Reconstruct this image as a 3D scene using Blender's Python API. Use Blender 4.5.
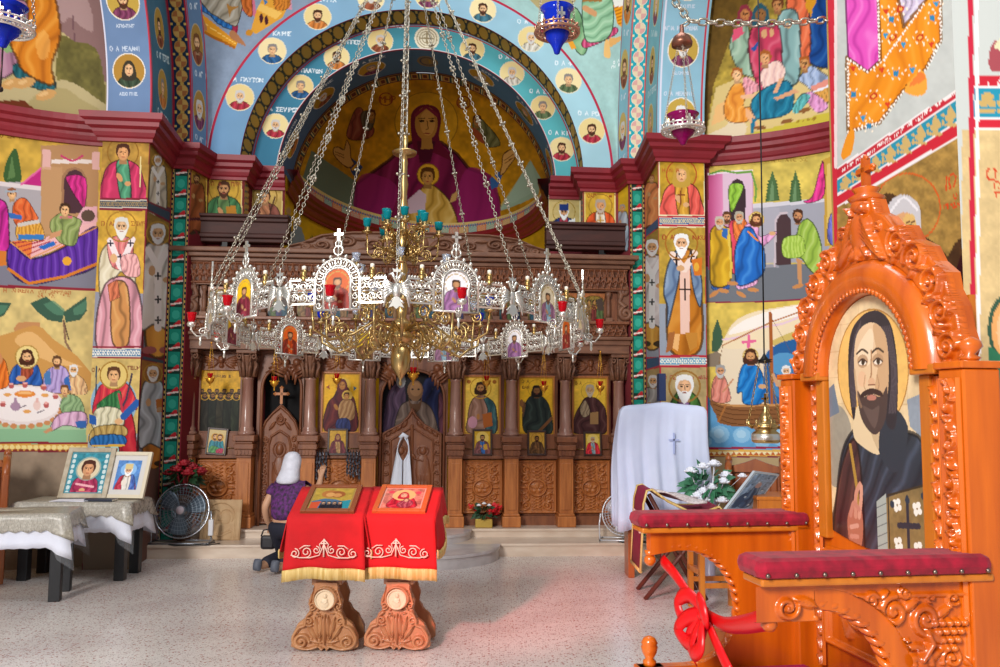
import bpy, bmesh, math, random
import numpy as np
from mathutils import Vector, Matrix
for o in list(bpy.data.objects): bpy.data.objects.remove(o, do_unlink=True)
SC = bpy.context.scene; COL = SC.collection
PI = math.pi; cos = math.cos; sin = math.sin
# ------------------------------------------------------------ camera, sky, lights, exposure
F = 850.0; PITCH = math.atan(75 / 850.0); EYE = 1.6
CP, SP = math.cos(PITCH), math.sin(PITCH)
cam = bpy.data.objects.new('camera', bpy.data.cameras.new('camera')); COL.objects.link(cam)
cam.data.sensor_width = 36.0; cam.data.lens = F * 36.0 / 1000.0; cam.data.clip_start = 0.05
cam.location = (0, 0, EYE); ROLL = .007
cam.rotation_euler = (Matrix.Rotation(PI / 2 + PITCH, 3, 'X') @ Matrix.Rotation(ROLL, 3, 'Z')).to_euler()
SC.camera = cam
SC.view_settings.view_transform = 'Standard'; SC.view_settings.look = 'None'
SC.view_settings.gamma = 1.0; SC.view_settings.use_curve_mapping = False
SC.view_settings.exposure = 0.1
W = bpy.data.worlds.new('world'); SC.world = W; W.use_nodes = True
bgn = W.node_tree.nodes['Background']; bgn.inputs[0].default_value = (0.86, 0.93, 1.0, 1); bgn.inputs[1].default_value = 0.35
def area(name, loc, target, size, power, col, sizey=None):
    d = bpy.data.lights.new(name, 'AREA'); d.energy = power; d.color = col; d.size = size
    if sizey: d.shape = 'RECTANGLE'; d.size_y = sizey
    o = bpy.data.objects.new(name, d); COL.objects.link(o); o.location = loc
    o.rotation_euler = (Vector(target) - Vector(loc)).to_track_quat('-Z', 'Y').to_euler(); return o
def spot(name, loc, target, ang, power, col, blend=0.3, rad=0.05):
    d = bpy.data.lights.new(name, 'SPOT'); d.energy = power; d.color = col; d.spot_size = ang; d.spot_blend = blend; d.shadow_soft_size = rad
    o = bpy.data.objects.new(name, d); COL.objects.link(o); o.location = loc
    o.rotation_euler = (Vector(target) - Vector(loc)).to_track_quat('-Z', 'Y').to_euler(); return o
area('west_window_light', (-5.0, -6.0, 6.2), (1.8, 5.5, 1.4), 2.4, 1650, (1.0, 0.97, 0.93), 3.2)
area('dome_window_light', (0.6, 5.0, 8.5), (0.8, 6.2, 0), 3.0, 190, (0.93, 0.96, 1.0))
spot('red_glass_window_light', (-3.6, -1.6, 4.6), (0.5, 7.1, 0.0), 0.20, 4200, (1.0, 0.07, 0.08), 1.0, 0.25)
# ------------------------------------------------------------ projection: where a measured point of the photograph stands at depth Y
def P(px, py, Y):
    a, b = (px - 500.0) / F, (py - 333.5) / F; u = a * cos(ROLL) + b * sin(ROLL); v = a * sin(ROLL) - b * cos(ROLL)
    k = Y / (CP - v * SP)
    return Vector((u * k, Y, EYE + (SP + v * CP) * k))
def proj(p):
    x, y, z = p[..., 0], p[..., 1], p[..., 2] - EYE
    d = y * CP + z * SP; v = -y * SP + z * CP
    a, b = x / d, -v / d
    return 500.0 + F * (a * cos(ROLL) - b * sin(ROLL)), 333.5 + F * (a * sin(ROLL) + b * cos(ROLL))
# ------------------------------------------------------------ colours and materials
def hx(s):
    if not isinstance(s, str): return np.array(s, float)
    return np.array([int(s[i:i + 2], 16) / 255.0 for i in (0, 2, 4)])
def lin(c):
    c = np.clip(np.asarray(c, float), 0, 1)
    return np.where(c <= 0.04045, c / 12.92, ((c + 0.055) / 1.055) ** 2.4)
def lc(s): return tuple(lin(hx(s))) + (1.0,)
MATS = {}
def mat(name, col, rough=0.5, metal=0.0, col2=None, scale=6.0, stretch=(1, 1, 1), bump=0.0, coat=0.0, emit=0.0, trans=0.0, detail=4.0, bscale=None, sheen=0.0, spec=None):
    if name in MATS: return MATS[name]
    m = bpy.data.materials.new(name); m.use_nodes = True; nt = m.node_tree; b = nt.nodes['Principled BSDF']
    b.inputs['Base Color'].default_value = lc(col); b.inputs['Roughness'].default_value = rough; b.inputs['Metallic'].default_value = metal
    if coat: b.inputs['Coat Weight'].default_value = coat; b.inputs['Coat Roughness'].default_value = 0.12
    if emit: b.inputs['Emission Color'].default_value = lc(col); b.inputs['Emission Strength'].default_value = emit
    if trans: b.inputs['Transmission Weight'].default_value = trans; b.inputs['IOR'].default_value = 1.25
    if sheen: b.inputs['Sheen Weight'].default_value = sheen
    if spec is not None: b.inputs['Specular IOR Level'].default_value = spec
    if col2 or bump:
        tc = nt.nodes.new('ShaderNodeTexCoord'); mp = nt.nodes.new('ShaderNodeMapping'); mp.inputs['Scale'].default_value = stretch
        nt.links.new(tc.outputs['Object'], mp.inputs['Vector'])
        if col2:
            n = nt.nodes.new('ShaderNodeTexNoise'); n.inputs['Scale'].default_value = scale; n.inputs['Detail'].default_value = detail
            nt.links.new(mp.outputs[0], n.inputs['Vector'])
            r = nt.nodes.new('ShaderNodeValToRGB'); r.color_ramp.elements[0].position = 0.32; r.color_ramp.elements[1].position = 0.68
            r.color_ramp.elements[0].color = lc(col); r.color_ramp.elements[1].color = lc(col2)
            nt.links.new(n.outputs['Fac'], r.inputs['Fac']); nt.links.new(r.outputs['Color'], b.inputs['Base Color'])
        if bump:
            n2 = nt.nodes.new('ShaderNodeTexNoise'); n2.inputs['Scale'].default_value = bscale or scale * 4
            nt.links.new(mp.outputs[0], n2.inputs['Vector']); bp = nt.nodes.new('ShaderNodeBump'); bp.inputs['Strength'].default_value = bump; bp.inputs['Distance'].default_value = 0.01
            nt.links.new(n2.outputs['Fac'], bp.inputs['Height']); nt.links.new(bp.outputs[0], b.inputs['Normal'])
    MATS[name] = m; return m
def paintmat(name, rough=0.45, metal=0.0, coat=0.0, spec=0.4):
    if name in MATS: return MATS[name]
    m = bpy.data.materials.new(name); m.use_nodes = True; nt = m.node_tree; b = nt.nodes['Principled BSDF']
    a = nt.nodes.new('ShaderNodeAttribute'); a.attribute_name = 'Col'; nt.links.new(a.outputs['Color'], b.inputs['Base Color'])
    b.inputs['Roughness'].default_value = rough; b.inputs['Metallic'].default_value = metal; b.inputs['Specular IOR Level'].default_value = spec
    if coat: b.inputs['Coat Weight'].default_value = coat; b.inputs['Coat Roughness'].default_value = 0.15
    MATS[name] = m; return m
FRESCO = paintmat('fresco_paint', 0.6, spec=0.1); ICON = paintmat('icon_paint', 0.4, spec=0.2)
WOOD_I = mat('iconostasis_walnut', '8a5434', 0.42, col2='70402a', scale=3, stretch=(6, 6, 1), bump=0.15, bscale=20)
WOOD_L = mat('iconostasis_honey_wood', 'bf763c', 0.38, col2='a05c2c', scale=3, stretch=(8, 8, 1), bump=0.1, bscale=20)
WOOD_U = mat('iconostasis_dusty_walnut', '80563e', 0.55, col2='684230', scale=3, stretch=(2, 2, 6), bump=0.2, bscale=20)
MARB_C = mat('reddish_marble', '8e6254', 0.25, col2='a88070', scale=5, stretch=(2, 2, .6), spec=0.6)
WOOD_T = mat('throne_lacquer', 'dc6a0c', 0.3, col2='b44c06', scale=2.2, stretch=(7, 7, .7), bump=0.05, coat=0.6)
WOOD_T2 = mat('throne_pale_wood', 'd0781c', 0.35, col2='bc6614', scale=3, stretch=(7, 7, .7), coat=0.4)
WOOD_B = mat('stall_wood', 'a85c28', 0.4, col2='8c451c', scale=2.5, stretch=(6, 6, .8), coat=0.2)
WOOD_D = mat('dark_brown_beam', '482018', 0.65, col2='381812', scale=3, stretch=(1, 4, 4))
WOOD_P = mat('lectern_wood', 'bb8458', 0.4, col2='a87048', scale=4, stretch=(5, 5, 1), coat=0.2)
REDTRIM = mat('cornice_red', '8c1626', 0.5, col2='78121f', scale=3)
REDWALL = mat('dark_red_plaster', '7c2a30', 0.7, col2='6c2028', scale=3)
GOLDM = mat('brass', 'c8a870', 0.3, 1.0); SILV = mat('silver_filigree', 'e2ded6', 0.3, 0.85)
BRASSD = mat('old_brass', 'b09058', 0.32, 0.9)
GOLDL = mat('gilt_lamp', 'f0b040', 0.3, 0.8)
IRON = mat('black_iron', '181618', 0.5, 0.3); CHAINM = mat('chain_steel', 'b8b0a0', 0.35, 0.9)
VELVET = mat('red_velvet', 'a8022a', 0.85, col2='78011e', scale=26, sheen=0.08)
REDCL = mat('red_cloth', 'cc0814', 0.85, col2='bc0610', scale=8, bump=0.1, bscale=300)
GOLDTH = mat('gold_thread', 'e8cc88', 0.6, 0.0, col2='c09848', scale=60, stretch=(1, 1, .05))
PALETH = mat('pale_embroidery', 'f0c8b8', 0.7)
WHITECL = mat('white_cloth', 'e6e8f4', 0.85, col2='dde0f0', scale=5)
# ------------------------------------------------------------ objects
def tag(o, label=None, cat=None, group=None, kind=None):
    if label: o['label'] = label
    if cat: o['category'] = cat
    if group: o['group'] = group
    if kind: o['kind'] = kind
    return o
def empty(name, loc=(0, 0, 0), rz=0.0, label=None, cat=None, group=None):
    o = bpy.data.objects.new(name, None); COL.objects.link(o); o.location = loc; o.rotation_euler = (0, 0, rz); o.empty_display_size = 0.1
    return tag(o, label, cat, group)
def kids(o): return [c for c in bpy.data.objects if c.parent == o]
def copy_tree(o, parent=None, K=None):
    if K is None:
        K = {}
        for c in bpy.data.objects:
            if c.parent: K.setdefault(c.parent.name, []).append(c)
    c = o.copy(); COL.objects.link(c)
    if parent: c.parent = parent
    for ch in K.get(o.name, []): copy_tree(ch, c, K)
    return c
class MB:
    def __init__(s): s.v = []; s.f = []; s.m = []; s.sm = []
    def add(s, vs, fs, mi=0, smooth=False, M=None):
        b = len(s.v)
        s.v += [tuple(M @ Vector(v)) for v in vs] if M is not None else [tuple(v) for v in vs]
        for f in fs: s.f.append([b + i for i in f]); s.m.append(mi); s.sm.append(smooth)
        return s
    def box(s, x0, x1, y0, y1, z0, z1, mi=0, M=None, bev=0.0):
        if x0 > x1: x0, x1 = x1, x0
        if y0 > y1: y0, y1 = y1, y0
        if z0 > z1: z0, z1 = z1, z0
        if bev > 0:
            b = min(bev, (x1 - x0) * .45, (y1 - y0) * .45, (z1 - z0) * .45)
            bm = bmesh.new(); bmesh.ops.create_cube(bm, size=1.0)
            for v in bm.verts: v.co = ((x0 + x1) / 2 + v.co.x * (x1 - x0), (y0 + y1) / 2 + v.co.y * (y1 - y0), (z0 + z1) / 2 + v.co.z * (z1 - z0))
            bmesh.ops.bevel(bm, geom=list(bm.edges), offset=b, segments=2, affect='EDGES', profile=0.5)
            bm.verts.index_update(); s.add([v.co.copy() for v in bm.verts], [[v.index for v in f.verts] for f in bm.faces], mi, False, M); bm.free(); return s
        vs = [(x, y, z) for z in (z0, z1) for y in (y0, y1) for x in (x0, x1)]
        return s.add(vs, [(0, 2, 3, 1), (4, 5, 7, 6), (0, 1, 5, 4), (2, 6, 7, 3), (0, 4, 6, 2), (1, 3, 7, 5)], mi, False, M)
    def lathe(s, prof, n=16, c=(0, 0, 0), mi=0, M=None, smooth=True, a0=0.0, sx=1.0, sy=1.0):
        vs = []; fs = []; k = len(prof)
        for i in range(n):
            a = a0 + 2 * PI * i / n
            for r, z in prof: vs.append((c[0] + sx * r * cos(a), c[1] + sy * r * sin(a), c[2] + z))
        for i in range(n):
            j = (i + 1) % n
            for q in range(k - 1): fs.append((i * k + q, j * k + q, j * k + q + 1, i * k + q + 1))
        if prof[0][0] > 1e-6: fs.append([i * k for i in range(n)][::-1])
        if prof[-1][0] > 1e-6: fs.append([i * k + k - 1 for i in range(n)])
        return s.add(vs, fs, mi, smooth, M)
    def tube(s, pts, r, n=6, mi=0, M=None, closed=False, smooth=True, cap=True):
        pts = [Vector(p) for p in pts]; m = len(pts)
        rs = r if isinstance(r, (list, tuple)) else [r] * m
        vs = []; fs = []; prev = None
        for i, p in enumerate(pts):
            a = pts[(i - 1) % m] if (closed or i > 0) else p; b = pts[(i + 1) % m] if (closed or i < m - 1) else p
            t = (b - a); t = t.normalized() if t.length > 1e-9 else Vector((0, 0, 1))
            if prev is None:
                u = t.cross(Vector((0, 0, 1)));
                if u.length < 0.1: u = t.cross(Vector((1, 0, 0)))
            else: u = prev - t * prev.dot(t)
            if u.length < 1e-6: u = t.orthogonal()
            u.normalize(); prev = u; w = t.cross(u)
            for k in range(n):
                an = 2 * PI * k / n; vs.append(p + (u * cos(an) + w * sin(an)) * rs[i])
        L = m if closed else m - 1
        for i in range(L):
            j = (i + 1) % m
            for k in range(n): fs.append((i * n + k, i * n + (k + 1) % n, j * n + (k + 1) % n, j * n + k))
        if not closed and cap: fs.append(list(range(n))[::-1]); fs.append([(m - 1) * n + k for k in range(n)])
        return s.add(vs, fs, mi, smooth, M)
    def prism(s, pts, y0, y1, mi=0, M=None, smooth=False):      # polygon in xz, thickness in y
        n = len(pts); vs = [(p[0], y0, p[1]) for p in pts] + [(p[0], y1, p[1]) for p in pts]
        fs = [list(range(n)), list(range(2 * n - 1, n - 1, -1))] + [((i + 1) % n, i, n + i, n + (i + 1) % n) for i in range(n)]
        return s.add(vs, fs, mi, smooth, M)
    def sphere(s, c, r, n=10, mi=0, M=None, sc=(1, 1, 1)):
        m = max(4, n // 2); prof = [(r * sin(PI * i / m), -r * cos(PI * i / m)) for i in range(m + 1)]
        prof[0] = (0, -r); prof[-1] = (0, r)
        return s.lathe([(a * sc[0], b * sc[2]) for a, b in prof], n, c, mi, M, True, 0, 1.0, sc[1] / sc[0])
    def build(s, name, m, parent=None, loc=None, label=None, cat=None, group=None, kind=None, autosmooth=False):
        me = bpy.data.meshes.new(name); me.from_pydata(s.v, [], s.f); ms = m if isinstance(m, (list, tuple)) else [m]
        for x in ms: me.materials.append(x)
        me.polygons.foreach_set('material_index', s.m); me.polygons.foreach_set('use_smooth', s.sm)
        bm = bmesh.new(); bm.from_mesh(me); bmesh.ops.recalc_face_normals(bm, faces=bm.faces); bm.to_mesh(me); bm.free()
        o = bpy.data.objects.new(name, me); COL.objects.link(o)
        if parent: o.parent = parent
        if loc: o.location = loc
        return tag(o, label, cat, group, kind)
def spiral(cx, cz, r0, r1, a0, turns, n=18):
    return [(cx + (r0 + (r1 - r0) * t) * cos(a0 + 2 * PI * turns * t), cz + (r0 + (r1 - r0) * t) * sin(a0 + 2 * PI * turns * t)) for t in [i / (n - 1) for i in range(n)]]
def xz(pts, y=0.0): return [(p[0], y, p[1]) for p in pts]
def arc(cx, cz, r, a0, a1, n=14, rz=None): return [(cx + r * cos(a0 + (a1 - a0) * i / (n - 1)), cz + (rz or r) * sin(a0 + (a1 - a0) * i / (n - 1))) for i in range(n)]
# ------------------------------------------------------------ painting: a canvas is a grid of points with a colour each, painted shape by shape
def smoothpts(pts, k=5, closed=True):
    p = np.array(pts, float); n = len(p); out = []
    rng = range(n) if closed else range(n - 1)
    for i in rng:
        if closed: a, b, c, d = p[(i - 1) % n], p[i], p[(i + 1) % n], p[(i + 2) % n]
        else: a, b, c, d = p[max(i - 1, 0)], p[i], p[i + 1], p[min(i + 2, n - 1)]
        for t in np.arange(k) / k: out.append(0.5 * ((2 * b) + (-a + c) * t + (2 * a - 5 * b + 4 * c - d) * t * t + (-a + 3 * b - 3 * c + d) * t ** 3))
    if not closed: out.append(p[-1])
    return np.array(out)
def vnoise(X, Y, s, seed=0):
    r = np.random.RandomState(seed); G = r.rand(64, 64)
    x = X / s + 1000.37; y = Y / s + 1000.71; xi = np.floor(x).astype(int); yi = np.floor(y).astype(int); fx = x - xi; fy = y - yi
    fx = fx * fx * (3 - 2 * fx); fy = fy * fy * (3 - 2 * fy)
    g = lambda a, b: G[a % 64, b % 64]
    return (g(xi, yi) * (1 - fx) + g(xi + 1, yi) * fx) * (1 - fy) + (g(xi, yi + 1) * (1 - fx) + g(xi + 1, yi + 1) * fx) * fy
GL = {'A': '0,0 1,2 2,0|.5,.8 1.5,.8', 'B': '0,0 0,2 1.5,2 1.5,1.1 0,1.1|1.5,1.1 2,.6 1.5,0 0,0', 'G': '0,0 0,2 2,2', 'D': '0,0 1,2 2,0 0,0', 'E': '2,0 0,0 0,2 2,2|0,1 1.5,1', 'H': '0,0 0,2|2,0 2,2|0,1 2,1', 'I': '1,0 1,2', 'K': '0,0 0,2|2,2 0,1 2,0', 'L': '0,0 1,2 2,0', 'M': '0,0 0,2 1,1 2,2 2,0', 'N': '0,0 0,2 2,0 2,2', 'O': '0,.5 .5,0 1.5,0 2,.5 2,1.5 1.5,2 .5,2 0,1.5 0,.5', 'P': '0,0 0,2 2,2 2,0', 'R': '0,0 0,2 1.6,2 2,1.5 1.6,1 0,1', 'S': '2,2 0,2 1,1 0,0 2,0', 'T': '0,2 2,2|1,2 1,0', 'Y': '0,2 1,1 2,2|1,1 1,0', 'F': '1,0 1,2|0,.6 0,1.4 2,1.4 2,.6 0,.6', 'X': '0,0 2,2|0,2 2,0', 'W': '0,0 .7,0 .3,.8 .3,1.5 1,2 1.7,1.5 1.7,.8 1.3,0 2,0', 'C': '2,2 .5,2 0,1 .5,0 2,0', 'V': '0,2 1,0 2,2', 'Q': '0,.5 .5,0 1.5,0 2,.5 2,1.5 1.5,2 .5,2 0,1.5 0,.5|.4,1 1.6,1'}
SKIN = 'd8a878'
class Cv:
    def __init__(s, X, Y, base='c8a040'):
        s.sh = X.shape; s.x = X.ravel().astype(float); s.y = Y.ravel().astype(float); s.C = np.zeros((s.x.size, 3)) + hx(base)
        s.o = (0.0, 0.0, 1.0); s.clip = np.ones(s.x.size, bool); s.H = np.zeros(s.x.size)
    def T(s, ox=0, oy=0, k=1.0): s.o = (ox, oy, k); return s          # lets shapes be given in an enlarged detail's own units
    def _t(s, pts):
        p = np.array(pts, float); return p / s.o[2] + np.array(s.o[:2])
    def put(s, m, col, a=1.0):
        if m.dtype == bool: m = np.nonzero(m)[0]
        m = m[s.clip[m]]
        s.C[m] = s.C[m] * (1 - a) + hx(col) * a; return s
    def inside(s, p):
        lo = p.min(0); hi = p.max(0); idx = np.nonzero((s.x >= lo[0]) & (s.x <= hi[0]) & (s.y >= lo[1]) & (s.y <= hi[1]))[0]
        if idx.size == 0: return idx
        X = s.x[idx]; Y = s.y[idx]; r = np.zeros(idx.size, bool); n = len(p)
        for i in range(n):
            x0, y0 = p[i]; x1, y1 = p[(i + 1) % n]
            if y0 == y1: continue
            c = ((y0 > Y) != (y1 > Y)); r ^= c & (X < (x1 - x0) * (Y - y0) / (y1 - y0) + x0)
        return idx[r]
    def setclip(s, pts=None):
        s.clip[:] = True
        if pts is not None:
            m = s.inside(s._t(pts)); s.clip[:] = False; s.clip[m] = True
        return s
    def poly(s, pts, col, sm=0, a=1.0):
        p = s._t(pts); p = smoothpts(p) if sm else p
        return s.put(s.inside(p), col, a)
    def rect(s, x0, y0, x1, y1, col, a=1.0): return s.poly([(x0, y0), (x1, y0), (x1, y1), (x0, y1)], col, 0, a)
    def ell(s, cx, cy, rx, ry, col, a=1.0, rot=0.0, ring=None):
        (cx, cy), = s._t([(cx, cy)]); k = s.o[2]; rx /= k; ry /= k
        dx = s.x - cx; dy = s.y - cy
        if rot: c, q = cos(rot), sin(rot); dx, dy = dx * c + dy * q, -dx * q + dy * c
        d = (dx / rx) ** 2 + (dy / ry) ** 2
        if ring is not None: w = ring / k / min(rx, ry); return s.put((d <= 1) & (d >= max(0, 1 - w) ** 2), col, a)
        return s.put(d <= 1, col, a)
    def dist(s, pts, closed=False):
        p = s._t(pts); best = np.full(s.x.size, 1e9); n = len(p)
        for i in range(n if closed else n - 1):
            a = p[i]; b = p[(i + 1) % n]; d = b - a; L = d @ d + 1e-12
            t = np.clip(((s.x - a[0]) * d[0] + (s.y - a[1]) * d[1]) / L, 0, 1)
            best = np.minimum(best, (s.x - a[0] - t * d[0]) ** 2 + (s.y - a[1] - t * d[1]) ** 2)
        return np.sqrt(best)
    def line(s, pts, w, col, a=1.0, sm=0, closed=False):
        if sm: pts = smoothpts(pts, 5, closed)
        return s.put(s.dist(pts, closed) <= w / s.o[2] / 2, col, a)
    def fade(s, pts, col, c0, c1, a0=0.0, a1=1.0):                       # one colour blended from point c0 to point c1
        m = s.inside(s._t(pts)); p, q = s._t([c0, c1]); d = q - p
        t = np.clip(((s.x[m] - p[0]) * d[0] + (s.y[m] - p[1]) * d[1]) / (d @ d), 0, 1); t = (a0 + (a1 - a0) * t)[:, None]
        s.C[m] = s.C[m] * (1 - t) + hx(col) * t; return s
    def robe(s, pts, col, lt=None, dk=None, ang=1.4, f=None, sm=1, seed=1):  # cloth drawn with folds
        p = s._t(pts); p = smoothpts(p) if sm else p; m = s.inside(p); m = m[s.clip[m]]
        if m.size == 0: return s
        c = hx(col); l = hx(lt) if lt is not None else np.clip(c * 1.25 + .08, 0, 1); d = hx(dk) if dk is not None else c * 0.55
        ext = max(np.ptp(p[:, 0]), np.ptp(p[:, 1])); f = (f or 3.5) * 1.2
        x = s.x[m] - p[:, 0].mean(); y = s.y[m] - p[:, 1].mean()
        u = (x * sin(ang) + y * cos(ang)) / ext; w = vnoise(s.x[m], s.y[m], ext / 2.6, seed) * 1.1 + vnoise(s.x[m], s.y[m], ext / 6.0, seed + 3) * .5
        v = np.sin(2 * PI * (u * f + w)); t = np.clip(v, 0, 1)[:, None] ** 3; q = np.clip(-v, 0, 1)[:, None] ** 4
        s.C[m] = c * (1 - .5 * t - .6 * q) + l * .5 * t + d * .6 * q
        k = ext * .012; lo = p.min(0) - k; hi = p.max(0) + k     # dark outline
        m = np.nonzero((s.x > lo[0]) & (s.x < hi[0]) & (s.y > lo[1]) & (s.y < hi[1]) & s.clip)[0]; X = s.x[m]; Y = s.y[m]; best = np.full(m.size, 1e9)
        for i in range(len(p)):
            e0 = p[i]; e = p[(i + 1) % len(p)] - e0; T = np.clip(((X - e0[0]) * e[0] + (Y - e0[1]) * e[1]) / (e @ e + 1e-12), 0, 1); best = np.minimum(best, (X - e0[0] - T * e[0]) ** 2 + (Y - e0[1] - T * e[1]) ** 2)
        m = m[best < k * k]; s.C[m] = s.C[m] * .35 + d * .5 * .65; return s
    def mottle(s, amt, sc, seed=3, pts=None):
        m = s.inside(s._t(pts)) if pts is not None else np.arange(s.x.size)
        m = m[s.clip[m]]; n = vnoise(s.x[m], s.y[m], sc, seed) * .6 + vnoise(s.x[m], s.y[m], sc / 3, seed + 1) * .4
        s.C[m] = np.clip(s.C[m] * (1 + amt * (n - .5) * 2)[:, None], 0, 1); return s
    def gold(s, pts, col='c89a3c', amt=.16, sc=9, seed=5): s.poly(pts, col); return s.mottle(amt, sc, seed, pts)
    def text(s, t, x, y, h, col, w=None, a=1.0, slant=0.0):
        w = w or h * .16; k = h / 2.0
        for ch in t:
            if ch in GL:
                for st in GL[ch].split('|'):
                    q = [tuple(map(float, c.split(','))) for c in st.split()]
                    pts = [(x + px_ * k * .7, y - py_ * k - slant * (px_ * k * .7)) for px_, py_ in q]
                    s.line(pts, w, col, a)
            x += h * (.45 if ch == 'I' else .95) * .95; y -= slant * h * .9
        return s
    # heads, busts and standing figures in the flat manner of the murals; h = height of the head
    def head(s, cx, cy, h, skin=SKIN, hair='503020', beard=None, veil=None, halo=None, ring=None, turn=0.0, long=0, bl=1.0, hat=None, halor=1.15):
        w = h * .37; t = turn * h * .1; dk = hx(skin) * .5
        if halo is not None: s.ell(cx, cy, h * halor, h * halor, halo)
        if ring is not None: s.ell(cx, cy, h * halor, h * halor, ring, 1, 0, max(h * .09, 1.0))
        if veil is not None:
            s.poly([(cx - h * .5, cy + h * .75), (cx - h * .52, cy), (cx - h * .3, cy - h * .52), (cx, cy - h * .66), (cx + h * .3, cy - h * .52), (cx + h * .52, cy), (cx + h * .5, cy + h * .75)], veil, 1)
        else:
            s.poly([(cx - w * .55, cy + h * .15), (cx + w * .55, cy + h * .15), (cx + w * .7, cy + h * .72), (cx - w * .7, cy + h * .72)], hx(skin) * .8)
            s.ell(cx, cy - h * .08, w * 1.22, h * .5, hair)
            if long: s.poly([(cx - w * 1.2, cy - h * .1), (cx + w * 1.2, cy - h * .1), (cx + w * 1.35, cy + h * .55), (cx - w * 1.35, cy + h * .55)], hair, 1)
        s.ell(cx + t, cy + h * .06, w * .9, h * .43, skin)
        s.ell(cx + t * 1.5 + w * .12, cy + h * .02, w * .5, h * .3, np.clip(hx(skin) * 1.14, 0, 1), .7)
        if beard is not None:
            s.poly([(cx - w * .92, cy + h * .1), (cx - w * .5, cy + h * .24), (cx + t, cy + h * .2), (cx + w * .5, cy + h * .24), (cx + w * .92, cy + h * .1), (cx + w * .8, cy + h * .42), (cx + t, cy + h * (.45 + .2 * bl)), (cx - w * .8, cy + h * .42)], beard, 1)
            s.ell(cx + t, cy + h * .3, w * .3, h * .035, '9a5040')
        else: s.ell(cx + t, cy + h * .29, w * .28, h * .03, 'a04838')
        if veil is None and hat is None: s.poly([(cx - w * 1.0, cy - h * .05), (cx - w * .9, cy - h * .5), (cx + w * .9, cy - h * .5), (cx + w * 1.0, cy - h * .05), (cx + w * .55, cy - h * .28), (cx - w * .55, cy - h * .28)], hair, 1)
        if hat is not None: s.poly([(cx - w * 1.15, cy - h * .15), (cx - w * 1.1, cy - h * .75), (cx + w * 1.1, cy - h * .75), (cx + w * 1.15, cy - h * .15)], hat)
        for q in (-1, 1):
            s.ell(cx + t * 1.4 + q * w * .38, cy - h * .01, w * .17, h * .04, '281810'); s.line([(cx + t * 1.4 + q * w * .16, cy - h * .08), (cx + t * 1.4 + q * w * .6, cy - h * .09)], h * .035, dk)
        s.line([(cx + t * 1.8, cy - h * .05), (cx + t * 2 + w * .07, cy + h * .15)], h * .04, dk, .7)
        return s
    def bust(s, cx, cy, h, robe='803028', inner=None, hands=1, book=None, cross=None, **k):
        hal = {q: k.pop(q) for q in ('halo', 'ring', 'halor') if q in k}
        R = h * hal.get('halor', 1.15)
        if hal.get('halo') is not None: s.ell(cx, cy, R, R, hal['halo'])
        if hal.get('ring') is not None: s.ell(cx, cy, R, R, hal['ring'], 1, 0, max(h * .08, 1.0))
        s.robe([(cx - h * .35, cy + h * .5), (cx - h * .95, cy + h * .85), (cx - h * 1.25, cy + h * 1.6), (cx - h * 1.35, cy + h * 3), (cx + h * 1.35, cy + h * 3), (cx + h * 1.25, cy + h * 1.6), (cx + h * .95, cy + h * .85), (cx + h * .35, cy + h * .5)], robe)
        if inner: s.robe([(cx - h * .3, cy + h * .5), (cx + h * .3, cy + h * .5), (cx + h * .5, cy + h * 3), (cx - h * .1, cy + h * 3), (cx - h * .4, cy + h * 1.2)], inner)
        if book: s.poly([(cx + h * .15, cy + h * 1.25), (cx + h * .8, cy + h * 1.1), (cx + h * .95, cy + h * 2.1), (cx + h * .25, cy + h * 2.2)], book)
        if cross: s.line([(cx, cy + h * .95), (cx, cy + h * 1.9)], h * .1, cross); s.line([(cx - h * .25, cy + h * 1.2), (cx + h * .25, cy + h * 1.2)], h * .1, cross)
        if hands:
            sk = k.get('skin', SKIN); s.ell(cx - h * .22, cy + h * 1.55, h * .16, h * .3, sk, 1, -.5); s.ell(cx + h * .3, cy + h * 1.95, h * .2, h * .15, sk)
        return s.head(cx, cy, h, **k)
    def stand(s, cx, top, hb, robe='803028', under=None, hem=None, sash=None, feet='403020', wd=1.0, book=None, staff=None, spread=1.0, **k):
        h = hb / 7.6; cy = top + h * .55; sk = k.get('skin', SKIN)
        if under: s.robe([(cx - h * .8 * wd, top + hb * .3), (cx + h * .8 * wd, top + hb * .3), (cx + h * .95 * wd, top + hb * .95), (cx - h * .95 * wd, top + hb * .95)], under, ang=1.5, f=4)
        for q in (-1, 1): s.ell(cx + q * h * .5, top + hb * .97, h * .42, h * .22, feet)
        bot = .8 if under else .95
        s.robe([(cx - h * .35, top + h * 1.1), (cx - h * 1.0 * wd, top + h * 1.4), (cx - h * 1.35 * wd * spread, top + hb * .42), (cx - h * 1.4 * wd * spread, top + hb * bot), (cx - h * .2, top + hb * (bot - .03)), (cx + h * 1.2 * wd * spread, top + hb * bot), (cx + h * 1.35 * wd * spread, top + hb * .42), (cx + h * 1.0 * wd, top + h * 1.4), (cx + h * .35, top + h * 1.1)], robe, f=4)
        if hem: s.line([(cx - h * 1.3 * wd, top + hb * bot), (cx + h * 1.15 * wd, top + hb * bot)], h * .2, hem)
        if sash is not None:
            for q in (-1, 1): s.line([(cx + q * h * .8 * wd, top + h * 1.5), (cx, top + hb * .33)], h * .38, sash)
            s.line([(cx, top + hb * .32), (cx, top + hb * .8)], h * .42, sash)
            for zy in (.4, .58, .74): s.line([(cx - h * .15, top + hb * zy), (cx + h * .15, top + hb * zy)], h * .1, '202028'); s.line([(cx, top + hb * (zy - .025)), (cx, top + hb * (zy + .025))], h * .1, '202028')
        if book: s.poly([(cx + h * .2, top + hb * .33), (cx + h * .95, top + hb * .31), (cx + h * 1.0, top + hb * .45), (cx + h * .3, top + hb * .46)], book)
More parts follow.
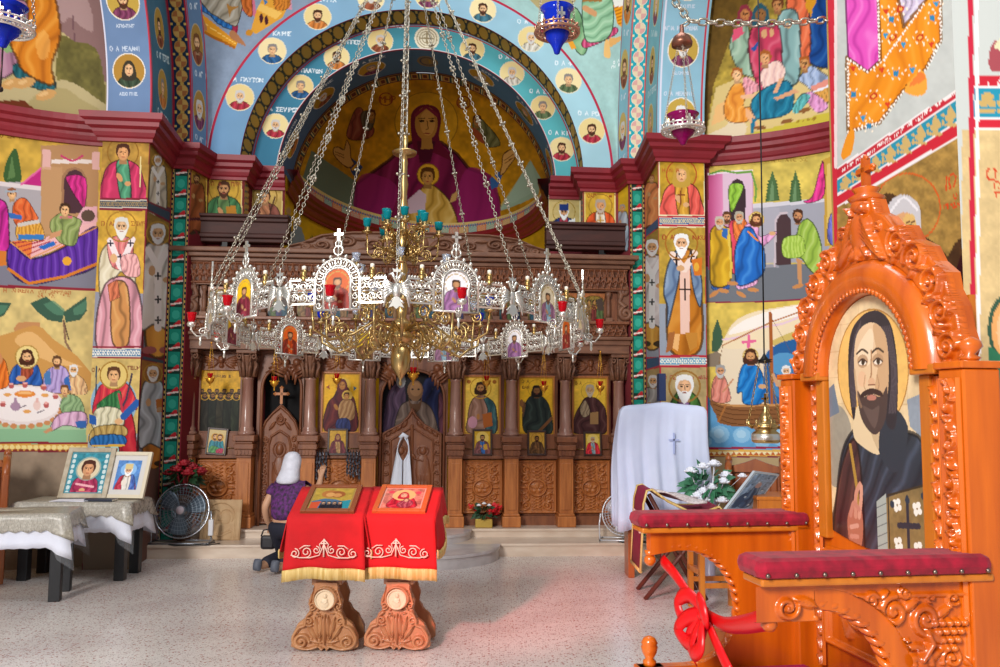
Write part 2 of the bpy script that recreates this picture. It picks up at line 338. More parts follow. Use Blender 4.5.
        s.ell(cx - h * .35, top + hb * .36, h * .2, h * .3, sk); s.ell(cx + h * .55, top + hb * .43, h * .28, h * .18, sk)
        if staff: s.line([(cx + h * 1.1, top + h * .4), (cx + h * 1.1, top + hb * .9)], h * .12, staff)
        return s.head(cx, cy, h, **k)
    # heights for carving
    def ridge(s, pts, w, hgt, closed=False, sm=0, add=False):
        if sm: pts = smoothpts(pts, 5, closed)
        d = s.dist(pts, closed) / (w / s.o[2] / 2); z = hgt * np.sqrt(np.clip(1 - d * d, 0, 1))
        s.H = s.H + z if add else np.maximum(s.H, z); return s
    def bump(s, cx, cy, rx, ry, hgt, rot=0.0):
        dx = s.x - cx; dy = s.y - cy
        if rot: c, q = cos(rot), sin(rot); dx, dy = dx * c + dy * q, -dx * q + dy * c
        d = (dx / rx) ** 2 + (dy / ry) ** 2; s.H = np.maximum(s.H, hgt * np.sqrt(np.clip(1 - d, 0, 1))); return s
    def leaf(s, x0, y0, x1, y1, w, hgt):
        L = math.hypot(x1 - x0, y1 - y0); a = math.atan2(y1 - y0, x1 - x0)
        s.bump((x0 + x1) / 2, (y0 + y1) / 2, L / 2, w, hgt, a); s.ridge([(x0, y0), (x1, y1)], w * .4, hgt * 1.2); return s
    def scroll(s, cx, cy, r, w, hgt, a0=0.0, turns=1.6, d=1):
        s.ridge([(cx + r * (1 - .82 * t) * cos(a0 + d * 2 * PI * turns * t), cy + r * (1 - .82 * t) * sin(a0 + d * 2 * PI * turns * t)) for t in np.linspace(0, 1, 26)], w, hgt)
        s.bump(cx, cy, r * .22, r * .22, hgt * 1.2); return s
def fill(c, x0, x1, y0, y1, n, r0, r1, seed=1, only=None):     # small scrolls and leaves in the bare places of a carving
    r = random.Random(seed)
    for i in range(n):
        x, y, q = r.uniform(x0, x1), r.uniform(y0, y1), r.uniform(r0, r1); m = (c.x - x) ** 2 + (c.y - y) ** 2 < q * q
        if not m.any() or (only is not None and not only[m].all()) or c.H[m].max() > .5: continue
        if i % 3: c.scroll(x, y, q, q * .34, .75, i, 1.3, 1 if i % 2 else -1)
        else: a = r.uniform(0, 6.3); c.leaf(x - q * cos(a), y - q * sin(a), x + q * cos(a), y + q * sin(a), q * .38, .75)
def gridmesh(name, p, C=None, m=None, parent=None, kind=None, label=None, mask=None, flip=False, smooth=True):
    nv, nu = p.shape[:2]; me = bpy.data.meshes.new(name); n = nu * nv
    i = (np.arange(nv - 1)[:, None] * nu + np.arange(nu - 1)[None, :])
    q = np.stack([i, i + 1, i + nu + 1, i + nu], -1).reshape(-1, 4)
    if mask is not None: q = q[mask.reshape(nv, nu)[:-1, :-1].ravel()]
    if flip: q = q[:, ::-1]
    k = len(q)
    me.vertices.add(n); me.vertices.foreach_set('co', np.ascontiguousarray(p, dtype=np.float32).ravel())
    me.loops.add(4 * k); me.loops.foreach_set('vertex_index', np.ascontiguousarray(q, dtype=np.int32).ravel())
    me.polygons.add(k); me.polygons.foreach_set('loop_start', np.arange(0, 4 * k, 4, dtype=np.int32)); me.polygons.foreach_set('loop_total', np.full(k, 4, np.int32))
    me.update(calc_edges=True); me.validate()
    me.polygons.foreach_set('use_smooth', np.full(len(me.polygons), smooth))
    if C is not None:
        at = me.attributes.new('Col', 'FLOAT_COLOR', 'POINT'); a = np.ones((n, 4), np.float32); a[:, :3] = lin(C); at.data.foreach_set('color', a.ravel())
    me.materials.append(m or FRESCO)
    o = bpy.data.objects.new(name, me); COL.objects.link(o)
    if parent: o.parent = parent
    return tag(o, label, None, None, kind)
def uvgrid(nu, nv, u0=0, u1=1, v0=0, v1=1): return np.meshgrid(np.linspace(u0, u1, nu), np.linspace(v0, v1, nv))
def flat(name, o, eu, ev, nu, nv, paint, parent=None, kind=None, m=None, base='c8a040', units=None, label=None, bulge=None):
    """a painted flat panel: o = top-left corner, eu = along the top, ev = down the side; the canvas is units wide and high"""
    U, V = uvgrid(nu, nv); o = np.array(o, float); eu = np.array(eu, float); ev = np.array(ev, float)
    p = o + U[..., None] * eu + V[..., None] * ev
    uw, vw = units or (100.0, 100.0 * np.linalg.norm(ev) / np.linalg.norm(eu))
    c = Cv(U * uw, V * vw, base); paint(c)
    return gridmesh(name, p, c.C, m or ICON, parent, kind, label, flip=True)
def relief(name, o, eu, ev, nrm, nu, nv, carve, depth, m, parent=None, units=None, kind=None, label=None, cut=None):
    """a carved panel: the height drawn on the canvas stands out along nrm; cut: heights under it are sawn away"""
    U, V = uvgrid(nu, nv); o = np.array(o, float); eu = np.array(eu, float); ev = np.array(ev, float); nrm = np.array(nrm, float)
    uw, vw = units or (100.0, 100.0 * np.linalg.norm(ev) / np.linalg.norm(eu))
    c = Cv(U * uw, V * vw); carve(c)
    H = c.H.reshape(nv, nu)
    p = o + U[..., None] * eu + V[..., None] * ev + (H * depth)[..., None] * nrm
    return gridmesh(name, p, None, m, parent, kind, label, flip=True, mask=None if cut is None else (H > cut))
# ============================================================ THE SETTING
XA = -1.054; FIT_SCALE = 1.06; SLANT = .10      # axis of the church; fitting scale that enlarges the walls about the camera; the church stands slightly askew to the view
def surf(name, fn, nu, nv, paint=None, base='c8a040', local=None, m=None, flip=False):
    U, V = uvgrid(nu, nv); p = np.stack(np.broadcast_arrays(*fn(U, V)), -1).astype(float)
    if local: X, Y = local(U, V); X, Y = np.broadcast_arrays(X, Y)
    else: X, Y = proj(p)
    c = Cv(np.array(X), np.array(Y), base)
    if paint: paint(c)
    return gridmesh(name, p, c.C, m or FRESCO, None, 'structure', None, flip=flip)
def wallquad(name, a, b, z0, z1, nu, nv, paint, base='c8a040'):
    return surf(name, lambda U, V: (a[0] + (b[0] - a[0]) * U, a[1] + (b[1] - a[1]) * U, z1 + (z0 - z1) * V), nu, nv, paint, base)
# floor of speckled terrazzo
def terrazzo():
    m = bpy.data.materials.new('terrazzo'); m.use_nodes = True; nt = m.node_tree; b = nt.nodes['Principled BSDF']
    tc = nt.nodes.new('ShaderNodeTexCoord'); prev = None
    base = nt.nodes.new('ShaderNodeTexNoise'); base.inputs['Scale'].default_value = 1.3; base.inputs['Detail'].default_value = 6
    nt.links.new(tc.outputs['Object'], base.inputs['Vector'])
    r0 = nt.nodes.new('ShaderNodeValToRGB'); r0.color_ramp.elements[0].color = lc('cbbfba'); r0.color_ramp.elements[1].color = lc('ded6d0'); r0.color_ramp.elements[0].position = .35; r0.color_ramp.elements[1].position = .65
    nt.links.new(base.outputs['Fac'], r0.inputs['Fac']); prev = r0.outputs['Color']
    for sc, th, rad, col in ((52, .55, .30, 'a06a60'), (36, .66, .32, '9a4a44'), (80, .55, .33, 'b8a49c'), (70, .68, .32, '6a5650'), (110, .5, .35, 'eae4de')):
        v = nt.nodes.new('ShaderNodeTexVoronoi'); v.inputs['Scale'].default_value = sc; nt.links.new(tc.outputs['Object'], v.inputs['Vector'])
        sep = nt.nodes.new('ShaderNodeSeparateColor'); nt.links.new(v.outputs['Color'], sep.inputs[0])
        g = nt.nodes.new('ShaderNodeMath'); g.operation = 'GREATER_THAN'; g.inputs[1].default_value = th; nt.links.new(sep.outputs[0], g.inputs[0])
        l = nt.nodes.new('ShaderNodeMath'); l.operation = 'LESS_THAN'; l.inputs[1].default_value = rad; nt.links.new(v.outputs['Distance'], l.inputs[0])
        mu = nt.nodes.new('ShaderNodeMath'); mu.operation = 'MULTIPLY'; nt.links.new(g.outputs[0], mu.inputs[0]); nt.links.new(l.outputs[0], mu.inputs[1])
        k = nt.nodes.new('ShaderNodeMath'); k.operation = 'MULTIPLY'; k.inputs[1].default_value = .75; nt.links.new(mu.outputs[0], k.inputs[0])
        mx = nt.nodes.new('ShaderNodeMix'); mx.data_type = 'RGBA'; nt.links.new(k.outputs[0], mx.inputs[0]); nt.links.new(prev, mx.inputs[6]); mx.inputs[7].default_value = lc(col); prev = mx.outputs[2]
    nt.links.new(prev, b.inputs['Base Color']); b.inputs['Roughness'].default_value = 0.22; b.inputs['Specular IOR Level'].default_value = 0.45
    return m
TERR = terrazzo()
MB().box(-7, 5, -3.5, 16, -0.12, 0.0).build('floor', TERR, kind='structure')
MARBLE = mat('step_marble', 'd8c6b4', 0.3, col2='c8b29e', scale=4, spec=0.5, stretch=(1, 1, 3))
MARBLE2 = mat('bema_marble', 'c8c2c2', 0.3, col2='b0a8a8', scale=6, spec=0.5)
def slab(x0, x1, y0, y1, z0, z1, nose=.012):
    b = MB(); b.box(x0, x1, y0 + nose, y1, z0, z1 - .03); b.box(x0, x1, y0, y1, z1 - .03, z1, bev=.008); return b
PIV = Vector((-1.03, 10.08, 0)); YAW = .078
def turn(o): o.matrix_world = Matrix.Translation(PIV) @ Matrix.Rotation(YAW, 4, 'Z') @ Matrix.Translation(-PIV) @ o.matrix_basis; return o
turn(slab(-4.6, 1.75, 9.3, 16, 0, 0.14).build('floor_step_lower', MARBLE, kind='structure'))
turn(slab(-3.7, 1.6, 9.76, 16, 0.14, 0.235).build('floor_step_upper', MARBLE, kind='structure'))
def halfdisc(cx, cy, r, z0, z1, n=40, ry=None):
    ry = ry or r; pts = [(cx + r * cos(PI + PI * i / n), cy + ry * sin(PI + PI * i / n)) for i in range(n + 1)]
    b = MB()
    for (k, za, zb) in ((.985, z0, z1 - .03), (1.0, z1 - .03, z1)):
        q = [(cx + (x - cx) * k, cy + (y - cy) * k) for x, y in pts]; m = len(q)
        vs = [(x, y, za) for x, y in q] + [(x, y, zb) for x, y in q]
        b.add(vs, [list(range(m))[::-1], list(range(m, 2 * m))] + [(i, i + 1, m + i + 1, m + i) for i in range(m - 1)] + [(m - 1, 0, m, 2 * m - 1)])
    return b
turn(halfdisc(-0.97, 9.31, 0.93, 0, 0.139, ry=.82).build('floor_bema_step_lower', MARBLE2, kind='structure'))
turn(halfdisc(-0.97, 9.77, 0.64, 0.139, 0.234, ry=.62).build('floor_bema_step_upper', MARBLE2, kind='structure'))
# ---- plan of the walls, the fitting scale about the camera already in it
LA = (-4.075, 8.486); LB = (-3.611, 8.536); LC_ = (-3.749, 9.477); LD = (-3.532, 9.499); LE = (-3.479, 9.929); LF = (-3.066, 9.972); 
LG = (-3.096, 10.394); LH = (-2.699, 10.435); LJ = (-2.77, 11.187); RA = (2.225, 9.115); RB = (1.708, 9.067); 
RC = (1.731, 10.024); RD = (1.538, 10.005); RE = (1.465, 10.423); RF = (1.014, 10.38); RG = (1.043, 10.806); RH = (0.616, 10.765); RJ = (0.717, 11.539); 
(LX, LY, LR), (RX, RY, RR2) = (-3.597, 6.268, 2.466), (1.686, 6.678, 2.628)       # centres and radii of the two exedrae
def inscr(c, names, x, y, h, col, **k): c.text(names, x, y, h, col, **k)
# ---------------- left exedra wall
def p_lex(c):
    c.T(0, 167, 4); c.rect(-200, -260, 480, 495, 'c09a40'); c.mottle(.2, 14, 4)
    c.text('O EKATONTAPXOS', 0, -118, 16, '7a4a20', slant=-.03)
    c.poly([(18, 55), (25, -20), (60, -75), (78, -20), (82, 60)], '3a5a30', 1); c.poly([(30, 50), (48, -50), (62, 40)], '5a7a48')
    c.rect(-60, 60, 168, 420, 'a8a0a4'); c.poly([(-60, 52), (168, 78), (168, 95), (-60, 66)], 'd8cccc')
    c.poly([(85, 70), (165, -2), (165, 78)], 'b82878'); c.line([(85, 70), (165, 5)], 8, 'd86098')
    c.rect(-60, 390, 390, 500, '7c7a88')
    c.poly([(164, -85), (395, -95), (392, 210), (164, 290)], 'b0845a'); c.rect(205, -30, 372, -14, 'e0d0c8'); c.rect(170, -70, 203, 10, 'd8a8a0'); c.rect(368, -60, 398, 10, 'd8a8a0'); c.rect(164, 0, 250, 270, 'c09468', .6)
    c.line([(245, -45), (290, -25), (330, -45)], 8, 'c03868', sm=1)
    c.poly([(246, 185), (246, 40), (268, 8), (300, 0), (330, 12), (348, 45), (348, 185)], '9a7050'); c.poly([(256, 185), (256, 48), (275, 18), (300, 10), (325, 20), (340, 50), (340, 185)], '4a2c34')
    c.robe([(266, 38), (342, 45), (338, 160), (310, 130), (285, 90)], 'c02878', ang=1.57)
    c.poly([(42, 298), (210, 280), (320, 232), (386, 210), (386, 245), (290, 305), (122, 366)], 'e07838'); c.poly([(130, 300), (330, 230), (386, 215), (386, 245), (200, 340), (122, 366)], 'e8b0b0')
    for i in range(4): c.line([(50 + 20 * i, 306 + 15 * i), (150 + 25 * i, 290 + 4 * i)], 5, 'a82838')
    c.robe([(40, 300), (122, 366), (250, 325), (386, 240), (386, 390), (260, 440), (115, 466), (35, 405)], '5a2a98', lt='8a60c8', dk='381868', f=10, ang=1.57)
    c.line([(35, 408), (115, 466), (260, 438), (386, 388)], 12, 'd07828'); c.line([(42, 300), (122, 366), (386, 242)], 5, 'd89050'); c.ell(268, 377, 18, 18, 'e0a030')
    c.poly([(308, 200), (335, 160), (388, 158), (388, 218), (330, 232)], 'e0a8b0'); c.ell(352, 195, 28, 24, '5a4438')
    c.robe([(205, 212), (245, 184), (292, 198), (326, 215), (318, 245), (300, 312), (245, 305), (212, 268), (200, 240)], '8a9a58', lt='b8c088'); c.poly([(205, 265), (250, 250), (240, 275), (190, 292)], 'c89068'); c.poly([(152, 320), (215, 295), (222, 312), (175, 332)], '2868b8')
    c.rect(240, 195, 290, 205, 'c86878'); c.head(260, 172, 50, hair='402818')
    c.robe([(60, 140), (100, 125), (140, 180), (150, 220), (75, 240), (50, 190)], 'd86030', lt='f09050'); c.poly([(30, 180), (90, 195), (85, 212), (40, 205)], '3868b0'); c.robe([(70, 232), (150, 215), (178, 270), (168, 292), (75, 292)], 'd89838', lt='f0d070', ang=1.57, f=7); c.rect(72, 270, 176, 290, '3878b8')
    c.poly([(70, 225), (155, 210), (160, 224), (72, 240)], 'c8c0b8'); c.head(48, 108, 44, hair='905838'); c.rect(20, 94, 75, 102, 'a0a8b0')
    c.robe([(-60, 145), (20, 140), (35, 240), (28, 335), (-60, 335)], 'b82888'); c.rect(-60, 335, 25, 395, 'd07830')
    c.line([(-200, 470), (380, 491), (480, 495)], 12, '8a2434')
    # lower scene
    c.poly([(-200, 476), (480, 500), (480, 1200), (-200, 1200)], 'd0b878'); c.setclip([(-200, 478), (480, 502), (480, 1110), (-200, 1110)]); c.mottle(.14, 12, 9)
    c.text('H ILOXENIA TOY ABRAAM', 15, 500, 15, 'b06838', slant=-.03); c.text('KAI TA ERGA', 150, 522, 14, 'b06838')
    for lf in ([(120, 545), (185, 518), (258, 580), (248, 622), (190, 612), (150, 580)], [(255, 580), (345, 518), (348, 575), (320, 612), (262, 622)], [(-30, 540), (45, 545), (20, 590), (-30, 620)]):
        c.poly(lf, '3a5a48'); c.poly([(q[0] * .6 + lf[2][0] * .4, q[1] * .6 + lf[2][1] * .4 - 10) for q in lf], '58886c', 0, .7)
    c.line([(255, 615), (262, 700), (285, 740)], 9, '8a6a50'); c.line([(255, 615), (275, 690)], 5, '5a4438')
    c.poly([(55, 645), (75, 620), (162, 622), (160, 660), (140, 700), (70, 700)], 'c08858'); c.poly([(-200, 760), (80, 650), (160, 640), (215, 690), (330, 780), (345, 900), (-200, 900)], 'c8934e', 1); c.poly([(60, 700), (130, 660), (240, 760), (330, 800), (200, 780)], 'e0b070', 1)
    c.rect(-200, 1030, 345, 1110, '8cb890'); c.poly([(-200, 1000), (345, 1010), (345, 1050), (-200, 1045)], 'a8c8a0')
    c.T(0, 334, 4)
    c.ell(90, 285, 165, 82, 'e4d6d4'); c.ell(90, 280, 150, 70, 'f0e6e4')
    for i in range(15): a = PI * i / 14; c.ell(90 + 158 * cos(a), 300 + 70 * sin(a), 14, 10, 'c88858')
    c.robe([(38, 195), (50, 140), (80, 118), (140, 118), (160, 150), (166, 205), (100, 200)], '2858a8', lt='5888d0'); c.robe([(90, 118), (125, 118), (130, 160), (85, 190)], 'a04830'); c.ell(85, 178, 20, 12, 'd8a070'); c.head(108, 92, 54, hair='4a2818', beard='4a2818', halo='e8d088', ring='b08840', halor=.9, long=1)
    c.robe([(-60, 110), (8, 95), (32, 150), (28, 212), (-60, 215)], 'e07028'); c.ell(0, 100, 10, 22, 'c88858')
    c.robe([(172, 185), (195, 140), (250, 128), (278, 170), (262, 235), (185, 225)], 'b098d0', lt='d8c8e8'); c.poly([(175, 160), (200, 140), (205, 200), (180, 205)], '4878b0'); c.head(228, 110, 42, hair='604028', beard='604028')
    c.robe([(262, 190), (300, 160), (340, 190), (345, 240), (275, 235)], 'e0b080'); c.poly([(255, 180), (275, 165), (285, 225), (260, 225)], '3868b0'); c.head(294, 145, 40, hair='e0e0e0', beard='e0e0e0')
    c.robe([(240, 290), (262, 245), (310, 250), (335, 290), (330, 330), (265, 330)], '88a878', lt='b8d0a0'); c.robe([(200, 388), (230, 325), (300, 310), (345, 320), (340, 375), (260, 365)], 'd8a8c8', lt='f0d8e8'); c.poly([(172, 392), (205, 370), (212, 385), (185, 398)], 'c89068'); c.poly([(300, 350), (345, 345), (345, 375), (310, 375)], '3868b0'); c.head(258, 225, 40, hair='704828')
    c.ell(100, 240, 42, 14, 'e08838'); c.ell(100, 236, 28, 6, 'f0b878'); c.ell(62, 290, 20, 18, 'a888a0'); c.rect(56, 255, 68, 280, 'a888a0'); c.ell(148, 285, 15, 20, 'e8c8c0'); c.rect(143, 255, 153, 275, 'e0b0a8')
    for x, y in ((12, 282), (45, 208), (100, 205), (185, 285), (222, 250), (175, 215)): c.ell(x, y, 11, 11, 'b85a58'); c.ell(x, y - 9, 10, 4, 'e8a8a0')
    for x, y in ((30, 243), (180, 245), (108, 310)): c.ell(x, y, 16, 7, 'e0a058')
    c.line([(80, 295), (105, 285)], 4, '584858'); c.line([(150, 315), (175, 305)], 4, '584858')
    c.setclip(); c.line([(-300, 432), (480, 438)], 8, '8a2434')
    c.poly([(-300, 437), (480, 442), (480, 470), (-300, 466)], 'd8a048')
    for i in range(-8, 22): c.ell(i * 24, 452 + i * .2, 11, 9, 'f0d890')
    for i in range(-8, 22): c.ell(i * 24 + 12, 464 + i * .2, 8, 5, '8a3a28')
    c.line([(-300, 467), (480, 472)], 5, '7a2030'); c.poly([(-300, 470), (480, 474), (480, 1500), (-300, 1500)], '9a8672'); c.mottle(.08, 10, 12, [(-300, 470), (480, 474), (480, 1500), (-300, 1500)])
a0, a1 = math.radians(129), math.radians(100.3)
surf('wall_left_exedra', lambda U, V: (LX + LR * np.cos(a0 + (a1 - a0) * U), LY + LR * np.sin(a0 + (a1 - a0) * U), 4.5 - 4.5 * V), 170, 500, p_lex)
surf('wall_left_exedra_side', lambda U, V: (LX + LR * np.cos(PI + (a0 - PI) * U), LY + LR * np.sin(PI + (a0 - PI) * U), 4.5 - 4.5 * V), 24, 8, lambda c: c.mottle(.2, 30, 2), 'b09458')
wallquad('wall_left_exedra_return', (-4.038, 8.694), LA, 0, 4.5, 3, 3, None, '8a6a50')
# ---------------- left exedra half dome
def p_lsd(c):
    c.T(0, 0, 4); c.mottle(.15, 12, 4)
    c.poly([(150, 0), (150, -200), (500, -200), (500, 330), (400, 330), (385, 220), (300, 170), (240, 120)], '8a6a68'); c.poly([(215, 20), (270, -60), (350, 0), (375, 120), (330, 110), (280, 70), (250, 90)], 'a88a88', 1); c.line([(290, 60), (300, 180), (260, 200)], 5, '6a4a50')
    c.poly([(225, 330), (240, 150), (300, 165), (395, 215), (415, 470), (250, 400)], '6c6434', 1); c.mottle(.25, 10, 8, [(225, 330), (240, 150), (300, 165), (395, 215), (415, 470), (250, 400)])
    c.poly([(-300, 380), (40, 330), (140, 350), (240, 320), (340, 360), (400, 470), (-300, 470)], 'b8a87c', 1); c.poly([(120, 400), (240, 350), (330, 400), (400, 440), (400, 480), (130, 470)], 'a89868', 1); c.poly([(-300, 400), (100, 402), (150, 450), (150, 480), (-300, 480)], '6a3018')
    c.robe([(-200, 0), (90, 0), (110, 90), (60, 150), (60, 290), (-200, 330)], 'a87890', lt='c8a0b0'); c.poly([(0, 60), (80, 90), (60, 200), (0, 190)], '88a870', 1)
    c.robe([(60, 255), (140, 270), (218, 320), (212, 362), (130, 350), (58, 300)], '1e5a64', lt='488890', ang=1.57, f=6)
    c.robe([(110, -60), (205, -40), (240, 100), (236, 170), (206, 260), (216, 335), (160, 325), (90, 280), (68, 235), (40, 170), (44, 120), (112, 92)], 'd07c20', lt='f0b050', dk='9a5010', f=4, ang=1.2); c.ell(172, 180, 28, 60, 'f0b868', .5)
    for x, y in ((45, 335), (100, 332), (182, 380)): c.ell(x, y, 42, 20, 'c8985c', 1, -.3); c.ell(x - 8, y - 4, 20, 8, 'e0b880', .8, -.3)
def sd(cx, cy, R, q0, q1):   # half dome over an exedra: q = bearing, e = height angle
    return lambda U, V: (cx + R * np.cos(1.45 * (1 - V)) * np.cos(q0 + (q1 - q0) * U), cy + R * np.cos(1.45 * (1 - V)) * np.sin(q0 + (q1 - q0) * U), 4.515 + 2.544 * np.sin(1.45 * (1 - V)))
surf('ceiling_left_exedra', sd(LX, LY, LR, math.radians(150), math.radians(91)), 170, 260, p_lsd, 'b0a070')
# ---------------- piers
def goldpanel(c, x0, y0, x1, y1, col='b88c34'):
    c.gold([(x0, y0), (x1, y0), (x1, y1), (x0, y1)], col, .2, 8)
    for k in range(4): c.rect(x0, y0 + (y1 - y0) * k / 4, x1, y0 + (y1 - y0) * k / 4 + 1.2, hx(col) * .88)
    c.line([(x0, y0), (x1, y0), (x1, y1), (x0, y1)], 3, 'e0d0b0', 1, 0, True)
def ornband(c, x0, x1, y0, y1, n, bg='2a4a68', fg='c8a860'):
    c.rect(x0, y0, x1, y1, bg); c.rect(x0, y0, x1, y0 + (y1 - y0) * .1, 'd8d0c0'); c.rect(x0, y1 - (y1 - y0) * .1, x1, y1, 'd8d0c0')
    for i in range(n):
        x = x0 + (i + .5) * (x1 - x0) / n; w = (x1 - x0) / n; h = y1 - y0
        c.ell(x, (y0 + y1) / 2, w * .3, h * .28, fg); c.ell(x, (y0 + y1) / 2, w * .12, h * .12, bg); c.ell(x + w / 2, y0 + h * .3, w * .15, h * .12, fg); c.ell(x + w / 2, y1 - h * .3, w * .15, h * .12, fg)
def p_lpf(c):
    c.C[:] = hx('7a2030'); c.T(0, 0, 4)
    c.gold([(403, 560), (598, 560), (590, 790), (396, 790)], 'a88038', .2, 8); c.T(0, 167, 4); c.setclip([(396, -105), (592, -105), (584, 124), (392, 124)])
    c.bust(492, -58, 64, robe='b83058', inner='4a8a68', hands=1, skin='c89060', hair='4a2818', ring='8a6020', halor=1.0); c.line([(563, -40), (560, 80)], 5, 'd8c890'); c.setclip()
    ornband(c, 390, 588, 132, 164, 12, '3a4858', '988058')
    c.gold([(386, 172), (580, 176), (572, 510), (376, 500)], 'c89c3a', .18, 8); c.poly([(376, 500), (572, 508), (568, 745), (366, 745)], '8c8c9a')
    c.text('O AG', 405, 235, 18, '9a5828', slant=0); c.text('SPYR', 525, 235, 16, '9a5828')
    c.robe([(440, 300), (400, 360), (398, 500), (420, 540), (480, 420), (540, 470), (545, 500), (530, 330), (510, 285)], 'd8ccb0', lt='f0e8d4', dk='a89878')
    c.robe([(420, 470), (545, 470), (560, 730), (390, 730)], 'd0909c', lt='f0c8d0', ang=1.57, f=5); c.robe([(450, 480), (510, 480), (515, 700), (450, 700)], 'c88a50', lt='e0b070'); c.robe([(430, 470), (470, 450), (480, 520), (440, 540)], 'c06848', sm=0)
    c.robe([(430, 300), (480, 275), (530, 300), (520, 400), (450, 400)], 'd87878', lt='f0b0a8'); c.line([(440, 295), (482, 400), (530, 290)], 24, 'e8d8d8')
    for x, y in ((442, 305), (522, 305), (482, 360)): c.line([(x - 11, y), (x + 11, y)], 6, '302838'); c.line([(x, y - 11), (x, y + 11)], 6, '302838')
    c.robe([(485, 360), (545, 350), (560, 430), (520, 440), (490, 420)], 'e0a0a0', lt='f8d8d0'); c.ell(455, 365, 14, 18, SKIN)
    c.head(486, 238, 66, skin='c8a078', hair='d0ccc4', beard='e0dcd4', ring='a07428', halor=.95, bl=2)
    c.T(0, 334, 4); ornband(c, 362, 565, 58, 92, 10, '4878a0', 'e8e4d8'); c.line([(360, 52), (568, 52)], 7, '8a2434'); c.line([(360, 95), (568, 95)], 5, '8a2434')
    c.gold([(358, 98), (563, 98), (552, 500), (342, 500)], 'c8ac68', .14, 8); c.poly([(350, 400), (555, 400), (552, 540), (340, 540)], 'a0a8b0')
    c.ell(455, 275, 92, 105, '88a8c0'); c.ell(455, 275, 80, 92, 'a8c4d4')
    c.line([(386, 130), (378, 480)], 6, '384858'); c.text('O AG', 480 - 112, 150, 14, '702020'); c.text('GEORG', 512, 142, 14, '702020')
    c.robe([(490, 300), (530, 330), (545, 490), (480, 490)], 'b02030', lt='d84848')
    c.robe([(370, 300), (395, 215), (430, 195), (500, 195), (535, 240), (548, 300), (520, 300), (500, 340), (390, 330)], 'c83040', lt='f08060', dk='882038')
    c.robe([(395, 275), (478, 225), (480, 300), (450, 330), (395, 310)], '2e6a3c', lt='60985c'); c.robe([(385, 300), (478, 300), (490, 370), (375, 380)], 'd0c8a8', lt='f0ecd8'); c.line([(495, 330), (548, 275)], 28, '2858a0'); c.poly([(355, 320), (385, 330), (385, 365), (358, 358)], '2858a0')
    c.robe([(378, 375), (490, 365), (500, 410), (365, 440)], 'b09050', lt='d8c080', ang=1.57, f=5); c.robe([(380, 408), (490, 405), (495, 445), (370, 448)], '2060a0', lt='4888c8', ang=1.57, f=6); c.line([(370, 448), (495, 445)], 8, 'd8a840')
    for x in (405, 458): c.rect(x - 16, 450, x + 16, 490, 'a8d0c8')
    c.line([(528, 160), (505, 260), (485, 300)], 8, '403848'); c.line([(475, 240), (490, 310)], 10, 'b83848'); c.ell(475, 350, 16, 12, SKIN); c.head(455, 165, 62, skin='d0a070', hair='5a3820', halo='d8bc70', ring='a07830', halor=.92)
    c.rect(330, 480, 580, 1500, '8a7866')
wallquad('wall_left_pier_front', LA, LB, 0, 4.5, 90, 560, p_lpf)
def p_lps(c):
    c.C[:] = hx('7a2030'); c.T(0, 0, 4); c.gold([(600, 575), (688, 640), (688, 800), (590, 790)], '94702e', .2, 8)
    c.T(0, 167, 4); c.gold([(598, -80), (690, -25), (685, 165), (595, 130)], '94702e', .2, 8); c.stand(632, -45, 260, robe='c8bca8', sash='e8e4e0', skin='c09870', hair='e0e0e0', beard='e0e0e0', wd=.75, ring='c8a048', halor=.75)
    c.poly([(592, 138), (682, 170), (680, 220), (590, 170)], '3a4858'); c.line([(592, 138), (682, 178)], 6, '7a2030'); c.line([(590, 172), (680, 220)], 6, '7a2030')
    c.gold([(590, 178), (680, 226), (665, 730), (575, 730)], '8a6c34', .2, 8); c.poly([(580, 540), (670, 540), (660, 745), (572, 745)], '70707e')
    c.stand(632, 228, 520, robe='d8d0c8', under='c88838', sash='e8e0dc', skin='c09870', hair='d8d8d8', beard='d8d8d8', wd=.72, ring='b08838', halor=.72, feet='a05858')
    c.T(0, 334, 4); c.poly([(572, 88), (655, 108), (655, 118), (570, 100)], '3a4858')
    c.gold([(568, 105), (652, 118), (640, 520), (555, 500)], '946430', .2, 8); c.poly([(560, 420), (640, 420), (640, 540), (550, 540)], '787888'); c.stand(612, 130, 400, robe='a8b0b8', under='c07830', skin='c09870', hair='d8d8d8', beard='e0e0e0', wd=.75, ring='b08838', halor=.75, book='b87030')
    c.rect(540, 540, 680, 1500, '6a4a40')
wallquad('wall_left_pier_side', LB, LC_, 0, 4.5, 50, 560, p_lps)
def p_strip(c):        # ribbon border, canvas in metres: x across (0..1), y up the wall
    c.C[:] = hx('102a30')
    per = .25; x, y = c.x, c.y; ph = (y / per) % 1.0
    c.put((abs(x - .5) < .30), '1c4038'); c.put((abs(x - .5) < .30) & (abs(ph - .5) < .34), '20907c'); c.put(((x - .5) / .2) ** 2 + ((ph - .5) / .2) ** 2 < 1, '3cae98')
    c.put((abs(ph - (0 + .12 * np.sin((x - .5) * 8))) % 1 < .13) & (abs(x - .5) < .27), 'c83038'); c.put((abs((ph + .5) % 1 - .5 - .12 * (x - .5)) < .035) & (abs(x - .5) < .28), 'f0e0d8')
    c.put((abs(x - .5) > .33) & (abs(x - .5) < .36), 'c8b070'); c.put((abs(abs(x - .5) - .415) < .03) & (((y / .06) % 1) < .5), 'd0a850'); c.put(abs(x - .5) > .455, '8a2434')
def strip(name, a, b):
    surf(name, lambda U, V: (a[0] + (b[0] - a[0]) * U, a[1] + (b[1] - a[1]) * U, 4.5 - 4.5 * V), 41, 620, p_strip, local=lambda U, V: (U, 4.5 - 4.5 * V))
strip('wall_left_ribbon_border', LC_, LD); strip('wall_right_ribbon_border', RD, RC)
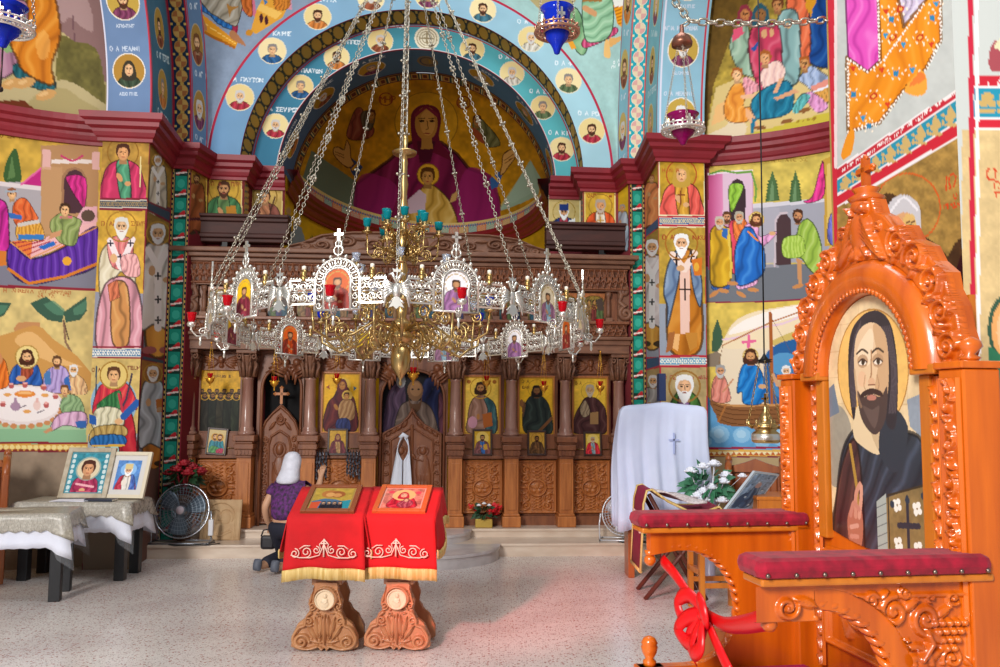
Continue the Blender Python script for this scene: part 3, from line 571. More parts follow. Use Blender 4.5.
def p_lrev(c):
    c.C[:] = hx('6c2228'); c.T(0, 167, 4); c.gold([(752, -10), (826, 40), (826, 205), (752, 195)], '9a7430', .2, 8); c.stand(786, 30, 240, robe='8a4a28', skin='b08858', hair='503020', beard='503020', wd=.8); c.line([(826, 30), (826, 205)], 4, 'f0d060'); c.rect(740, 203, 840, 214, '4a2428')
wallquad('wall_left_reveal', LD, LE, 0, 4.5, 24, 330, p_lrev)
def p_lb1(c):
    c.C[:] = hx('6c2228'); c.T(0, 167, 4); c.gold([(828, 20), (968, 20), (968, 205), (828, 205)], 'b08c34', .2, 8); c.line([(828, 38), (966, 38), (966, 206), (828, 206)], 5, 'd8c080', 1, 0, True)
    c.setclip([(828, 20), (966, 20), (966, 205), (828, 205)]); c.bust(895, 88, 58, robe='3a6a40', skin='b8865a', hair='4a2c1c', beard='4a2c1c', ring='8a6824', halor=1.05, book='b07828', inner='5a7a48'); c.setclip()
    c.text('O A', 845, 75, 16, '8a3a20'); c.text('PAYL', 925, 75, 14, '8a3a20')
wallquad('wall_back_left_panel', LE, LF, 0, 4.5, 60, 330, p_lb1)
def p_lb1r(c):
    c.C[:] = hx('6c2228'); c.T(0, 167, 4)
    for i in range(-2, 9): c.ell(984, 40 + i * 24, 12, 11, 'c09850'); c.ell(984, 52 + i * 24, 6, 5, '2a5a60')
wallquad('wall_back_left_return', LF, LG, 0, 4.5, 14, 330, p_lb1r)
def p_lb2(c):
    c.C[:] = hx('6c2228'); c.T(250, 167, 4); c.gold([(-12, 72), (130, 72), (130, 300), (-12, 300)], 'c0a058', .16, 8); c.line([(-6, 75), (128, 75), (128, 212), (-6, 212)], 4, 'd8c080', 1, 0, True)
    c.setclip([(-8, 75), (128, 75), (128, 212), (-8, 212)]); c.bust(60, 120, 50, robe='7a4438', skin='c08c60', hair='4a2818', inner='a06848', ring='8a6824', halor=1.0); c.line([(100, 120), (75, 200)], 5, '4a2a20'); c.setclip(); c.rect(-20, 212, 140, 330, '5c2a28'); c.rect(-20, 330, 140, 900, '702428')
wallquad('wall_back_left_inner', LG, LH, 0, 4.5, 55, 330, p_lb2)
def p_ljamb(c):
    c.C[:] = hx('d4a818'); c.mottle(.12, 8, 3); c.T(250, 167, 4); c.poly([(148, 190), (165, 195), (165, 320), (148, 310)], '3a5878'); c.poly([(165, 260), (200, 240), (215, 310), (165, 320)], '8a9aa0'); c.ell(155, 175, 10, 14, 'c09868')
wallquad('wall_back_left_jamb', LH, LJ, 0, 4.5, 30, 200, p_ljamb)
# right side
def p_rrev(c):
    c.C[:] = hx('8a3a40'); c.T(500, 167, 4); c.gold([(460, 90), (512, 40), (512, 262), (460, 255)], 'd8b428', .12, 8); c.stand(490, 150, 190, robe='a8b8c8', skin='c89868', wd=.7, hair='a0a0a0'); c.line([(461, 90), (461, 256)], 4, 'f0e080')
wallquad('wall_right_reveal', RE, RD, 0, 4.5, 24, 330, p_rrev)
def p_rb1(c):
    c.C[:] = hx('8a3a40'); c.T(500, 167, 4); c.gold([(336, 95), (462, 95), (462, 260), (336, 260)], 'd0a838', .16, 8); c.line([(340, 98), (460, 98), (460, 257), (340, 257)], 4, 'f0e0a0', 1, 0, True)
    c.setclip([(340, 98), (460, 98), (460, 256), (340, 256)]); c.bust(402, 155, 48, robe='e05828', inner='e8d8c0', skin='c89060', hair='b0a090', beard='c0b0a0', ring='a07828', halor=1.0, cross='c89838'); c.setclip(); c.text('OAG', 350, 122, 13, '9a4a20'); c.text('EFREM', 428, 122, 10, '9a4a20')
wallquad('wall_back_right_panel', RF, RE, 0, 4.5, 60, 330, p_rb1)
def p_rb1r(c):
    c.C[:] = hx('8a3a40'); c.T(500, 167, 4)
    for i in range(-3, 10): c.ell(328, 100 + i * 22, 9, 10, '58a890'); c.ell(328, 111 + i * 22, 5, 4, 'e0c060')
wallquad('wall_back_right_return', RG, RF, 0, 4.5, 14, 330, p_rb1r)
def p_rb2(c):
    c.C[:] = hx('8a3a40'); c.T(500, 167, 4); c.gold([(190, 112), (322, 112), (322, 250), (190, 250)], 'd0b878', .12, 8); c.line([(194, 115), (320, 115), (320, 248), (194, 248)], 4, 'f0e8c0', 1, 0, True)
    c.setclip([(194, 115), (320, 115), (320, 247), (194, 247)]); c.bust(256, 180, 44, robe='203878', inner='a83048', skin='c8946a', hair='e8e8e8', beard='f0f0f0', hat='203878', ring='a88838', halor=1.05, bl=1.6); c.poly([(275, 215), (300, 205), (305, 250), (270, 250)], 'f0f0f0'); c.setclip(); c.rect(180, 248, 330, 330, '6c2a30')
wallquad('wall_back_right_inner', RH, RG, 0, 4.5, 55, 330, p_rb2)
def p_rjamb(c):
    c.C[:] = hx('d8b430'); c.mottle(.12, 8, 3); c.T(500, 167, 4); c.robe([(150, 270), (168, 250), (170, 345), (120, 345)], 'd84060', lt='f0e0e0')
wallquad('wall_back_right_jamb', RJ, RH, 0, 4.5, 30, 200, p_rjamb)
def p_rpf(c):
    c.C[:] = hx('b83040'); c.T(500, 167, 4); c.gold([(636, -40), (820, -40), (818, 194), (636, 194)], 'c09830', .2, 8); c.line([(637, -30), (819, -30), (817, 193), (637, 193)], 5, 'e8e0b8', 1, 0, True)
    c.setclip([(638, -30), (817, -30), (816, 191), (638, 191)]); c.bust(726, 30, 62, robe='e05a50', inner='d09838', skin='d8a878', hair='7a4a28', veil='c09a40', ring='b04a28', halor=1.0); c.line([(722, 95), (722, 150)], 5, '804020'); c.line([(708, 112), (738, 112)], 5, '804020'); c.setclip(); c.text('H AGIA', 650, 20, 14, 'b04a28')
    ornband(c, 636, 818, 202, 230, 12, '3868a0', 'e0d0a0')
    c.gold([(636, 240), (820, 240), (822, 560), (636, 555)], 'b8963c', .2, 8); c.rect(630, 548, 824, 760, '98a0ae'); c.line([(637, 240), (819, 240)], 5, 'e8e0b8'); c.text('O AG', 650, 290, 18, 'a03828'); c.text('NIKO', 772, 290, 16, 'a03828')
    c.robe([(672, 470), (700, 345), (760, 330), (790, 380), (805, 500), (800, 730), (680, 730)], 'c87c28', lt='e8a850', dk='8a4c10', ang=1.57, f=4)
    c.robe([(700, 340), (670, 400), (655, 500), (670, 560), (668, 640), (690, 560), (720, 420), (715, 340)], '7890b0', lt='b0c0d8', dk='485c80'); c.robe([(760, 340), (790, 380), (808, 470), (800, 560), (770, 470)], '7890b0', lt='b0c0d8', dk='485c80')
    c.poly([(720, 400), (760, 400), (758, 668), (722, 668)], 'f0c8b8'); c.line([(690, 350), (738, 410), (778, 345)], 26, 'f4dcd0')
    for x, y, q in ((706, 370, 14), (765, 358, 14), (740, 490, 26)): c.line([(x - q * .8, y), (x + q * .8, y)], 7, '302020'); c.line([(x, y - q * 1.6), (x, y + q * 1.6)], 7, '302020')
    c.poly([(765, 370), (808, 362), (808, 432), (778, 436)], 'd87828'); c.ell(786, 400, 10, 18, 'e8b040'); c.ell(722, 405, 16, 12, SKIN); c.head(726, 305, 68, skin='d8a880', hair='f0f0f0', beard='f8f8f8', ring='a86c28', halor=.98, bl=2.2)
    c.T(500, 334, 4); c.poly([(675, -5), (700, -10), (690, 60), (662, 78)], 'a86838'); c.poly([(700, 0), (720, 0), (712, 70), (690, 55)], 'f0b878'); c.poly([(740, -5), (790, -5), (788, 50), (760, 70)], 'c88838')
    ornband(c, 636, 824, 94, 124, 8, '58a0c8', 'f0f0e0'); c.line([(636, 88), (826, 88)], 7, 'b83040'); c.line([(636, 128), (826, 128)], 7, 'b83040')
    c.gold([(644, 134), (826, 134), (826, 620), (644, 620)], 'b8a070', .12, 8); c.text('O OSIO', 655, 180, 14, 'a04038'); c.text('S ABBA', 770, 180, 12, 'a04038')
    c.robe([(665, 330), (700, 245), (735, 225), (775, 240), (805, 300), (815, 480), (650, 480)], '487838', lt='70a058', dk='284a20'); c.robe([(715, 250), (755, 250), (760, 480), (705, 480)], '806090'); c.head(738, 210, 84, skin='e0b088', hair='f0f0f0', beard='f8f8f8', ring='a07438', halor=.78, bl=1.9); c.rect(630, 620, 840, 1600, 'a89878')
wallquad('wall_right_pier_front', RB, RA, 0, 4.5, 90, 560, p_rpf)
def p_rps(c):
    c.C[:] = hx('b83040'); c.T(500, 167, 4); c.gold([(582, 30), (632, -30), (630, 190), (584, 240)], 'b08c30', .2, 8); c.stand(606, 30, 220, robe='e08850', skin='d0a070', hair='a06030', wd=.8)
    c.poly([(584, 250), (632, 205), (632, 240), (584, 278)], '405878'); c.gold([(584, 282), (634, 245), (636, 760), (586, 760)], 'a8883c', .2, 8); c.poly([(584, 560), (636, 560), (636, 760), (586, 760)], '98a0ae')
    c.stand(608, 290, 430, robe='d8d0d0', under='d09840', sash='f0f0f0', skin='d0a070', hair='f0f0f0', beard='f0f0f0', wd=.72)
    c.T(500, 334, 4); c.poly([(586, 100), (636, 92), (636, 126), (586, 140)], '405878'); c.gold([(586, 146), (638, 134), (638, 620), (588, 620)], 'a89060', .12, 8); c.stand(612, 165, 330, robe='a8a8a8', under='7a5a48', skin='d0a070', hair='e0e0e0', beard='e0e0e0', wd=.75); c.rect(570, 600, 640, 1600, '8a7058')
wallquad('wall_right_pier_side', RC, RB, 0, 4.5, 50, 560, p_rps)
# ---------------- right exedra wall
def p_rex(c):
    c.T(700, 150, 4.17)
    c.rect(-60, -60, 700, 640, 'd0b858'); c.mottle(.16, 10, 6); c.text('OI AGIOI APOSTOLOI', 270, 50, 13, 'a88838', slant=.02); c.rect(-60, 60, 40, 640, '7a3038')
    c.poly([(215, 232), (540, 205), (540, 470), (215, 470)], 'a0a0ac'); c.poly([(215, 225), (540, 200), (540, 215), (215, 245)], 'd0ccd4'); c.poly([(20, 485), (600, 470), (600, 630), (20, 640)], '70747c'); c.poly([(215, 240), (330, 240), (330, 490), (215, 490)], 'b0acb8', 0, .6)
    for x, y0, w in ((302, 85, 28), (398, 82, 25)):
        c.poly([(x - w, 218), (x - w * .7, 150), (x, y0), (x + w * .7, 145), (x + w, 212)], '4a6a40'); c.poly([(x - w * .5, 215), (x - w * .2, 150), (x + w * .1, 120), (x + w * .2, 210)], '7a9a70', 0, .7)
        for k in range(7): c.ell(x - w * (.55 + .06 * k), 130 + k * 13, 5, 4, '3a5a34'); c.ell(x + w * (.55 + .06 * k), 130 + k * 13, 5, 4, '3a5a34')
    c.poly([(35, 105), (215, 85), (222, 110), (218, 480), (35, 500)], 'c890b0'); c.poly([(35, 105), (95, 92), (95, 495), (35, 500)], 'b8487c'); c.fade([(35, 105), (95, 92), (95, 495), (35, 500)], 'e098c0', (35, 100), (95, 100), 0, .8); c.rect(95, 92, 218, 300, 'd8b8cc'); c.line([(35, 100), (216, 85)], 9, 'e8d8e0'); c.line([(40, 100), (90, 85), (150, 95), (215, 90), (235, 160), (230, 215)], 8, '6a9a40')
    c.poly([(120, 290), (120, 165), (135, 130), (155, 120), (178, 130), (190, 165), (190, 300)], '3c2830'); c.robe([(122, 150), (180, 148), (150, 230), (128, 255)], '88b838', lt='b8e068')
    c.poly([(312, 480), (318, 290), (335, 268), (360, 265), (378, 290), (380, 478)], '4a3438'); c.line([(312, 485), (316, 290), (335, 265), (362, 262)], 8, 'c8b8c0')
    c.poly([(515, 40), (600, 0), (600, 400), (520, 400)], 'c0983c'); c.poly([(528, 60), (600, 30), (600, 390), (530, 390)], 'd8b868'); c.robe([(505, 60), (515, 60), (518, 185), (470, 218), (432, 215), (470, 190)], 'e03888'); c.ell(575, 240, 12, 22, SKIN); c.robe([(545, 270), (600, 260), (600, 400), (535, 380)], '6868b8')
    def man(pts, col, hd, hh, **k): c.robe(pts, col, ang=1.5, f=3.5); c.head(hd[0], hd[1], hh, skin='c89068', **k)
    man([(120, 320), (150, 290), (190, 300), (185, 420), (160, 500), (130, 500)], 'e04860', (112, 280), 42, hair='5a3820', beard='5a3820'); man([(140, 300), (190, 292), (200, 380), (150, 380)], 'e87838', (163, 280), 44, hair='b0a898', beard='c0b8a8')
    c.robe([(55, 560), (115, 560), (118, 580), (55, 582)], '3058a0', ang=1.57, f=8); man([(45, 340), (75, 312), (118, 330), (130, 400), (125, 550), (48, 560), (42, 420)], 'c89a20', (82, 302), 46, hair='c0b8a8', beard='c8c0b0'); c.line([(118, 330), (130, 480), (128, 530)], 10, 'e0c050'); c.poly([(95, 325), (118, 330), (112, 372), (90, 360)], '3068b0')
    c.robe([(155, 540), (232, 520), (235, 560), (160, 580)], 'e0a0c8', ang=1.57, f=6)
    c.robe([(185, 320), (240, 305), (250, 360), (310, 340), (315, 355), (255, 405), (200, 390)], 'e8a0d0', lt='f8d0f0'); c.robe([(150, 400), (180, 330), (215, 325), (245, 380), (268, 420), (260, 520), (160, 565), (145, 470)], '1e68c0', lt='60a8f0', dk='104080', ang=1.2); c.line([(200, 340), (240, 378)], 8, 'e08838'); c.ell(302, 348, 14, 9, SKIN); c.head(235, 290, 46, skin='d09868', hair='5a3018', beard='5a3018', halo='e8d080', halor=.72, ring='c8a040', long=1)
    c.robe([(415, 310), (450, 288), (485, 330), (508, 420), (490, 515), (450, 490), (420, 450), (350, 440), (348, 370), (400, 355)], '98b848', lt='d0e090', dk='688830', ang=1.1); c.robe([(350, 370), (425, 360), (430, 440), (350, 445)], 'a8c850', lt='d8e898', dk='789838', ang=1.57, f=5); c.poly([(402, 450), (425, 460), (425, 560), (410, 560)], 'c89060'); c.head(408, 275, 50, skin='b88058', hair='4a2c1c', beard='4a2c1c')
    for x, y, r in ((58, 600, -.6), (98, 587, .2), (172, 602, .5), (222, 583, .1), (408, 568, -.3), (135, 556, .1)): c.ell(x, y, 24, 9, 'c88850', 1, r)
    c.line([(-60, 640), (260, 634), (640, 612)], 8, '8a2040')
    # lower scene
    c.T(700, 290, 3.92)
    c.poly([(-60, 52), (260, 48), (700, 28), (700, 800), (-60, 800)], 'd8bc58'); c.mottle(.14, 10, 2, [(-60, 52), (260, 48), (700, 28), (700, 630), (-60, 630)]); c.rect(-60, 60, 26, 700, 'a83848')
    c.poly([(45, 240), (50, 165), (68, 112), (86, 165), (92, 225), (80, 245)], '3e5c44'); c.poly([(28, 255), (90, 230), (90, 300), (28, 300)], '8a7a68')
    c.poly([(85, 215), (130, 130), (200, 90), (300, 70), (440, 55), (420, 130), (320, 200), (275, 240), (85, 250)], 'f0dcb8', 1); c.poly([(115, 175), (170, 120), (300, 75), (420, 60), (420, 90), (280, 130)], 'f8f0e8', 1); c.line([(90, 195), (170, 180), (230, 150), (330, 130), (420, 90)], 8, 'e8c8d8', 1, 1); c.line([(88, 218), (280, 125), (420, 75)], 5, 'b06828')
    c.poly([(290, 195), (420, 150), (420, 210), (300, 220)], 'd0b868', 1); c.rect(80, 230, 275, 470, 'ead8bc'); c.poly([(250, 400), (255, 260), (300, 215), (350, 198), (440, 195), (440, 440), (250, 440)], '28609c', 1); c.ell(330, 290, 60, 45, '5898c8'); c.ell(390, 330, 50, 40, '3878b0'); c.ell(350, 380, 70, 50, '4888c0')
    c.line([(168, 205), (215, 200)], 11, 'e86898'); c.line([(192, 180), (190, 225)], 11, 'e86898')
    c.line([(275, 92), (282, 440)], 13, 'a85c28'); c.line([(275, 100), (360, 250)], 2, '705040'); c.line([(90, 215), (60, 360)], 2, '8a6a40')
    c.poly([(28, 420), (120, 460), (350, 448), (440, 440), (440, 640), (28, 640)], '60a0d0'); c.poly([(40, 430), (120, 455), (360, 448), (440, 430), (430, 520), (340, 545), (100, 530), (62, 490)], '8a5a34', 1)
    for k in range(4): c.line([(50 + 10 * k, 448 + 20 * k), (160, 472 + 18 * k), (420, 462 + 16 * k)], 3, '5a3418', 1, 1)
    c.line([(40, 425), (120, 452), (350, 447), (440, 428)], 9, 'c89058', 1, 1); c.line([(102, 450), (72, 515)], 7, 'b07038')
    c.robe([(60, 340), (85, 328), (105, 360), (118, 435), (50, 435), (46, 380)], 'e08878', lt='f8b8a8'); c.head(80, 318, 44, skin='c89068', hair='a0a0a0', beard='c0c0c0'); c.line([(90, 400), (130, 350)], 6, 'c88860')
    c.robe([(160, 310), (185, 288), (225, 300), (245, 330), (250, 370), (262, 390), (240, 445), (172, 445), (165, 400), (145, 400)], '1878c8', lt='58b0f0', dk='0c4888', ang=1.1); c.ell(245, 378, 16, 9, SKIN); c.head(198, 260, 52, skin='c89060', hair='4a2818', beard='4a2818', halo='f0dc98', halor=.62, ring='d0a850', long=1)
    c.robe([(300, 350), (345, 330), (400, 350), (400, 440), (340, 440)], 'c8a878'); c.poly([(278, 330), (290, 325), (310, 365), (345, 355), (340, 380), (300, 380)], 'd0a078'); c.head(338, 318, 40, skin='d8a880', hair='e8e8e8', beard='e8e8e8')
    for x, y, r in ((82, 572, 52), (170, 575, 46), (330, 580, 60), (250, 600, 40), (420, 580, 50), (30, 600, 30)): c.ell(x, y, r, r * .9, '68a8d8'); c.ell(x - 6, y - 6, r * .75, r * .65, '90c4e8'); c.ell(x - 8, y - 10, r * .4, r * .35, 'b8dcf4', .7)
    c.line([(-60, 622), (440, 616)], 8, 'a02848'); c.rect(-60, 626, 500, 652, 'e8b858')
    for i in range(-2, 24): c.poly([(i * 22, 634), (i * 22 + 11, 648), (i * 22 + 22, 634)], 'f8e8b8'); c.poly([(i * 22 + 11, 648), (i * 22 + 22, 634), (i * 22 + 33, 648)], 'c86830')
    c.line([(-60, 654), (500, 654)], 5, '802040'); c.rect(-60, 656, 900, 1800, 'b8a078')
b0, b1 = math.radians(80.7), math.radians(38)
surf('wall_right_exedra', lambda U, V: (RX + RR2 * np.cos(b0 + (b1 - b0) * U), RY + RR2 * np.sin(b0 + (b1 - b0) * U), 4.5 - 4.5 * V), 220, 520, p_rex)
surf('wall_right_exedra_side', lambda U, V: (RX + RR2 * np.cos(b1 - b1 * U), RY + RR2 * np.sin(b1 - b1 * U), 4.5 - 4.5 * V), 16, 8, lambda c: c.mottle(.2, 30, 2), 'b8a070')
wallquad('wall_right_exedra_return', RA, (2.111, 9.271), 0, 4.5, 3, 3, None, '8a6a50')
def p_rsd(c):
    c.T(700, 0, 4.447); c.C[:] = hx('a8903c'); c.mottle(.25, 9, 4); c.poly([(20, 640), (60, 380), (150, 130), (250, -50), (60, -50), (20, 400)], '6a5020'); c.mottle(.2, 8, 2)
    c.poly([(20, 640), (70, 390), (140, 360), (240, 330), (420, 360), (620, 280), (640, 640)], 'd8c080'); c.poly([(30, 600), (120, 560), (140, 500), (210, 560), (190, 640), (30, 640)], 'e0d0b0'); c.poly([(70, 470), (110, 450), (115, 530), (50, 560)], 'e8b878'); c.poly([(200, 600), (640, 480), (640, 640), (200, 640)], 'c8b840'); c.text('O NIPTHR', 430, 545, 13, '9a7a28', slant=.12)
    c.robe([(170, 120), (215, 120), (225, 300), (235, 340), (180, 320), (135, 230), (140, 160)], '98b8a0', lt='c8dcc8'); c.poly([(140, 190), (150, 130), (190, 115), (195, 150)], 'e05878'); c.head(200, 62, 62, skin='b87848', veil='8a3040')
    c.robe([(450, -30), (600, -30), (605, 260), (540, 300), (470, 240)], '184890', lt='4078b8', dk='0c2858'); c.robe([(385, 0), (470, 0), (490, 230), (430, 260)], 'e87048', lt='f8a078'); c.poly([(470, -20), (530, -20), (500, 40), (495, 75), (470, 30)], 'd89828')
    c.robe([(345, 90), (400, 40), (440, 90), (440, 350), (370, 350)], '88b0b0', lt='b8d8d4', ang=1.57); c.head(345, 22, 60, skin='b88050', hair='6a3c20'); c.ell(390, 115, 16, 10, SKIN)
    c.robe([(215, 200), (240, 110), (300, 100), (350, 120), (365, 270), (350, 370), (270, 400), (230, 300)], 'c84060', lt='e8889c', ang=1.57); c.head(270, 62, 70, skin='8a6038', veil='285868'); c.ell(285, 150, 14, 20, SKIN); c.ell(318, 145, 10, 20, SKIN); c.poly([(228, 215), (265, 180), (250, 220), (235, 230)], '2858a0')
    c.robe([(190, 350), (215, 345), (265, 385), (255, 405), (200, 420)], 'e89ca8')
    c.robe([(115, 440), (150, 375), (185, 370), (200, 420), (195, 475), (225, 480), (210, 540), (130, 540), (108, 500)], 'e89838', lt='f8c878', dk='c06820'); c.poly([(180, 425), (280, 415), (282, 430), (185, 440)], 'e8b890'); c.poly([(205, 480), (240, 500), (265, 575), (240, 575), (200, 510)], 'e8b080'); c.head(165, 332, 56, skin='e8b888', hair='a86028')
    c.robe([(268, 330), (300, 290), (345, 270), (378, 310), (360, 370), (290, 400)], 'f0ccc0', lt='fceee8', dk='c898a0'); c.robe([(230, 450), (300, 385), (400, 365), (408, 490), (300, 530), (245, 520)], '1a7494', lt='40a0bc', dk='0c4a64', ang=1.2, f=4); c.poly([(230, 520), (250, 530), (235, 595), (225, 590)], '1a7494'); c.poly([(325, 415), (350, 350), (375, 340), (340, 415)], 'e0a880'); c.head(290, 258, 62, skin='d8a070', hair='a86028')
    c.robe([(440, 350), (490, 295), (540, 320), (600, 370), (520, 410), (460, 370)], 'a0b4d8', lt='d0dcf0'); c.robe([(500, 410), (600, 360), (610, 400), (560, 460), (510, 440)], 'd89c48', lt='f0c878', ang=1.57, f=8); c.poly([(495, 385), (590, 340), (600, 370), (500, 410)], 'e09080'); c.line([(498, 412), (600, 372)], 10, 'e8e8f0'); c.robe([(465, 420), (500, 410), (570, 470), (520, 500), (470, 440)], 'd890c0'); c.poly([(330, 435), (420, 395), (440, 410), (345, 445)], 'd8a078'); c.robe([(410, 490), (450, 420), (490, 430), (440, 500)], '58a8a8'); c.head(465, 282, 58, skin='c89058', hair='a85c24')
    for x, y, r in ((268, 568, 0), (385, 540, -.2), (468, 490, -.3)): c.ell(x, y, 28, 10, '8a5a30', 1, r)
surf('ceiling_right_exedra', sd(RX, RY, RR2, math.radians(30), math.radians(89)), 170, 260, p_rsd, 'b0a070')
# ---------------- near right pier
NX, NY0, NY1, NZ = 1.632, 2.968, 4.102, 4.78
def p_npl(c):
    c.C[:] = hx('c8ccc8'); c.T(830, 0, 3.335); c.mottle(.04, 12, 3)
    c.poly([(60, 190), (52, -20), (175, -20), (168, 200), (125, 240)], 'e85cb8'); c.robe([(60, 190), (52, -20), (175, -20), (168, 200), (125, 240)], 'e858c0', lt='f89ce0', dk='b83098', ang=1.57, f=4, sm=0); c.robe([(225, -20), (320, -20), (290, 60), (245, 85)], 'd0c0dc')
    O = [(168, 200), (160, -20), (225, -20), (245, 90), (320, 0), (325, -20), (370, -20), (370, 135), (320, 225), (245, 300), (165, 410), (60, 440), (55, 190), (125, 240)]
    c.poly(O, 'f09020'); c.robe(O, 'f09422', lt='f8ac40', dk='d87818', ang=1.57, f=4, sm=0)
    for pl in ([(58, 195), (125, 240), (180, 200), (320, 5)], [(60, 440), (165, 408), (245, 305), (325, 225), (370, 135), (368, -10)], [(165, 200), (160, -10)], [(60, 200), (62, 430)]):
        for (x0, y0), (x1, y1) in zip(pl[:-1], pl[1:]):
            n = int(math.hypot(x1 - x0, y1 - y0) / 12)
            for i in range(n): c.ell(x0 + (x1 - x0) * i / n, y0 + (y1 - y0) * i / n, 4, 4, 'fff8f0')
    for x, y, k in ((75, 230, 0), (78, 315, 1), (145, 320, 2), (110, 395, 3), (170, 235, 0), (220, 245, 1), (190, 350, 0), (245, 150, 3), (300, 125, 2), (210, 125, 2), (205, 65, 1), (185, 40, 0), (235, 30, 2), (340, 60, 1), (275, 235, 3), (185, 120, 3), (355, 15, 3), (335, 150, 0), (130, 420, 1)):
        if k == 0: c.poly([(x - 10, y - 8), (x + 12, y - 10), (x + 4, y + 10)], 'd84028')
        elif k == 1: c.rect(x - 8, y - 9, x + 8, y + 9, '3088b8')
        elif k == 2: c.ell(x, y, 14, 10, 'c83820', 1, -.6); c.ell(x, y, 7, 5, 'f8b858', 1, -.6)
        else: c.poly([(x - 10, y - 8), (x + 10, y - 10), (x, y + 12)], '3898c8')
        for q in range(6): a = q * PI / 3; c.ell(x + 22 * cos(a), y + 20 * sin(a), 3.5, 3.5, 'fff0d8')
    c.poly([(248, 300), (300, 235), (322, 260), (320, 305), (290, 320)], 'f8a840', 1); c.poly([(265, 285), (300, 240), (318, 262), (290, 280)], 'e86838', 1, .6); c.poly([(62, 440), (82, 440), (72, 510), (45, 532), (38, 510)], 'f09828', 1)
    L0, L1, R0, R1 = (20, 562), (472, 0), 0, 0
    def yl(x, k): return 555 + (x - 30) * (272 - 555) / (468 - 30) + k     # rows of the border as they run along the wall
    def row(k0, k0r, k1, k1r, col): c.poly([(18, 562 + k0), (468, 268 + k0r), (468, 268 + k1r), (18, 562 + k1)], col)
    row(0, 0, 10, 6, 'f4ecec'); row(8, 4, 46, 34, 'c82c3c'); row(40, 30, 50, 38, 'f4ecec'); row(46, 34, 92, 118, '2c94b0'); row(88, 112, 96, 122, 'f4ecec'); row(94, 120, 140, 160, 'd02c3c'); row(126, 158, 136, 166, 'f4ecec')
    def pt(u, v): return (18 + 450 * u, (562 + 46 + 46 * v) * (1 - u) + (268 + 36 + 80 * v) * u)
    for i in range(9):
        u = (i + .5) / 9 + .02; w = .036
        for du, dv, r in ((0, .32, 1), (-.5, .55, .9), (.5, .55, .9), (0, .7, .8)): x, y = pt(u + du * w, dv); c.ell(x, y, 12 * r, (9 + 5 * u) * r, 'd0b070')
        x, y = pt(u, .9); c.ell(x, y, 22, 4 + 4 * u, 'd0b070'); x, y = pt(u + .055, .25); c.ell(x, y, 7, 6, 'd0b070'); x, y = pt(u, .1); c.ell(x, y, 4, 6, 'd0b070'); x, y = pt(u + .055, .6); c.ell(x, y, 4, 12, 'd0b070')
    c.text('DEHS PYR EPI PANTA PAIS DE POIHSIS FILADELFEIAS K DAP', 40, 575, 10.5, 'f8ece8', w=2.2, slant=.655)
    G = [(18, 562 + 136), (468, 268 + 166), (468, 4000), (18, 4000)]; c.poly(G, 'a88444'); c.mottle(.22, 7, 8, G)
    c.T(830, 160, 3.335); c.ell(258, 160, 112, 118, 'd86028', 1, 0, 5)
    c.text('IWANH', 372, 105, 46, 'd84820', w=5, slant=.25); c.text('O', 412, 128, 16, 'd84820', w=3); c.text('PRODROMOS', 380, 165, 15, 'd84820', w=2.6, slant=.2)
    c.robe([(190, 360), (210, 300), (260, 280), (330, 310), (400, 400), (470, 520), (480, 3000), (180, 3000)], '6a2430', lt='8a3a40', dk='3a1018'); c.ell(250, 215, 52, 80, 'e0a878'); c.poly([(185, 190), (200, 140), (245, 115), (290, 140), (303, 190), (300, 260), (285, 260), (285, 200), (255, 175), (215, 185)], 'd0ccd0', 1); c.line([(200, 175), (245, 125), (290, 165)], 8, 'f0ecf0', 1, 1); c.poly([(245, 195), (280, 185), (290, 260), (265, 275)], 'e8c070', 1, .8); c.ell(270, 222, 12, 7, '385048'); c.ell(270, 222, 5, 5, '101818'); c.line([(252, 208), (288, 205)], 5, '6a4a38')
    c.T(830, 0, 3.335); c.poly([(-40, -60), (24, -60), (24, 2000), (-40, 2000)], 'd03040'); c.poly([(14, -60), (24, -60), (24, 562), (14, 562)], 'f0d8d8'); c.line([(466, -60), (474, 820), (500, 2100)], 26, 'f4ecec'); c.line([(470, -60), (478, 820), (504, 2100)], 14, 'c82c44')
surf('wall_right_near_pier_side', lambda U, V: (NX + 0 * U, NY1 + (NY0 - NY1) * U, NZ - NZ * V), 200, 620, p_npl)
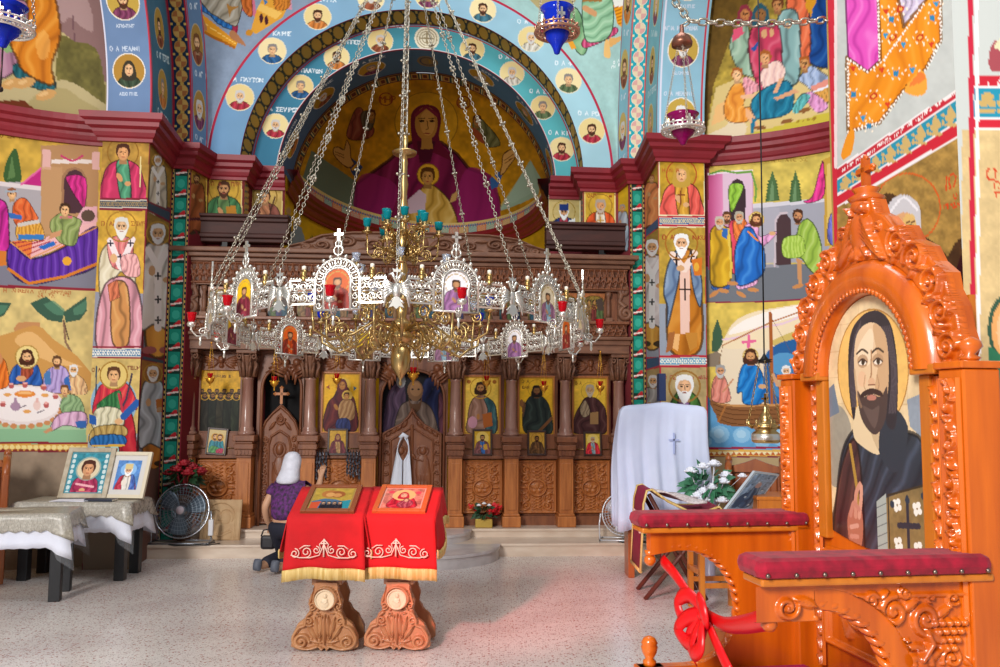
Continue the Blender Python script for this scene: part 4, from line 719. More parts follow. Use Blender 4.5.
def p_npf(c):
    c.C[:] = hx('c8ccc8'); c.T(830, 0, 3.335); c.poly([(530, 190), (550, 135), (600, 150), (600, 230), (540, 235)], 'a85058', 1); c.poly([(548, 160), (570, 130), (600, 140), (600, 170)], 'e0d8b0', 1)
    c.rect(480, 255, 640, 295, 'c82c3c'); c.line([(520, 272), (545, 272)], 4, 'f0e0e0'); c.line([(530, 262), (530, 284)], 4, 'f0e0e0'); c.text('DE', 560, 282, 22, 'f0e0e0'); c.rect(480, 288, 640, 296, 'f4ecec'); c.rect(480, 296, 640, 392, '2c94b0')
    for x in (525, 585): c.ell(x, 325, 22, 16, 'c8a868'); c.ell(x - 14, 345, 14, 14, 'c8a868'); c.ell(x + 14, 345, 14, 14, 'c8a868'); c.rect(x - 26, 362, x + 26, 376, 'c8a868')
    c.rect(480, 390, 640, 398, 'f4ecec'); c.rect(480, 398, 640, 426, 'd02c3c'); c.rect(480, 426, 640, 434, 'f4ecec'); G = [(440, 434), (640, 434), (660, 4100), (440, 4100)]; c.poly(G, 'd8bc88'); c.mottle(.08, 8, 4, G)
    c.text('O', 525, 600, 40, 'd04828', w=5); c.text('O A', 548, 630, 24, 'd04828', w=4); c.text('STEF', 550, 660, 20, 'd04828', w=4)
    c.T(830, 160, 3.335); c.ell(590, 560, 64, 110, '3a5a48'); c.ell(595, 565, 56, 100, 'e8a868'); c.ell(600, 570, 44, 86, 'f0c090'); c.poly([(530, 620), (560, 640), (640, 700), (700, 900), (520, 900)], '387858'); c.line([(487, -700), (504, 1800)], 12, 'f4ecec'); c.line([(467, -700), (488, 1800)], 16, 'c82c44')
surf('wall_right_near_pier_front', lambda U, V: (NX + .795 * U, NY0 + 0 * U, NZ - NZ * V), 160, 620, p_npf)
MB().box(NX + .004, NX + .795, NY0 + .004, NY1, 0, NZ).build('wall_right_near_pier_core', REDWALL, kind='structure')
MB().box(NX, NX + .795, NY1 + .002, NY1 + .02, 0, NZ).build('wall_right_near_pier_back', mat('gold_ground', 'b89850', .6, col2='a08440'), kind='structure')
# ---------------- arches over the exedrae, and the strips beside them
def medal(c, x, y, r, bg, robe, hair, beard, veil=None, ax=1.0, name=None, tcol='dfe8f0', ring='f0e8d8'):
    c.ell(x, y, r * 1.06 * ax, r * 1.06, ring); c.ell(x, y, r * ax, r, bg); c.mottle(.0, 5)
    old = c.clip.copy(); c.clip &= (((c.x - x) / (r * ax)) ** 2 + ((c.y - y) / r) ** 2 <= .98)
    h = r * .82; c.robe([(x - h * .25, y + h * .35), (x - h * .75, y + h * .6), (x - h * 1.1, y + h * 1.4), (x + h * 1.1, y + h * 1.4), (x + h * .75, y + h * .6), (x + h * .25, y + h * .35)], robe); c.head(x, y - h * .12, h, skin='d8ac80', hair=hair, beard=beard, veil=veil); c.clip = old
    if name: c.text(name, x - len(name) * r * .115, y - r * 1.2, r * .22, tcol, w=r * .05)
RB_ = ['a83040', '3a6878', 'c87838', '586a48', '7a3a5a', '2a5a8a', 'd0c8b8', '8a4a30']; HR = ['4a2c1c', '6a4020', '8a8480', '3a2418', 'd0ccc8', '704828']
def archsurf(name, xs, r0, r1, b0, b1, nu, nv, paint, zc=4.621):
    """surface of revolution round the exedra arch: across from (x0,r0) to (x1,r1), along the bearing b; canvas in metres"""
    rm = (r0 + r1) / 2; w = math.hypot(xs[1] - xs[0], r1 - r0); cy, kk = (RY, RR2 / 2.4) if 'right' in name else (LY, LR / 2.4)
    def fn(U, V):
        b = b1 + (b0 - b1) * V; r = r0 + (r1 - r0) * U
        return (xs[0] + (xs[1] - xs[0]) * U, cy + r * kk * np.cos(b), zc + r * FIT_SCALE * np.sin(b))
    return surf(name, fn, nu, nv, paint, '7a94b4', local=lambda U, V: ((U - .5) * w * (-1 if 'right' in name else 1), -(b1 + (b0 - b1) * V) * rm))
def p_soffit(dark, off):
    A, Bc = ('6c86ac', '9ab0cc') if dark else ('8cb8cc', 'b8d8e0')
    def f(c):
        c.C[:] = hx(A); c.mottle(.05, .3, 2)
        for k in range(4):
            medal(c, 0, -(off + .29 * k) * 2.2, .16, ['b08438', 'c0a048'][k % 2] if dark else 'c0a048', RB_[(k * 3 + 1) % 8] if k else ('3a4a38' if dark else 'c8c0a0'), HR[k % 6] if dark else 'e0e0e0', None if dark and k != 1 else ('e0e0e0' if not dark else '503020'), veil='3a3428' if dark and k == 0 else None, name=['O A MELANI', 'AGIA MATRWNA', 'O A ASKHT', 'O OS'][k], tcol='c8d4e4')
            c.text('ASKHTHS', -.1, -(off + .29 * k) * 2.2 + .235, .03, 'c8d4e4', w=.006)
        c.line([(.228, 9), (.228, -9)], .02, 'c03848'); c.line([(-.228, 9), (-.228, -9)], .02, 'd8d8e8')
    return f
def p_teal(dark, off, per=.226):
    def f(c):
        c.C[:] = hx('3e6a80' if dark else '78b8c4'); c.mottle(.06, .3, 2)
        for k in range(6):
            y = -(off + per * k) * 2.65; medal(c, 0, y, .19, 'b08a3c' if dark else 'c0a458', RB_[(k * 5 + 2) % 8], HR[(k + 2) % 6], HR[(k + 2) % 6] if k % 3 else None, ring='c8b080' if dark else 'e0d0a0')
            c.text('O AG ' + ['IWSHF', 'PETROS', 'ANNA', 'LOYKAS', 'MARK', 'ILIAS'][k], -.2, y + .30, .055, 'c8dce0', w=.012)
        c.line([(.43, 9), (.43, -9)], .03, 'a82838'); c.line([(-.43, 9), (-.43, -9)], .03, 'c03848')
    return f
def p_orn(dark, per=.152):
    def f(c):
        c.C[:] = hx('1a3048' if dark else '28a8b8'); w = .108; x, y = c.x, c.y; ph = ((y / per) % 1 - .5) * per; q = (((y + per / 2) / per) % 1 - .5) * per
        c.put((x * x * .75 + q * q * 1.1 < .006 ** 1 * .055), 'c8a050' if dark else 'e8d8a0')
        c.put(x * x * 1.0 + ph * ph < .066 ** 2, 'b88c40' if dark else 'f0e0c8'); c.put((x * x + ph * ph < .06 ** 2), 'c8a058' if dark else 'e8d4b0'); c.put((x * x + ph * ph < .058 ** 2) & ((x * ph) > 0), 'a8683c' if dark else 'e0a8a0')
        c.put((abs(abs(x) - .075) < .012) & (abs(q) < .012), 'd0b060' if dark else 'f0e0b0'); c.put(abs(x) > .088, '9a2434' if dark else 'e05040')
    return f
def p_ring(dark, off, per=.214):
    def f(c):
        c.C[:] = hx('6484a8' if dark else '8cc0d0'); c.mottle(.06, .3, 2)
        for k in range(6):
            y = -(off + per * k) * 3.28; medal(c, -.01, y, .21, 'a8823c' if dark else 'c8ac60', RB_[(k * 3 + 4) % 8], HR[(k + 4) % 6], HR[(k + 4) % 6], ax=.62, ring='c8b080'); c.text('O AG ILIAS', -.09, y + .33, .05, 'd0dce8', w=.012)
        c.line([(-.165, 9), (-.165, -9)], .02, 'a82838'); c.line([(.165, 9), (.165, -9)], .022, 'c03848')
    return f
for sd_, A_, B_, C_, D_, E_, dk, o1, o2, o3 in (('left', LA, LB, LC_, LD, LE, 1, .18, .145, .115), ('right', RA, RB, RC, RD, RE, 0, .09, .10, .115)):  # left bands painted darker, right ones brighter, as daylight reaches them
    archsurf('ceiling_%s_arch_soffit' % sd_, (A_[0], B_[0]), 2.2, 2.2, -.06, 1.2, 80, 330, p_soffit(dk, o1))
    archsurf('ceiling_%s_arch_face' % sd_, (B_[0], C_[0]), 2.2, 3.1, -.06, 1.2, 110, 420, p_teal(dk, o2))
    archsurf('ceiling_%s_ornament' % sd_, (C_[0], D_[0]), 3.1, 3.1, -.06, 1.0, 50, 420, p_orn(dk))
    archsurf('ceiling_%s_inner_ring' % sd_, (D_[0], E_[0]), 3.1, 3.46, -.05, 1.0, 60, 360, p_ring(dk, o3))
ZA = 4.451
# ---------------- pendentives between the side ring and the apse arch
def pend(name, X, cy, kk, paint, s):
    def fn(U, V):
        z = 4.462 + 2.44 * (1 - V); q = np.clip((z - ZA) / 2.467, 0, 1); xa = XA + s * 2.47 * np.sqrt(np.clip(1 - q * q, 0, 1)); ya = 10.176 + SLANT * (xa - XA)
        q2 = np.clip((z - 4.621) / 3.668, 0, 1); yb = cy + 3.46 * kk * np.sqrt(1 - q2 * q2); xb = X + 0 * U; bul = .12 * np.sin(PI * U) * (1 - V)
        return (xb + (xa - xb) * U + s * bul, yb + (ya - yb) * U + bul, z)
    surf(name, fn, 150, 210, paint, '8a9ab0')
def p_pl(c):
    c.T(180, 0, 6.25); c.mottle(.05, 6, 2); c.poly([(380, 60), (480, 110), (460, -60), (380, -60)], 'd07088'); c.poly([(690, -60), (560, -60), (560, 40), (700, 60)], 'd890a0')
    c.poly([(85, 95), (130, 80), (360, 265), (345, 305), (105, 180)], 'e09828'); c.poly([(105, 170), (345, 290), (345, 308), (105, 188)], 'b06818'); c.line([(95, 110), (350, 275)], 5, 'f8d070')
    c.poly([(440, 200), (480, 60), (520, -20), (700, -20), (640, 110), (480, 210)], 'e0a038'); c.poly([(480, 60), (500, 20), (640, 80), (600, 120)], 'f0c060'); c.ell(508, 115, 12, 28, '4a1c28'); c.ell(540, 128, 12, 28, '4a1c28'); c.ell(432, 205, 22, 20, 'c88828'); c.robe([(590, -20), (680, -20), (680, 50), (600, 60)], 'c87828'); c.poly([(520, -10), (550, 10), (530, 30)], '3878b0')
    c.robe([(75, 30), (140, 30), (330, 140), (330, 185), (240, 150), (180, 90), (90, 50)], '2868b0', lt='58a0d8', f=7); c.robe([(330, 140), (360, 150), (355, 210), (330, 195)], 'a02848')
    c.robe([(130, -40), (390, -40), (385, 60), (360, 150), (330, 160), (240, 110), (170, 60)], 'a09888', lt='d0ccc0', dk='605848', ang=.8); c.poly([(290, 20), (320, 40), (370, 40), (320, 70), (310, 110), (300, 60)], 'a87838'); c.robe([(380, -40), (440, -40), (450, 100), (400, 70)], 'b86028')
    c.poly([(85, 60), (115, 55), (170, 180), (140, 180), (90, 120)], 'b07850', 1); c.poly([(310, 200), (340, 195), (405, 270), (400, 285), (320, 240)], 'b07850', 1)
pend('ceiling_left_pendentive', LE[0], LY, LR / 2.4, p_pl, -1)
def p_pr(c):
    c.C[:] = hx('a8ccc8'); c.T(530, 0, 6.25); c.mottle(.05, 6, 2); c.poly([(-60, -60), (330, -60), (230, 80), (60, 60)], 'b8a878')
    c.robe([(220, 80), (300, 60), (360, 260), (330, 345), (270, 280)], '78a878', lt='b8d8a8'); c.robe([(340, 240), (520, 170), (535, 215), (350, 300)], 'd04878', lt='f0a8c0', ang=1.57, f=7); c.robe([(325, 60), (350, -40), (500, -40), (520, 150), (480, 240), (400, 265), (345, 240)], '98c8a0', lt='d0ecd0', dk='5a8a68', ang=.5); c.poly([(340, 30), (370, 45), (415, 75), (410, 105), (385, 95), (330, 60)], 'd8a070', 1); c.rect(330, -30, 450, 10, 'a87840')
    c.poly([(520, 30), (625, 0), (610, 150), (570, 168), (545, 150)], 'f0a020'); c.poly([(510, -30), (640, -30), (620, 20), (530, 50)], 'f0f0e8')
    for k in range(6): c.line([(528 + 3 * k, 50 + 20 * k), (618 - 2 * k, 25 + 22 * k)], 4, 'b86810')
    c.poly([(470, 255), (490, 250), (503, 320), (500, 360), (465, 355), (462, 310)], 'f0c078', 1); c.poly([(495, 240), (530, 235), (570, 228), (575, 245), (520, 285), (500, 290)], 'e8b068', 1); c.poly([(230, 250), (270, 260), (290, 300), (260, 310)], 'e8a030'); c.text('O AG TIMOQEOS', 520, 400, 16, 'f4fafa', w=3, slant=.35); c.text('EN IERIXW POLEI', 510, 430, 14, 'f4fafa', w=3, slant=.35)
pend('ceiling_right_pendentive', RE[0], RY, RR2 / 2.4, p_pr, 1)
# ---------------- arch before the apse
def ringpaint(base, r_m, angs, rad, bg, names, edge=None, ax=1.0, extra=None, upright=True):
    def f(c):
        t = np.clip((c.x - base[2]) / (base[3] - base[2]), 0, 1)[:, None]; c.C = hx(base[0]) * (1 - t) + hx(base[1]) * t; c.mottle(.05, .4, 2)   # darker blue left to brighter right: side daylight put into the paint
        for i, a in enumerate(angs):
            x, y = (r_m * cos(math.radians(a)), -r_m * sin(math.radians(a))) if upright else (-math.radians(a) * r_m, 0)
            if extra and extra(c, x, y, i): continue
            medal(c, x, y, rad, bg[i % len(bg)], RB_[(i * 3) % 8], HR[(i * 2) % 6], HR[(i * 2) % 6] if i % 3 != 1 else None, ax=ax, ring='e8dcc0')
            if names: c.text('O A ' + names[i % len(names)], x - .16, y - rad * 1.25, .046, 'e4eef4', w=.01)
        R = np.hypot(c.x, c.y) - r_m if upright else c.y
        for e, col, w in edge or (): c.put(abs(R - e) < w / 2, col)
    return f
def apsering(name, y0, y1, r0, r1, n, nv, paint, a0=0, a1=PI):
    rm = (r0 + r1) / 2; w = math.hypot(r1 - r0, y1 - y0); up = y0 == y1
    def fn(U, V):
        a = PI - (a0 + (a1 - a0) * U); r = r0 + (r1 - r0) * V
        x = XA + FIT_SCALE * r * np.cos(a)
        return (x, FIT_SCALE * (y0 + (y1 - y0) * V) + SLANT * (x - XA), ZA + FIT_SCALE * r * np.sin(a))
    def lo(U, V):
        a = PI - (a0 + (a1 - a0) * U); r = r0 + (r1 - r0) * V
        return (r * np.cos(a), -r * np.sin(a)) if up else (-a * rm, (V - .5) * w)
    return surf(name, fn, n, nv, paint, '88a8c0', local=lo)
NM = ['ROMANOS', 'FILIPPOS', 'PLATWN', 'SEVIROS', 'KIPRIAN', 'SILOYAN', 'EVTYX', 'KLIMIS', 'PLYTON']
apsering('ceiling_apse_arch_face', 9.6, 9.6, 2.327, 1.965, 700, 46, ringpaint(('7098bc', 'a4ccd8', -2.2, 1.8), 2.146, [16 + 17.7 * k for k in range(9)], .15, ['e8d090', 'f0dca8'], NM, [(.17, 'b82c48', .03)]))
def p_gring(c):
    c.C[:] = hx('2a3630'); per = .148; ph = ((c.x / per) % 1 - .5) * per; q = (((c.x + per / 2) / per) % 1 - .5) * per; w = .2
    c.put(ph ** 2 + (c.y * .38) ** 2 < .064 ** 2, '6a5428'); c.put(ph ** 2 + (c.y * .38) ** 2 < .058 ** 2, 'b89038'); c.put((abs(q) < .014) & (abs(abs(c.y) - .13) < .03), 'b89848'); c.put(c.y < -.185, 'a83044'); c.put(c.y > .175, 'a02840')
apsering('ceiling_apse_arch_ornament', 9.6, 10.0, 1.965, 1.965, 900, 30, p_gring)
def discx(c, x, y, i):
    if i != 4: return False
    c.ell(x, y, .15, .15, 'e8e0c8')
    for r in (.125, .095, .065): c.ell(x, y, r, r, 'a89878', 1, 0, .012)
    c.line([(x - .07, y), (x + .07, y)], .02, '988868'); c.line([(x, y - .07), (x, y + .07)], .02, '988868'); return True
apsering('ceiling_apse_arch_inner_face', 10.0, 10.0, 1.965, 1.66, 600, 42, ringpaint(('3c7896', '5cb4bc', -1.8, 1.2), 1.8, [15.5 + 18 * k for k in range(9)], .145, ['f0dca0', 'e8d090'], NM[4:] + NM[:4], [(-.147, 'c83c50', .02), (-.13, 'e0e0e0', .008), (.147, 'a82c44', .016)], extra=discx))
def discs(c, x, y, i):
    if i != 3: return False
    c.ell(x, 0, .13, .16, '8a7450'); c.ell(x, 0, .1, .13, '4a5058', 1, 0, .02); c.text('I', x - .01, .05, .1, 'a88838', w=.02); return True
apsering('ceiling_apse_soffit', 10.0, 10.72, 1.66, 1.66, 500, 64, ringpaint(('4e6684', '4e7c98', -5, -.5), 1.66, [14.5 + 24.5 * k for k in range(7)], .17, ['c09434', 'b08428'], NM[2:], [(.345, '5a2028', .03), (-.34, 'b03048', .02)], extra=discs, upright=False))
# ---------------- apse
AY, AD, AR = 11.363, 3.074, 1.76
def ask(x, y, z): return (x, y + SLANT * (x - XA), z)
def p_apse(c):
    c.C[:] = hx('c08a18'); c.mottle(.2, 9, 5); c.T(290, 60, 3.705)
    for a in np.linspace(0, PI, 60):   # painted border along the arch
        pass
    c.poly([(35, 470), (80, 335), (245, 450), (240, 560), (90, 520)], '6c7c68'); c.poly([(775, 560), (890, 370), (930, 440), (920, 500), (860, 530)], '9ab8a0'); c.poly([(762, 565), (860, 420), (895, 375), (920, 480)], 'a8c4b0', 0, .6)
    c.ell(505, 230, 118, 112, 'e0b030', .35); c.ell(505, 230, 118, 112, '8a6418', 1, 0, 3)
    B = [(300, 420), (370, 370), (430, 315), (480, 290), (560, 305), (620, 350), (660, 400), (740, 430), (775, 520), (770, 640), (240, 640), (245, 460)]
    c.robe(B, '7a1c48', lt='a03068', dk='4a0c2c', ang=1.3, f=5, sm=0); c.poly([(300, 420), (245, 460), (240, 640), (330, 640), (400, 480)], '98246a', 1, .7); c.poly([(660, 400), (745, 430), (775, 520), (770, 640), (640, 640), (620, 500)], '98246a', 1, .7)
    c.poly([(245, 440), (270, 395), (230, 365), (212, 380), (230, 420)], '304878'); c.poly([(740, 440), (780, 410), (800, 395), (770, 470), (745, 480)], '3868a8'); c.line([(232, 405), (258, 378)], 9, 'd8a028'); c.line([(750, 425), (772, 450)], 9, 'd8a028')
    
    for hp in ([(212, 398), (170, 362), (160, 330), (178, 322), (200, 332), (210, 298), (222, 320), (226, 362), (236, 385)], [(778, 425), (785, 390), (790, 352), (815, 333), (838, 335), (832, 365), (806, 400), (794, 418)]): c.poly(hp, 'd2a058', 1); c.line(hp, 3.5, '5a3410', 1, 1, True)
    for q in ((168, 340, 198, 352), (170, 350, 200, 362), (795, 372, 828, 350), (797, 382, 826, 362)): c.line([q[:2], q[2:]], 3, '7a4c1c')
    c.poly([(452, 300), (448, 210), (470, 175), (505, 165), (545, 178), (560, 220), (555, 300), (620, 380), (520, 340), (470, 350)], '641430', 1); c.poly([(470, 300), (540, 300), (520, 380), (480, 380)], '4a1028'); c.ell(505, 235, 42, 62, 'b07c38'); c.ell(510, 232, 28, 48, 'c8944c'); c.poly([(462, 215), (505, 180), (548, 215), (550, 200), (505, 168), (460, 200)], '7a2038'); c.poly([(488, 290), (525, 290), (530, 330), (485, 330)], 'a87838')
    for x in (488, 526): c.ell(x, 226, 10, 4, '281408'); c.line([(x - 12, 217), (x + 12, 216)], 3, '4a2c10')
    c.line([(508, 225), (512, 255), (504, 258)], 3.5, '6a4420'); c.line([(496, 272), (518, 272)], 4, '8a3a28')
    c.ell(512, 425, 42, 42, 'd8a830'); c.ell(512, 425, 42, 42, '8a5a18', 1, 0, 3); c.robe([(470, 500), (500, 465), (540, 470), (600, 540), (610, 640), (430, 640), (440, 540)], 'c8a048', lt='f0d890', dk='8a6820'); c.poly([(435, 520), (480, 480), (505, 500), (500, 560), (440, 570)], 'd0b8c8'); c.poly([(600, 500), (625, 480), (615, 520), (590, 530)], 'c8a060'); c.head(510, 432, 62, skin='b88848', hair='5a3818')
    c.robe([(222, 230), (245, 180), (270, 185), (268, 235), (310, 250), (300, 285), (240, 298), (210, 280)], '8a4038', lt='b87858'); c.robe([(265, 195), (300, 190), (315, 215), (300, 260), (270, 250)], '5a5040'); c.head(300, 205, 40, skin='a87840', hair='5a3018')
    c.robe([(680, 215), (700, 210), (730, 240), (765, 280), (778, 315), (735, 322), (705, 290), (680, 260)], '6a6a40', lt='98986a'); c.poly([(675, 250), (705, 270), (720, 310), (690, 290)], '98482c', 1); c.head(693, 225, 38, skin='a87840', hair='5a3018')
    for x, y, t in ((355, 145, 'MHR'), (643, 158, 'QV')): c.ell(x, y, 27, 25, '8a3a20', 1, 0, 4); c.text(t, x - 20, y + 12, 22, '8a3a20', w=3.5)
def apsefn(U, V):
    a = PI * (1 - U); e = 1.5 * (1 - V)
    return ask(XA + AR * np.cos(e) * np.cos(a), AY + AD * np.cos(e) * np.sin(a), ZA + AR * np.sin(e))
surf('ceiling_apse_half_dome', apsefn, 380, 260, p_apse)
def p_aborder(c):
    c.C[:] = hx('5a2028'); x = c.x; ph = (x / .14) % 2
    c.put((abs(c.y) < .07), '2a4038'); c.put((abs(c.y) < .06) & (abs((x / .14) % 1 - .5) < .32), 'a87838'); c.put((abs(c.y) < .045) & (abs((x / .14) % 1 - .5) < .2), '5a2820'); c.put((abs(c.y) < .07) & (abs((x / .14) % 1) < .1), 'c8b078')
surf('ceiling_apse_border', lambda U, V: ask(XA + (AR - .012 - .02 * V) * np.cos(PI * (1 - U)), AY - .004 + .17 * V + 0 * U, ZA + (AR - .012 - .03 * V) * np.sin(PI * (1 - U))), 700, 14, p_aborder, local=lambda U, V: (U * 5.2, (V - .5) * .17))
def p_aband(c):   # band of coloured squares over the apse cornice
    c.C[:] = hx('e8dcc0'); n = 32; k = np.floor(c.x * n).astype(int); cols = [hx(q) for q in ('d89050', '78b0a8', 'd87858', 'c8b070', '88a8a0')]
    for i in range(5): m = (k % 5 == i); s2 = (np.sin(c.x * n * 2 * PI * 3) * np.sin(c.y * 40) > -.1); c.put(m & s2, cols[i]); c.put(m & ~s2, cols[(i + 2) % 5] * .5 + hx('e8dcc0') * .5)
    f = c.x * n - k; c.put((f < .06), 'c85040'); c.put(c.y < .2, 'd8c078'); c.put((c.y > .2) & (c.y < .36) & (((c.x * n * 4) % 1) < .5), '3878a0'); c.put((c.y > .2) & (c.y < .36) & (((c.x * n * 4 + .5) % 1) < .35), 'b84858'); c.put(c.y > .9, 'e0c848')
surf('ceiling_apse_coloured_band', lambda U, V: ask(XA + (AR - .06) * np.cos(PI * (1 - U)), AY + (AD - .06) * np.sin(PI * (1 - U)), 4.77 - .212 * V), 900, 16, p_aband, local=lambda U, V: (U, V))
def p_awall(c): c.C[:] = hx('d4a81c'); c.mottle(.14, 10, 3); c.T(250, 167, 4); c.poly([(165, 215), (205, 240), (225, 310), (165, 310)], '90a0a8'); c.poly([(240, 300), (248, 270), (256, 300)], '3a5a38')
surf('wall_apse', lambda U, V: ask(XA + AR * np.cos(PI * (1 - U)), AY + AD * np.sin(PI * (1 - U)), 4.41 - 4.3 * V), 200, 160, p_awall)
# ---------------- the red cornice running round all of it
CPROF = [(0.0, 4.282), (0.032, 4.282), (0.032, 4.324), (0.048, 4.345), (0.064, 4.393), (0.069, 4.43), (0.106, 4.462), (0.111, 4.515), (0.143, 4.547), (0.148, 4.626), (0.0, 4.632)]
def sweep(name, pts, prof, m):
    n = len(pts); k = len(prof); b = MB(); vs = []
    for i in range(n):
        p = Vector(pts[i]); d0 = (p - Vector(pts[i - 1])).normalized() if i else None; d1 = (Vector(pts[i + 1]) - p).normalized() if i < n - 1 else None
        d0 = d0 or d1; d1 = d1 or d0; n0 = Vector((d0.y, -d0.x)); n1 = Vector((d1.y, -d1.x)); q = (n0 + n1)
        q = q.normalized() / max(.35, q.normalized().dot(n0)) if q.length > .1 else n0
        for off, z in prof: vs.append((p.x + q.x * off, p.y + q.y * off, z))
    fs = [(i * k + j, i * k + j + 1, (i + 1) * k + j + 1, (i + 1) * k + j) for i in range(n - 1) for j in range(k - 1)]
    b.add(vs, fs); return b.build(name, m, kind='structure')
lpts = [(LX + LR * cos(a), LY + LR * sin(a)) for a in np.linspace(PI, a1, 30)] + [LA, LB, LC_, LD, LE, LF, LG, LH]
apts = [ask(XA + AR * cos(a), AY + AD * sin(a), 0)[:2] for a in np.linspace(PI, 0, 50)]
rpts = [RH, RG, RF, RE, RD, RC, RB, RA] + [(RX + RR2 * cos(a), RY + RR2 * sin(a)) for a in np.linspace(b0, 0, 30)]
CP2 = [(o, 4.29 + (z - 4.28) * .8) for o, z in CPROF]
sweep('trim_cornice_left', lpts, CP2, REDTRIM); sweep('trim_cornice_right', rpts, CP2, REDTRIM); sweep('trim_cornice_apse', [LH, LJ] + apts[1:-1] + [RJ, RH], CP2, REDTRIM)
# ============================================================ THE CARVED SCREEN
def tr(loc, rz=0.0): return Matrix.Translation(Vector(loc)) @ Matrix.Rotation(rz, 4, 'Z')
def adopt(o, root):      # a part modelled where it stands, hung under its thing
    o.parent = root; o.matrix_parent_inverse = tr(root.location, root.rotation_euler[2]).inverted(); return o
CY = 9.98
def sx(px, Y=CY): return P(px, 400, Y).x
def sz(py, Y=CY): return P(412, py, Y).z
ICO = empty('iconostasis', (-1.03, 10.08, 0.235), 0, 'carved walnut altar screen with columns, large icons and pierced doors', 'altar screen')
def ip(b, name, m, parent=None, **k): return adopt(b.build(name, m, **k), ICO)
PXC = [194, 250, 311, 370, 455, 511, 566, 621]; XC = [sx(p) for p in PXC]
zc1, zc0, zs0, zp1, zp0, zb1, zb0 = sz(352), sz(379), sz(433), sz(455), sz(458), sz(513), 0.235
# pedestals and columns
def slim(b, x, k=.8): b.v = [(x + (v[0] - x) * k, v[1], v[2]) for v in b.v]; return b
for i, x in enumerate(XC):
    b = MB(); b.box(x - .10, x + .10, CY - .09, CY + .2, zb1, zp1 - .005); b.box(x - .072, x + .072, CY - .1, CY - .085, zb1 + .04, zp0 - .05, bev=.006)
    ip(slim(b, x), 'pedestal', WOOD_L)
    b = MB(); b.box(x - .135, x + .135, CY - .135, CY + .2, zb0, zb1 - .03, bev=.012); b.box(x - .118, x + .118, CY - .115, CY + .2, zb1 - .03, zb1, bev=.008); ip(slim(b, x), 'pedestal_base', WOOD_L)
    b = MB()
    for w, za, zb_ in ((.105, zp0, zp0 + .03), (.12, zp0 + .03, zp0 + .1), (.135, zp0 + .1, zp0 + .16), (.12, zp0 + .16, zp0 + .19), (.15, zp0 + .19, zs0 - .03)): b.box(x - w, x + w, CY - w, CY + .2, za, zb_, bev=.008)
    for k in range(5): b.prism([(x - .1 + .05 * k + .02 * cos(t), zp0 + .065 + .03 * sin(t)) for t in np.linspace(0, 2 * PI, 8, endpoint=False)], CY - .13, CY - .11)
    ip(slim(b, x), 'pedestal_cap', WOOD_I)
    b = MB(); h = zc0 - zs0; b.lathe([(.12, zs0 - .03), (.12, zs0), (.095, zs0 + .02), (.105, zs0 + .04), (.085, zs0 + .07), (.082, zs0 + h * .5), (.074, zc0 - .03), (.084, zc0 - .02), (.084, zc0)], 18, (x, CY, 0)); ip(slim(b, x), 'column_shaft', MARB_C)
    b = MB(); H = zc1 - zc0; b.lathe([(.08, zc0), (.085, zc0 + H * .3), (.12, zc0 + H * .75), (.13, zc0 + H * .8)], 14, (x, CY, 0))
    for k in range(8):
        a = 2 * PI * k / 8 + PI / 8
        for r0, z0, z1, w in ((.092, zc0 + .01, zc0 + H * .55, .03), (.1, zc0 + H * .35, zc0 + H * .85, .026)):
            b.tube([(x + cos(a) * r0, CY + sin(a) * r0, z0), (x + cos(a) * (r0 + .02), CY + sin(a) * (r0 + .02), (z0 + z1) / 2), (x + cos(a) * (r0 + .055), CY + sin(a) * (r0 + .055), z1), (x + cos(a) * (r0 + .06), CY + sin(a) * (r0 + .06), z1 - .03)], [w, w * .8, w * .6, w * .3], 5)
    for q in (-1, 1): b.tube(xz(spiral(x + q * .1, zc0 + H * .75, .04, .008, PI / 2, q * -1.2), CY - .12), .012, 5)
    b.box(x - .145, x + .145, CY - .145, CY + .2, zc0 + H * .85, zc1, bev=.01); ip(slim(b, x), 'column_capital', WOOD_U)
# bays with icons: carved panel below, icon, winged spandrel above
def c_panel(c):
    c.ridge([(4, 4), (96, 4), (96, 146), (4, 146)], 6, .6, True); c.ridge([(9, 9), (91, 9), (91, 141), (9, 141)], 2, .4, True)
    c.ridge(arc(50, 78, 22, 0, 2 * PI, 40), 6, 1.0, True); c.bump(50, 78, 17, 17, .35); c.bump(50, 74, 6, 8, .9); c.bump(43, 86, 7, 6, .7); c.bump(57, 86, 7, 6, .7); c.leaf(46, 80, 34, 72, 4, .7); c.leaf(54, 80, 66, 72, 4, .7)
    for y0, y1 in ((14, 54), (104, 138)):
        for k in range(4):
            yy = y0 + (y1 - y0) * k / 4; h = (y1 - y0) / 4
            c.ridge([(40, yy), (50, yy + h / 2), (60, yy + h)], 4, .7); c.ridge([(60, yy), (50, yy + h / 2), (40, yy + h)], 4, .6)
    for q in (-1, 1):
        for k, (yy, r, d) in enumerate(((28, 11, 1), (52, 9, -1), (104, 9, 1), (128, 11, -1))): c.scroll(50 + q * 27, yy, r, 5, .8, .5 + k, 1.3, q * d); c.leaf(50 + q * 20, yy - 6, 50 + q * 38, yy - 16, 4, .8); c.leaf(50 + q * 20, yy + 8, 50 + q * 40, yy + 14, 4, .7)
        c.leaf(50 + q * 24, 66, 50 + q * 40, 60, 4, .8); c.leaf(50 + q * 24, 78, 50 + q * 41, 78, 4, .8); c.leaf(50 + q * 24, 90, 50 + q * 40, 96, 4, .8)
    fill(c, 12, 88, 12, 138, 160, 4, 7)
